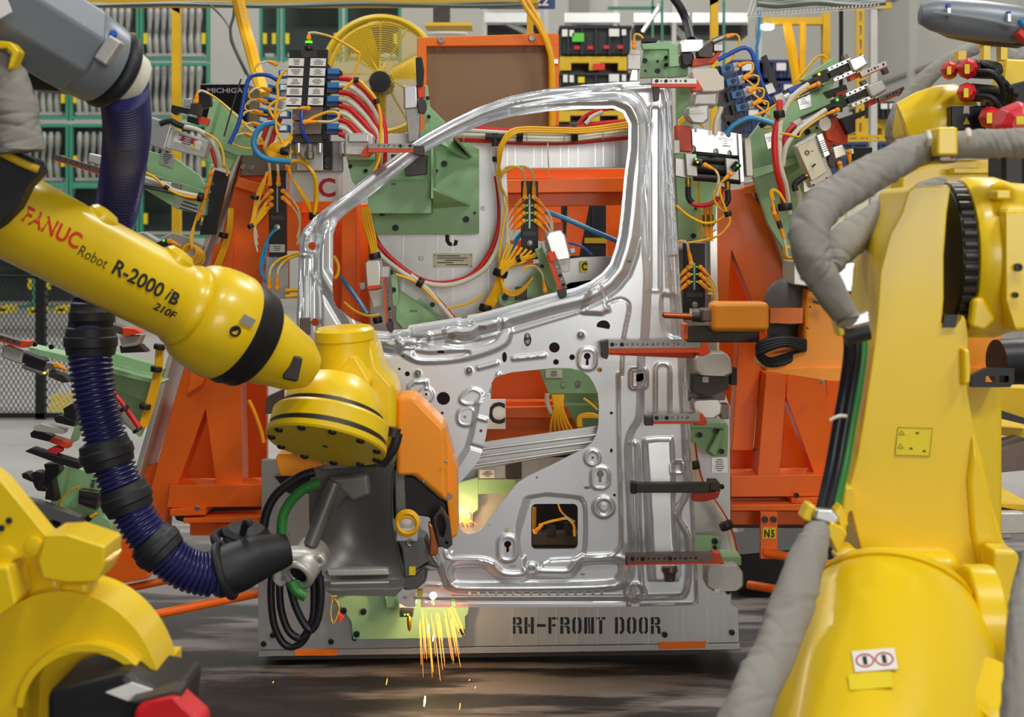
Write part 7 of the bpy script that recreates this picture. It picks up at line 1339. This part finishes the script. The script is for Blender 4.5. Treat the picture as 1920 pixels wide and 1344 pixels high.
MB().lathe([(0, .11), (.002, .138), (.012, .144), (.06, .144), (.09, .134), (.14, .13)], a, d, 64).build('shoulder_disc', 'robot_yellow', rr_, ang=40)
MB().prism([(1885, 392), (1940, 388), (1940, 620), (1905, 622), (1886, 560)], Yr-.04, .1).build('side_block', 'robot_yellow', rr_, bevel=.008)
MB().prism([(1826, 560), (1845, 555), (1870, 600), (1850, 620), (1820, 612)], Yr-.015, .03).build('lug', 'robot_yellow', rr_, bevel=.008)
MB().prism([(1868, 356), (1896, 356), (1896, 374), (1868, 374)], Yr-.02, .05).build('lug', 'robot_yellow', rr_, bevel=.004)
bolt(rr_, 1908, 501, Yr-.045, 8, 'black'); bolt(rr_, 1903, 553, Yr-.045, 6, 'black')
MB().prism([(1772, 590), (1796, 590), (1792, 614), (1768, 614)], Yr-.006, .02).build('gap_cover', 'black', rr_)
MB().prism([(1806, 652), (1818, 655), (1820, 690), (1818, 720), (1808, 724)], Yr-.02, .06).build('pad', 'robot_yellow', rr_, bevel=.01)
ws = MB().prism([(1684, 801), (1748, 803), (1743, 855), (1678, 853)], Yr-.0012, .001).build('warning_sticker', 'sticker_yellow', rr_)
m = MB()
for (xa, ya, xb, yb) in ((1684, 801, 1748, 803), (1748, 803, 1743, 855), (1743, 855, 1678, 853), (1678, 853, 1684, 801)): m.tube([P(xa, ya, Yr-.0015), P(xb, yb, Yr-.0015)], .0005, 4, smooth=False)
for x, y in ((1690, 812), (1688, 837)): m.tube([P(x-4, y+3, Yr-.0015), P(x, y-5, Yr-.0015), P(x+6, y+3, Yr-.0015), P(x-4, y+3, Yr-.0015)], .0006, 4, smooth=False)
for x, y in ((1720, 812), (1708, 841), (1733, 846)): m.rect(x-3, y-2, x+3, y+1.5, Yr-.0015, .0005)
m.build('sticker_print', 'ink', ws)
# shoulder turret
a, d, L = ax((1676, 1128, Yr-.06), (1640, 1440, Yr-.34))
MB().lathe([(0, .04), (.002, .105), (.012, .125), (.03, .132), (.034, .145), (.07, .160), (.11, .168), (.3, .172), (.42, .172)], a, d, 64).build('turret', 'robot_yellow', rr_, ang=40)
MB().lathe([(.02, .10), (.022, .143), (.05, .157), (.052, .12)], a, d, 64).build('turret_collar', 'robot_yellow', rr_, ang=40)
tur = [o for o in rr_.children if o.name.startswith('turret') and 'collar' not in o.name][0]
lab, c0, tor = patch('prohibition_label', 'paper', tur, 1640, 1238, .062, .042, rr_, spin=-4); patch('warning_label', 'sticker_yellow', tur, 1632, 1277, .062, .03, rr_, spin=-4)
nrm = tor @ Vector((0, 0, 1))
for dx in (-.014, .014):
    MB().torus(c0+nrm*.001+tor @ Vector((dx, 0, 0)), nrm, .0125, .0012, 20, 6).build('ring_mark', 'ink_red', lab); MB().box(c0+nrm*.001+tor @ Vector((dx, 0, 0)), (.006, .016, .001), tor).build('figure_mark', 'ink', lab)
MB().cyl(P(1808, 1160, 2.62), P(1862, 1160, 2.62), .088, 48).build('counter_disc', 'robot_yellow', rr_, bevel=.006)
MB().prism([(1862, 1030), (1905, 1032), (1912, 1044), (1898, 1100), (1900, 1180), (1862, 1180)], 2.66, .06).build('rear_web', 'robot_yellow', rr_, bevel=.006)
MB().prism([(1790, 1160), (1900, 1180), (1900, 1400), (1790, 1400)], 2.6, .12).build('pedestal', 'robot_yellow', rr_, bevel=.012, seg=3)
MB().lathe([(0, .06), (.01, .07), (.09, .07)], P(1880, 1290, 2.42), (-.5, .6, -1), 30).build('lower_cap', 'robot_yellow', rr_)
MB().rect(1866, 1192, 1896, 1240, 2.56, .06).build('bracket', 'robot_yellow', rr_, bevel=.004)
# cable brackets up the left side of the arm
MB().prism([(1607, 640), (1618, 620), (1626, 625), (1622, 700), (1612, 770), (1606, 768)], Yr-.01, .05).build('cable_guide', 'robot_yellow', rr_, bevel=.004)
MB().prism([(1580, 770), (1590, 766), (1612, 768), (1608, 790), (1592, 800), (1602, 830), (1596, 836), (1586, 806)], Yr-.02, .05).build('cable_guide', 'robot_yellow', rr_, bevel=.004)
MB().prism([(1584, 912), (1600, 912), (1610, 950), (1592, 960), (1580, 1040), (1570, 1030), (1578, 960)], Yr-.02, .05).build('cable_guide', 'robot_yellow', rr_, bevel=.004)
MB().prism([(1569, 1045), (1600, 1026), (1616, 1040), (1612, 1072), (1586, 1076)], Yr-.06, .06).build('cable_guide', 'robot_yellow', rr_, bevel=.005)
cl = T('cable_clamp', 'yellow and white metal cable clamp at the lower end of the upper grey sleeve', 'clamp', P(1600, 630, 2.62))
MB().prism([(1565, 596), (1578, 592), (1586, 628), (1574, 632)], 2.6, .04).build('jaw', 'robot_yellow', cl, bevel=.004); MB().prism([(1580, 602), (1630, 582), (1635, 606), (1586, 618)], 2.585, .02).build('strap', 'alu_bright', cl, bevel=.005); MB().tube(px([(1570, 610, 2.58), (1590, 596, 2.57), (1610, 592, 2.57)]), .004, 8).build('latch_wire', 'steel', cl)
MB().tube(px([(1583, 630, 2.63), (1628, 618, 2.63)]), .017, 12, smooth=False).build('rubber_pad', 'rubber', cl)
cl = T('cable_clamp', 'yellow and white metal cable clamp at the top of the lower grey sleeve', 'clamp', P(1550, 990, 2.62))
MB().prism([(1502, 972), (1516, 944), (1532, 950), (1520, 982)], 2.6, .04).build('jaw', 'robot_yellow', cl, bevel=.004); MB().prism([(1530, 954), (1562, 956), (1578, 972), (1566, 986), (1526, 974)], 2.585, .02).build('strap', 'alu_bright', cl, bevel=.005)
MB().prism([(1558, 978), (1582, 990), (1590, 1000), (1570, 1040), (1556, 1010), (1548, 1000)], 2.58, .05).build('wedge', 'robot_yellow', cl, bevel=.004); MB().prism([(1566, 960), (1578, 946), (1592, 984), (1578, 992)], 2.6, .04).build('jaw', 'robot_yellow', cl, bevel=.003)
MB().tube(px([(1512, 984, 2.63), (1560, 1000, 2.63)]), .016, 12, smooth=False).build('rubber_pad', 'rubber', cl)
for k, (lab, x) in enumerate((('left thick black cable between the two clamps of the right robot', 0), ('middle thick black cable between the two clamps of the right robot', 14), ('dark green hose right of the two thick black cables', 26))):
    tag(MB().tube(px([(1586+x, 600, 2.66+.01*k), (1592+x, 650, 2.66+.01*k), (1584+x, 720, 2.68), (1570+x, 800, 2.68), (1556+x, 880, 2.67), (1536+x, 970, 2.64)]), .0092 if k < 2 else .0085, 12).build('arm_cable', ('hose_black', 'hose_black', 'hose_green')[k]), lab, 'cable', 'cables along the right robot arm')
tag(MB().tube(px([(1556, 788, 2.6), (1572, 780, 2.6), (1586, 780, 2.62)]), .003, 6).build('zip_tie', 'hose_white'), 'white cable tie across the black cables of the right robot', 'cable tie')
# canvas sleeves
for lab, pts, r, sd in [
    ('upper grey canvas sleeve arching left from the yellow block to the metal clamp', [(1768, 274, 2.72), (1720, 282, 2.7), (1650, 318, 2.66), (1575, 362, 2.62), (1524, 410, 2.58), (1520, 470, 2.56), (1552, 540, 2.57), (1592, 600, 2.6)], [.025, .030, .034, .037, .036, .035, .030, .020], 5),
    ('grey canvas sleeve crossing behind the upper one towards the robot shoulder', [(1770, 352, 3.0), (1710, 376, 2.98), (1640, 415, 2.94), (1580, 458, 2.88), (1560, 500, 2.85)], [.026, .030, .036, .036, .02], 9),
    ('short grey canvas sleeve right of the yellow block', [(1780, 272, 2.74), (1830, 270, 2.74), (1890, 268, 2.74), (1960, 268, 2.74)], [.026, .028, .028, .028], 12),
    ('lower left grey canvas sleeve running from the clamp to the bottom edge', [(1536, 992, 2.6), (1516, 1040, 2.52), (1486, 1130, 2.45), (1455, 1215, 2.38), (1410, 1310, 2.3), (1370, 1400, 2.25)], [.020, .032, .038, .036, .038, .038], 21),
    ('grey canvas sleeve behind the lower left one beside the yellow turret', [(1600, 1060, 2.8), (1570, 1120, 2.74), (1520, 1220, 2.66), (1480, 1320, 2.6), (1455, 1400, 2.55)], [.022, .034, .036, .038, .038], 33),
    ('grey canvas sleeve looping up to the back robot', [(1830, 88, 4.6), (1770, 120, 4.5), (1715, 170, 4.45), (1684, 220, 4.4), (1680, 262, 4.4), (1700, 290, 4.4)], [.022, .026, .028, .03, .03, .026], 40),
    ('grey canvas sleeve at the far right bottom edge', [(1930, 1040, 2.2), (1915, 1130, 2.15), (1912, 1240, 2.1), (1905, 1400, 2.05)], [.012, .018, .022, .026], 44),
    ('grey canvas sleeve in the upper right corner above the red motors', [(1880, 105, 4.3), (1905, 118, 4.3), (1935, 150, 4.3)], [.03, .034, .03], 47)]:
    tag(canvas(px(pts), r, sd, .08).build('canvas_sleeve', 'canvas', ang=80), lab, 'sleeve', 'grey canvas hose sleeves of the robots')
yb = T('sleeve_block', 'yellow rectangular block clamping the horizontal grey sleeve', 'bracket', P(1777, 305, 2.66))
MB().rect(1757, 238, 1797, 292, 2.64, .09).build('block', 'robot_yellow', yb, bevel=.005); MB().prism([(1757, 292), (1797, 290), (1794, 304), (1762, 304)], 2.65, .07).build('foot', 'steel_brown', yb, bevel=.003)
for x in (1763, 1791): bolt(yb, x, 294, 2.64, 3, 'steel_dark')
for x, y in ((1741, 248), (1815, 243)): tag(MB().tube(px([(x, y, 2.66), (x+2, y+12, 2.65), (x+1, y+22, 2.66)]), .0045, 8).build('strap_end', 'hose_white'), 'pale strap end on the horizontal grey sleeve '+('left' if x < 1757 else 'right')+' of the yellow block', 'strap', 'pale strap ends')
# ---- arm mount behind (shoulder bracket top right) and back robot
br = T('welding_robot', 'yellow robot further back at the upper right with red motor caps', 'robot', P(1780, 420, 4.0))
Yk = 4.0
a, d, L = ax((1736, 262, Yk+.2), (1790, 200, Yk+.1))
MB().lathe([(-.06, .05), (-.055, .088), (.0, .098), (.05, .098), (.10, .085), (.13, .05)], P(1740, 240, Yk+.12), (1, -.2, .35), 48).build('dome', 'robot_yellow', br, ang=50)
MB().prism([(1702, 196), (1716, 176), (1760, 168), (1784, 200), (1784, 262), (1700, 264), (1694, 240)], Yk+.08, .14).build('shoulder', 'robot_yellow', br, bevel=.02, seg=4)
MB().prism([(1690, 330), (1740, 308), (1800, 300), (1890, 300), (1900, 380), (1690, 380)], Yk+.05, .12).build('carriage', 'robot_yellow', br, bevel=.006); MB().rect(1740, 378, 1880, 1425, Yk+.06, .3).build('column', 'robot_yellow', br, bevel=.01); MB().rect(1788, 314, 1890, 326, Yk-.02, .05).build('ledge', 'robot_yellow', br, bevel=.004)
MB().prism([(1886, 110), (1925, 112), (1925, 300), (1880, 300), (1876, 200)], Yk+.1, .1).build('post', 'robot_yellow', br, bevel=.006)
for x in (1845, 1877): MB().rect(x, 78, x+12, 112, Yk, .04).build('bracket_post', 'robot_yellow', br)
MB().rect(1843, 76, 1908, 84, Yk, .05).build('bracket_bar', 'robot_yellow', br); MB().rect(1797, 95, 1812, 112, Yk, .04).build('bracket_post', 'robot_yellow', br)
mb_ = MB().rect(1783, 198, 1850, 244, Yk-.02, .12).build('black_box', 'black', br, bevel=.004); MB().prism([(1812, 219), (1819, 233), (1806, 233)], Yk-.0215, .001).build('warning_triangle', 'sticker_yellow', mb_); MB().prism([(1808, 198), (1817, 198), (1818, 214), (1812, 212), (1806, 213)], Yk-.022, .001).build('white_tag', 'paper', mb_)
for i, (x, y, r, Y, mx) in enumerate([(1781, 131, 17, Yk-.03, 0), (1815, 128, 20, Yk-.08, 60), (1813, 173, 19, Yk-.08, 62), (1857, 220, 22, Yk-.12, 25)]):
    mo = T('servo_motor', ['red capped servo motor furthest left on the back robot', 'red capped servo motor at the top centre of the back robot', 'red capped servo motor below the top centre one', 'red capped servo motor right of the black box with the warning triangle'][i], 'motor', P(x, y+r, Y), 'red capped motors')
    k = Y/F; c = P(x, y, Y)
    MB().lathe([(-.03, r*k*.5), (-.03, r*k*.55), (-.02, r*k*.8), (-.004, r*k*.98), (.012, r*k), (.02, r*k)], c, Vector((.25, 1, .0)), 8).build('red_cap', 'motor_red', mo, bevel=.003, ang=20)
    MB().rect(x-r*.3, y-r*.4, x+r*.15, y+r*.5, Y-.033, .002).build('yellow_sticker', 'sticker_yellow', mo)
    if mx: MB().lathe([(.02, r*k*.95), (.02+mx*.0022, r*k*.9)], c, Vector((.9, 1, .05)), 8).build('motor_body', 'black', mo, bevel=.004); MB().tube([c+Vector((.02, -.02, -.01)), c+Vector((.05, -.05, -.02)), c+Vector((.08, -.02, -.07)), c+Vector((.05, .02, -.12))], .007, 8).build('motor_lead', 'rubber', mo)
    else: MB().lathe([(.02, r*k*.9), (.08, r*k*.85)], c, Vector((.25, 1, .0)), 8).build('motor_body', 'motor_red', mo)
mo = T('servo_motor', 'largest red servo motor cap at the right edge', 'motor', P(1905, 285, 2.9), 'red capped motors')
c = P(1912, 235, 2.85); MB().lathe([(-.035, .018), (-.033, .022), (-.024, .034), (-.004, .042), (.02, .045), (.03, .045)], c, Vector((.15, 1, 0)), 8).build('red_cap', 'motor_red', mo, bevel=.004, ang=20); MB().rect(1906, 218, 1925, 233, 2.812, .002).build('yellow_sticker', 'sticker_yellow', mo)
MB().rect(1880, 285, 1925, 400, 2.95, .1).build('motor_body', 'black', mo, bevel=.01)
bx_ = MB().prism([(1850, 170), (1925, 150), (1925, 200), (1850, 200)], Yk+.03, .06).build('cable_box', 'black', br, bevel=.006)
for k in range(6): MB().tube(px([(1840+k*9, 118+k*9, Yk-.06), (1858+k*9, 126+k*10, Yk-.1), (1872+k*6, 150+k*6, Yk-.06), (1890, 170+k*8, Yk)]), .008, 8).build('lead', 'rubber', br)
tk = T('cable_pod', 'grey rounded fibreglass pod with clips at the upper right corner', 'pod', P(1820, 62, 3.6))
a, d, L = ax((1722, 26, 3.6), (1960, 52, 3.6))
m = MB(); m.lathe([(0, .008), (.004, .022), (.03, .034), (.07, .042), (.14, .045), (.22, .043), (.27, .030)], a, d, 40); m.build('pod_shell', 'tank_grey', tk)
MB().tube(px([(1750, 24, 3.53), (1800, 30, 3.525), (1860, 40, 3.525), (1905, 50, 3.53)]), .004, 6).build('seam', 'tank_grey', tk)
for x in (1780, 1893): MB().rect(x-4, 14+(x-1780)*.1, x+4, 28+(x-1780)*.12, 3.54, .02).build('clip', 'alu_bright', tk, bevel=.002); MB().rect(x-3, 6+(x-1780)*.13, x+3, 13+(x-1780)*.13, 3.545, .02).build('clip_cap', 'cord_blue', tk)
MB().prism([(1760, 52), (1850, 66), (1925, 66), (1925, 86), (1860, 80), (1790, 66)], 3.62, .06).build('tray', 'steel_dark', tk, bevel=.004)
MB().tube(px([(1912, 36, 3.56), (1930, 60, 3.56)]), .01, 10).build('blue_hose', 'hose_blue', tk); MB().tube(px([(1908, 60, 3.55), (1930, 80, 3.55)]), .012, 10).build('red_hose', 'hose_red', tk)
# ---- right weld gun
wg = T('weld_gun', 'orange covered weld gun with a copper electrode pointing left at the door edge', 'weld gun', P(1560, 715, 4.0))
Yq = 4.0
MB().rect(1335, 567, 1443, 622, Yq-.02, .09).build('arm_cover', 'gun_orange', wg, bevel=.013, seg=4)
MB().prism([(1514, 541), (1600, 550), (1660, 556), (1880, 560), (1880, 715), (1560, 713), (1434, 694), (1438, 674), (1508, 660), (1510, 600)], Yq, .2).build('main_cover', 'gun_orange', wg, bevel=.006, seg=3)
MB().prism([(1510, 690), (1860, 690), (1860, 716), (1560, 714), (1434, 695)], Yq-.008, .1).build('cover_fold', 'gun_orange', wg)
MB().prism([(1444, 578), (1482, 577), (1512, 577), (1512, 606), (1482, 607), (1444, 606)], Yq+.02, .06).build('shunt_block', 'copper', wg, bevel=.004)
MB().cyl(P(1298, 593, Yq+.03), P(1246, 591, Yq+.03), .0075, 16).build('electrode', 'copper', wg); MB().lathe([(0, .0078), (.006, .0078), (.010, .004)], P(1249, 590.5, Yq+.03), (-1, 0, .03), 16).build('electrode_tip', 'copper', wg)
MB().cyl(P(1298, 593, Yq+.03), P(1322, 595, Yq+.03), .013, 16).build('holder', 'steel_dark', wg); MB().rect(1316, 579, 1336, 603, Yq, .07).build('holder_block', 'steel_brown', wg, bevel=.004)
MB().rect(1288, 610, 1424, 642, Yq+.06, .07).build('lower_bar', 'steel_dark', wg, bevel=.004); MB().rect(1282, 608, 1290, 636, Yq+.055, .08).build('bar_end', 'frame_orange', wg)
MB().lathe([(0, .06), (.05, .062), (.055, .05)], P(1480, 570, Yq+.12), (-.2, -1, 0.2), 36).build('motor_disc', 'gun_grey', wg); MB().prism([(1443, 570), (1452, 550), (1510, 538), (1512, 577), (1443, 578)], Yq+.1, .08).build('motor_housing', 'gun_grey', wg, bevel=.01)
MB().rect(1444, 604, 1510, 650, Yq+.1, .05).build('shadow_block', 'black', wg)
for k in range(4): MB().tube(px([(1510, 640+k*5, Yq), (1470, 634+k*4, Yq-.03), (1428, 642+k*6, Yq-.03), (1422, 655+k*4, Yq-.01), (1440, 674+k*3, Yq), (1470, 668+k*4, Yq), (1510, 656+k*2, Yq+.02)]), .007, 8).build('flex_cable', 'rubber', wg)
MB().prism([(1487, 489), (1660, 496), (1660, 548), (1600, 549), (1487, 534)], Yq-.01, .16).build('top_plate', 'alu_bright', wg, bevel=.004)
MB().lathe([(0, .075), (.02, .07), (.05, .04)], P(1640, 490, Yq+.1), (0, -.2, 1), 30).build('top_dome', 'alu_cast', wg)
m = MB()
for r_ in range(3):
    for k in range(7): m.rect(1596+k*7, 537+r_*3.4, 1601+k*7, 538.6+r_*3.4, Yq-.0115, .001)
m.build('plate_print', 'ink', wg, kind='stuff')
for x, y in ((1505, 523), (1644, 508), (1519, 545), (1514, 615), (1512, 645), (1519, 575)): bolt(wg, x, y, Yq-.012, 2, 'steel_dark')
MB().tube(px([(1527, 562, Yq-.02), (1538, 566, Yq-.03)]), .008, 10).build('catch', 'steel', wg)
MB().lathe([(0, .05), (.03, .052), (.08, .052), (.1, .06), (.16, .06)], P(1868, 678, 3.6), (1, .2, 0), 36).build('drive_motor', 'black', wg)
MB().prism([(1822, 704), (1850, 690), (1902, 690), (1902, 716), (1894, 726), (1822, 726)], 3.55, .02, holes=[rrect(1848, 705, 1867, 718, 3, 2), rrect(1873, 704, 1892, 717, 3, 2)]).build('motor_bracket', 'black', wg)
# ---- things at the right edge behind the arm
s = T('yellow_platform', 'yellow diamond plate platform steps at the right edge', 'platform', P(1880, 800, 5.2))
for k, (x0, y0, x1, y1, Y) in enumerate([(1820, 722, 1940, 790, 5.6), (1852, 798, 1940, 826, 5.2), (1850, 940, 1940, 962, 4.6)]):
    MB().prism([(x0, y0), (x1, y0+6), (x1, y1), (x0+6, y1-14)], Y, .4).build('tread', 'pallet_yellow', s, bevel=.004)
MB().prism([(1822, 752), (1940, 790), (1940, 800), (1822, 772)], 5.1, .1).build('edge_rail', 'steel_dark', s)
tag(MB().prism([(1850, 962), (1920, 962), (1940, 1000), (1860, 1002)], 4.55, .3).build('grey_step', 'alu_cast', bevel=.004), 'light grey step plate at the right edge below the yellow tread', 'step')
e = T('lifting_eye_block', 'dark block with a lifting eye at the right behind the yellow arm', 'fixture', P(1850, 850, 4.6))
MB().rect(1820, 830, 1864, 846, 4.6, .1).build('foot', 'steel_dark', e, bevel=.004); MB().prism([(1818, 830), (1824, 786), (1846, 776), (1858, 800), (1856, 830)], 4.62, .06).build('block', 'steel_dark', e, bevel=.006); MB().torus(P(1851, 815, 4.58), (.2, 1, 0), .017, .0045, 24, 8).build('eye', 'steel_dark', e)
MB().prism([(1818, 780), (1838, 776), (1836, 784), (1818, 792)], 4.58, .02).build('red_pad', 'hose_red', e)
tag(MB().prism([(1830, 836), (1860, 850), (1940, 830), (1940, 880), (1830, 890)], 5.0, .2).build('brown_base', 'steel_brown'), 'brown steel base plate under the lifting eye block', 'base')
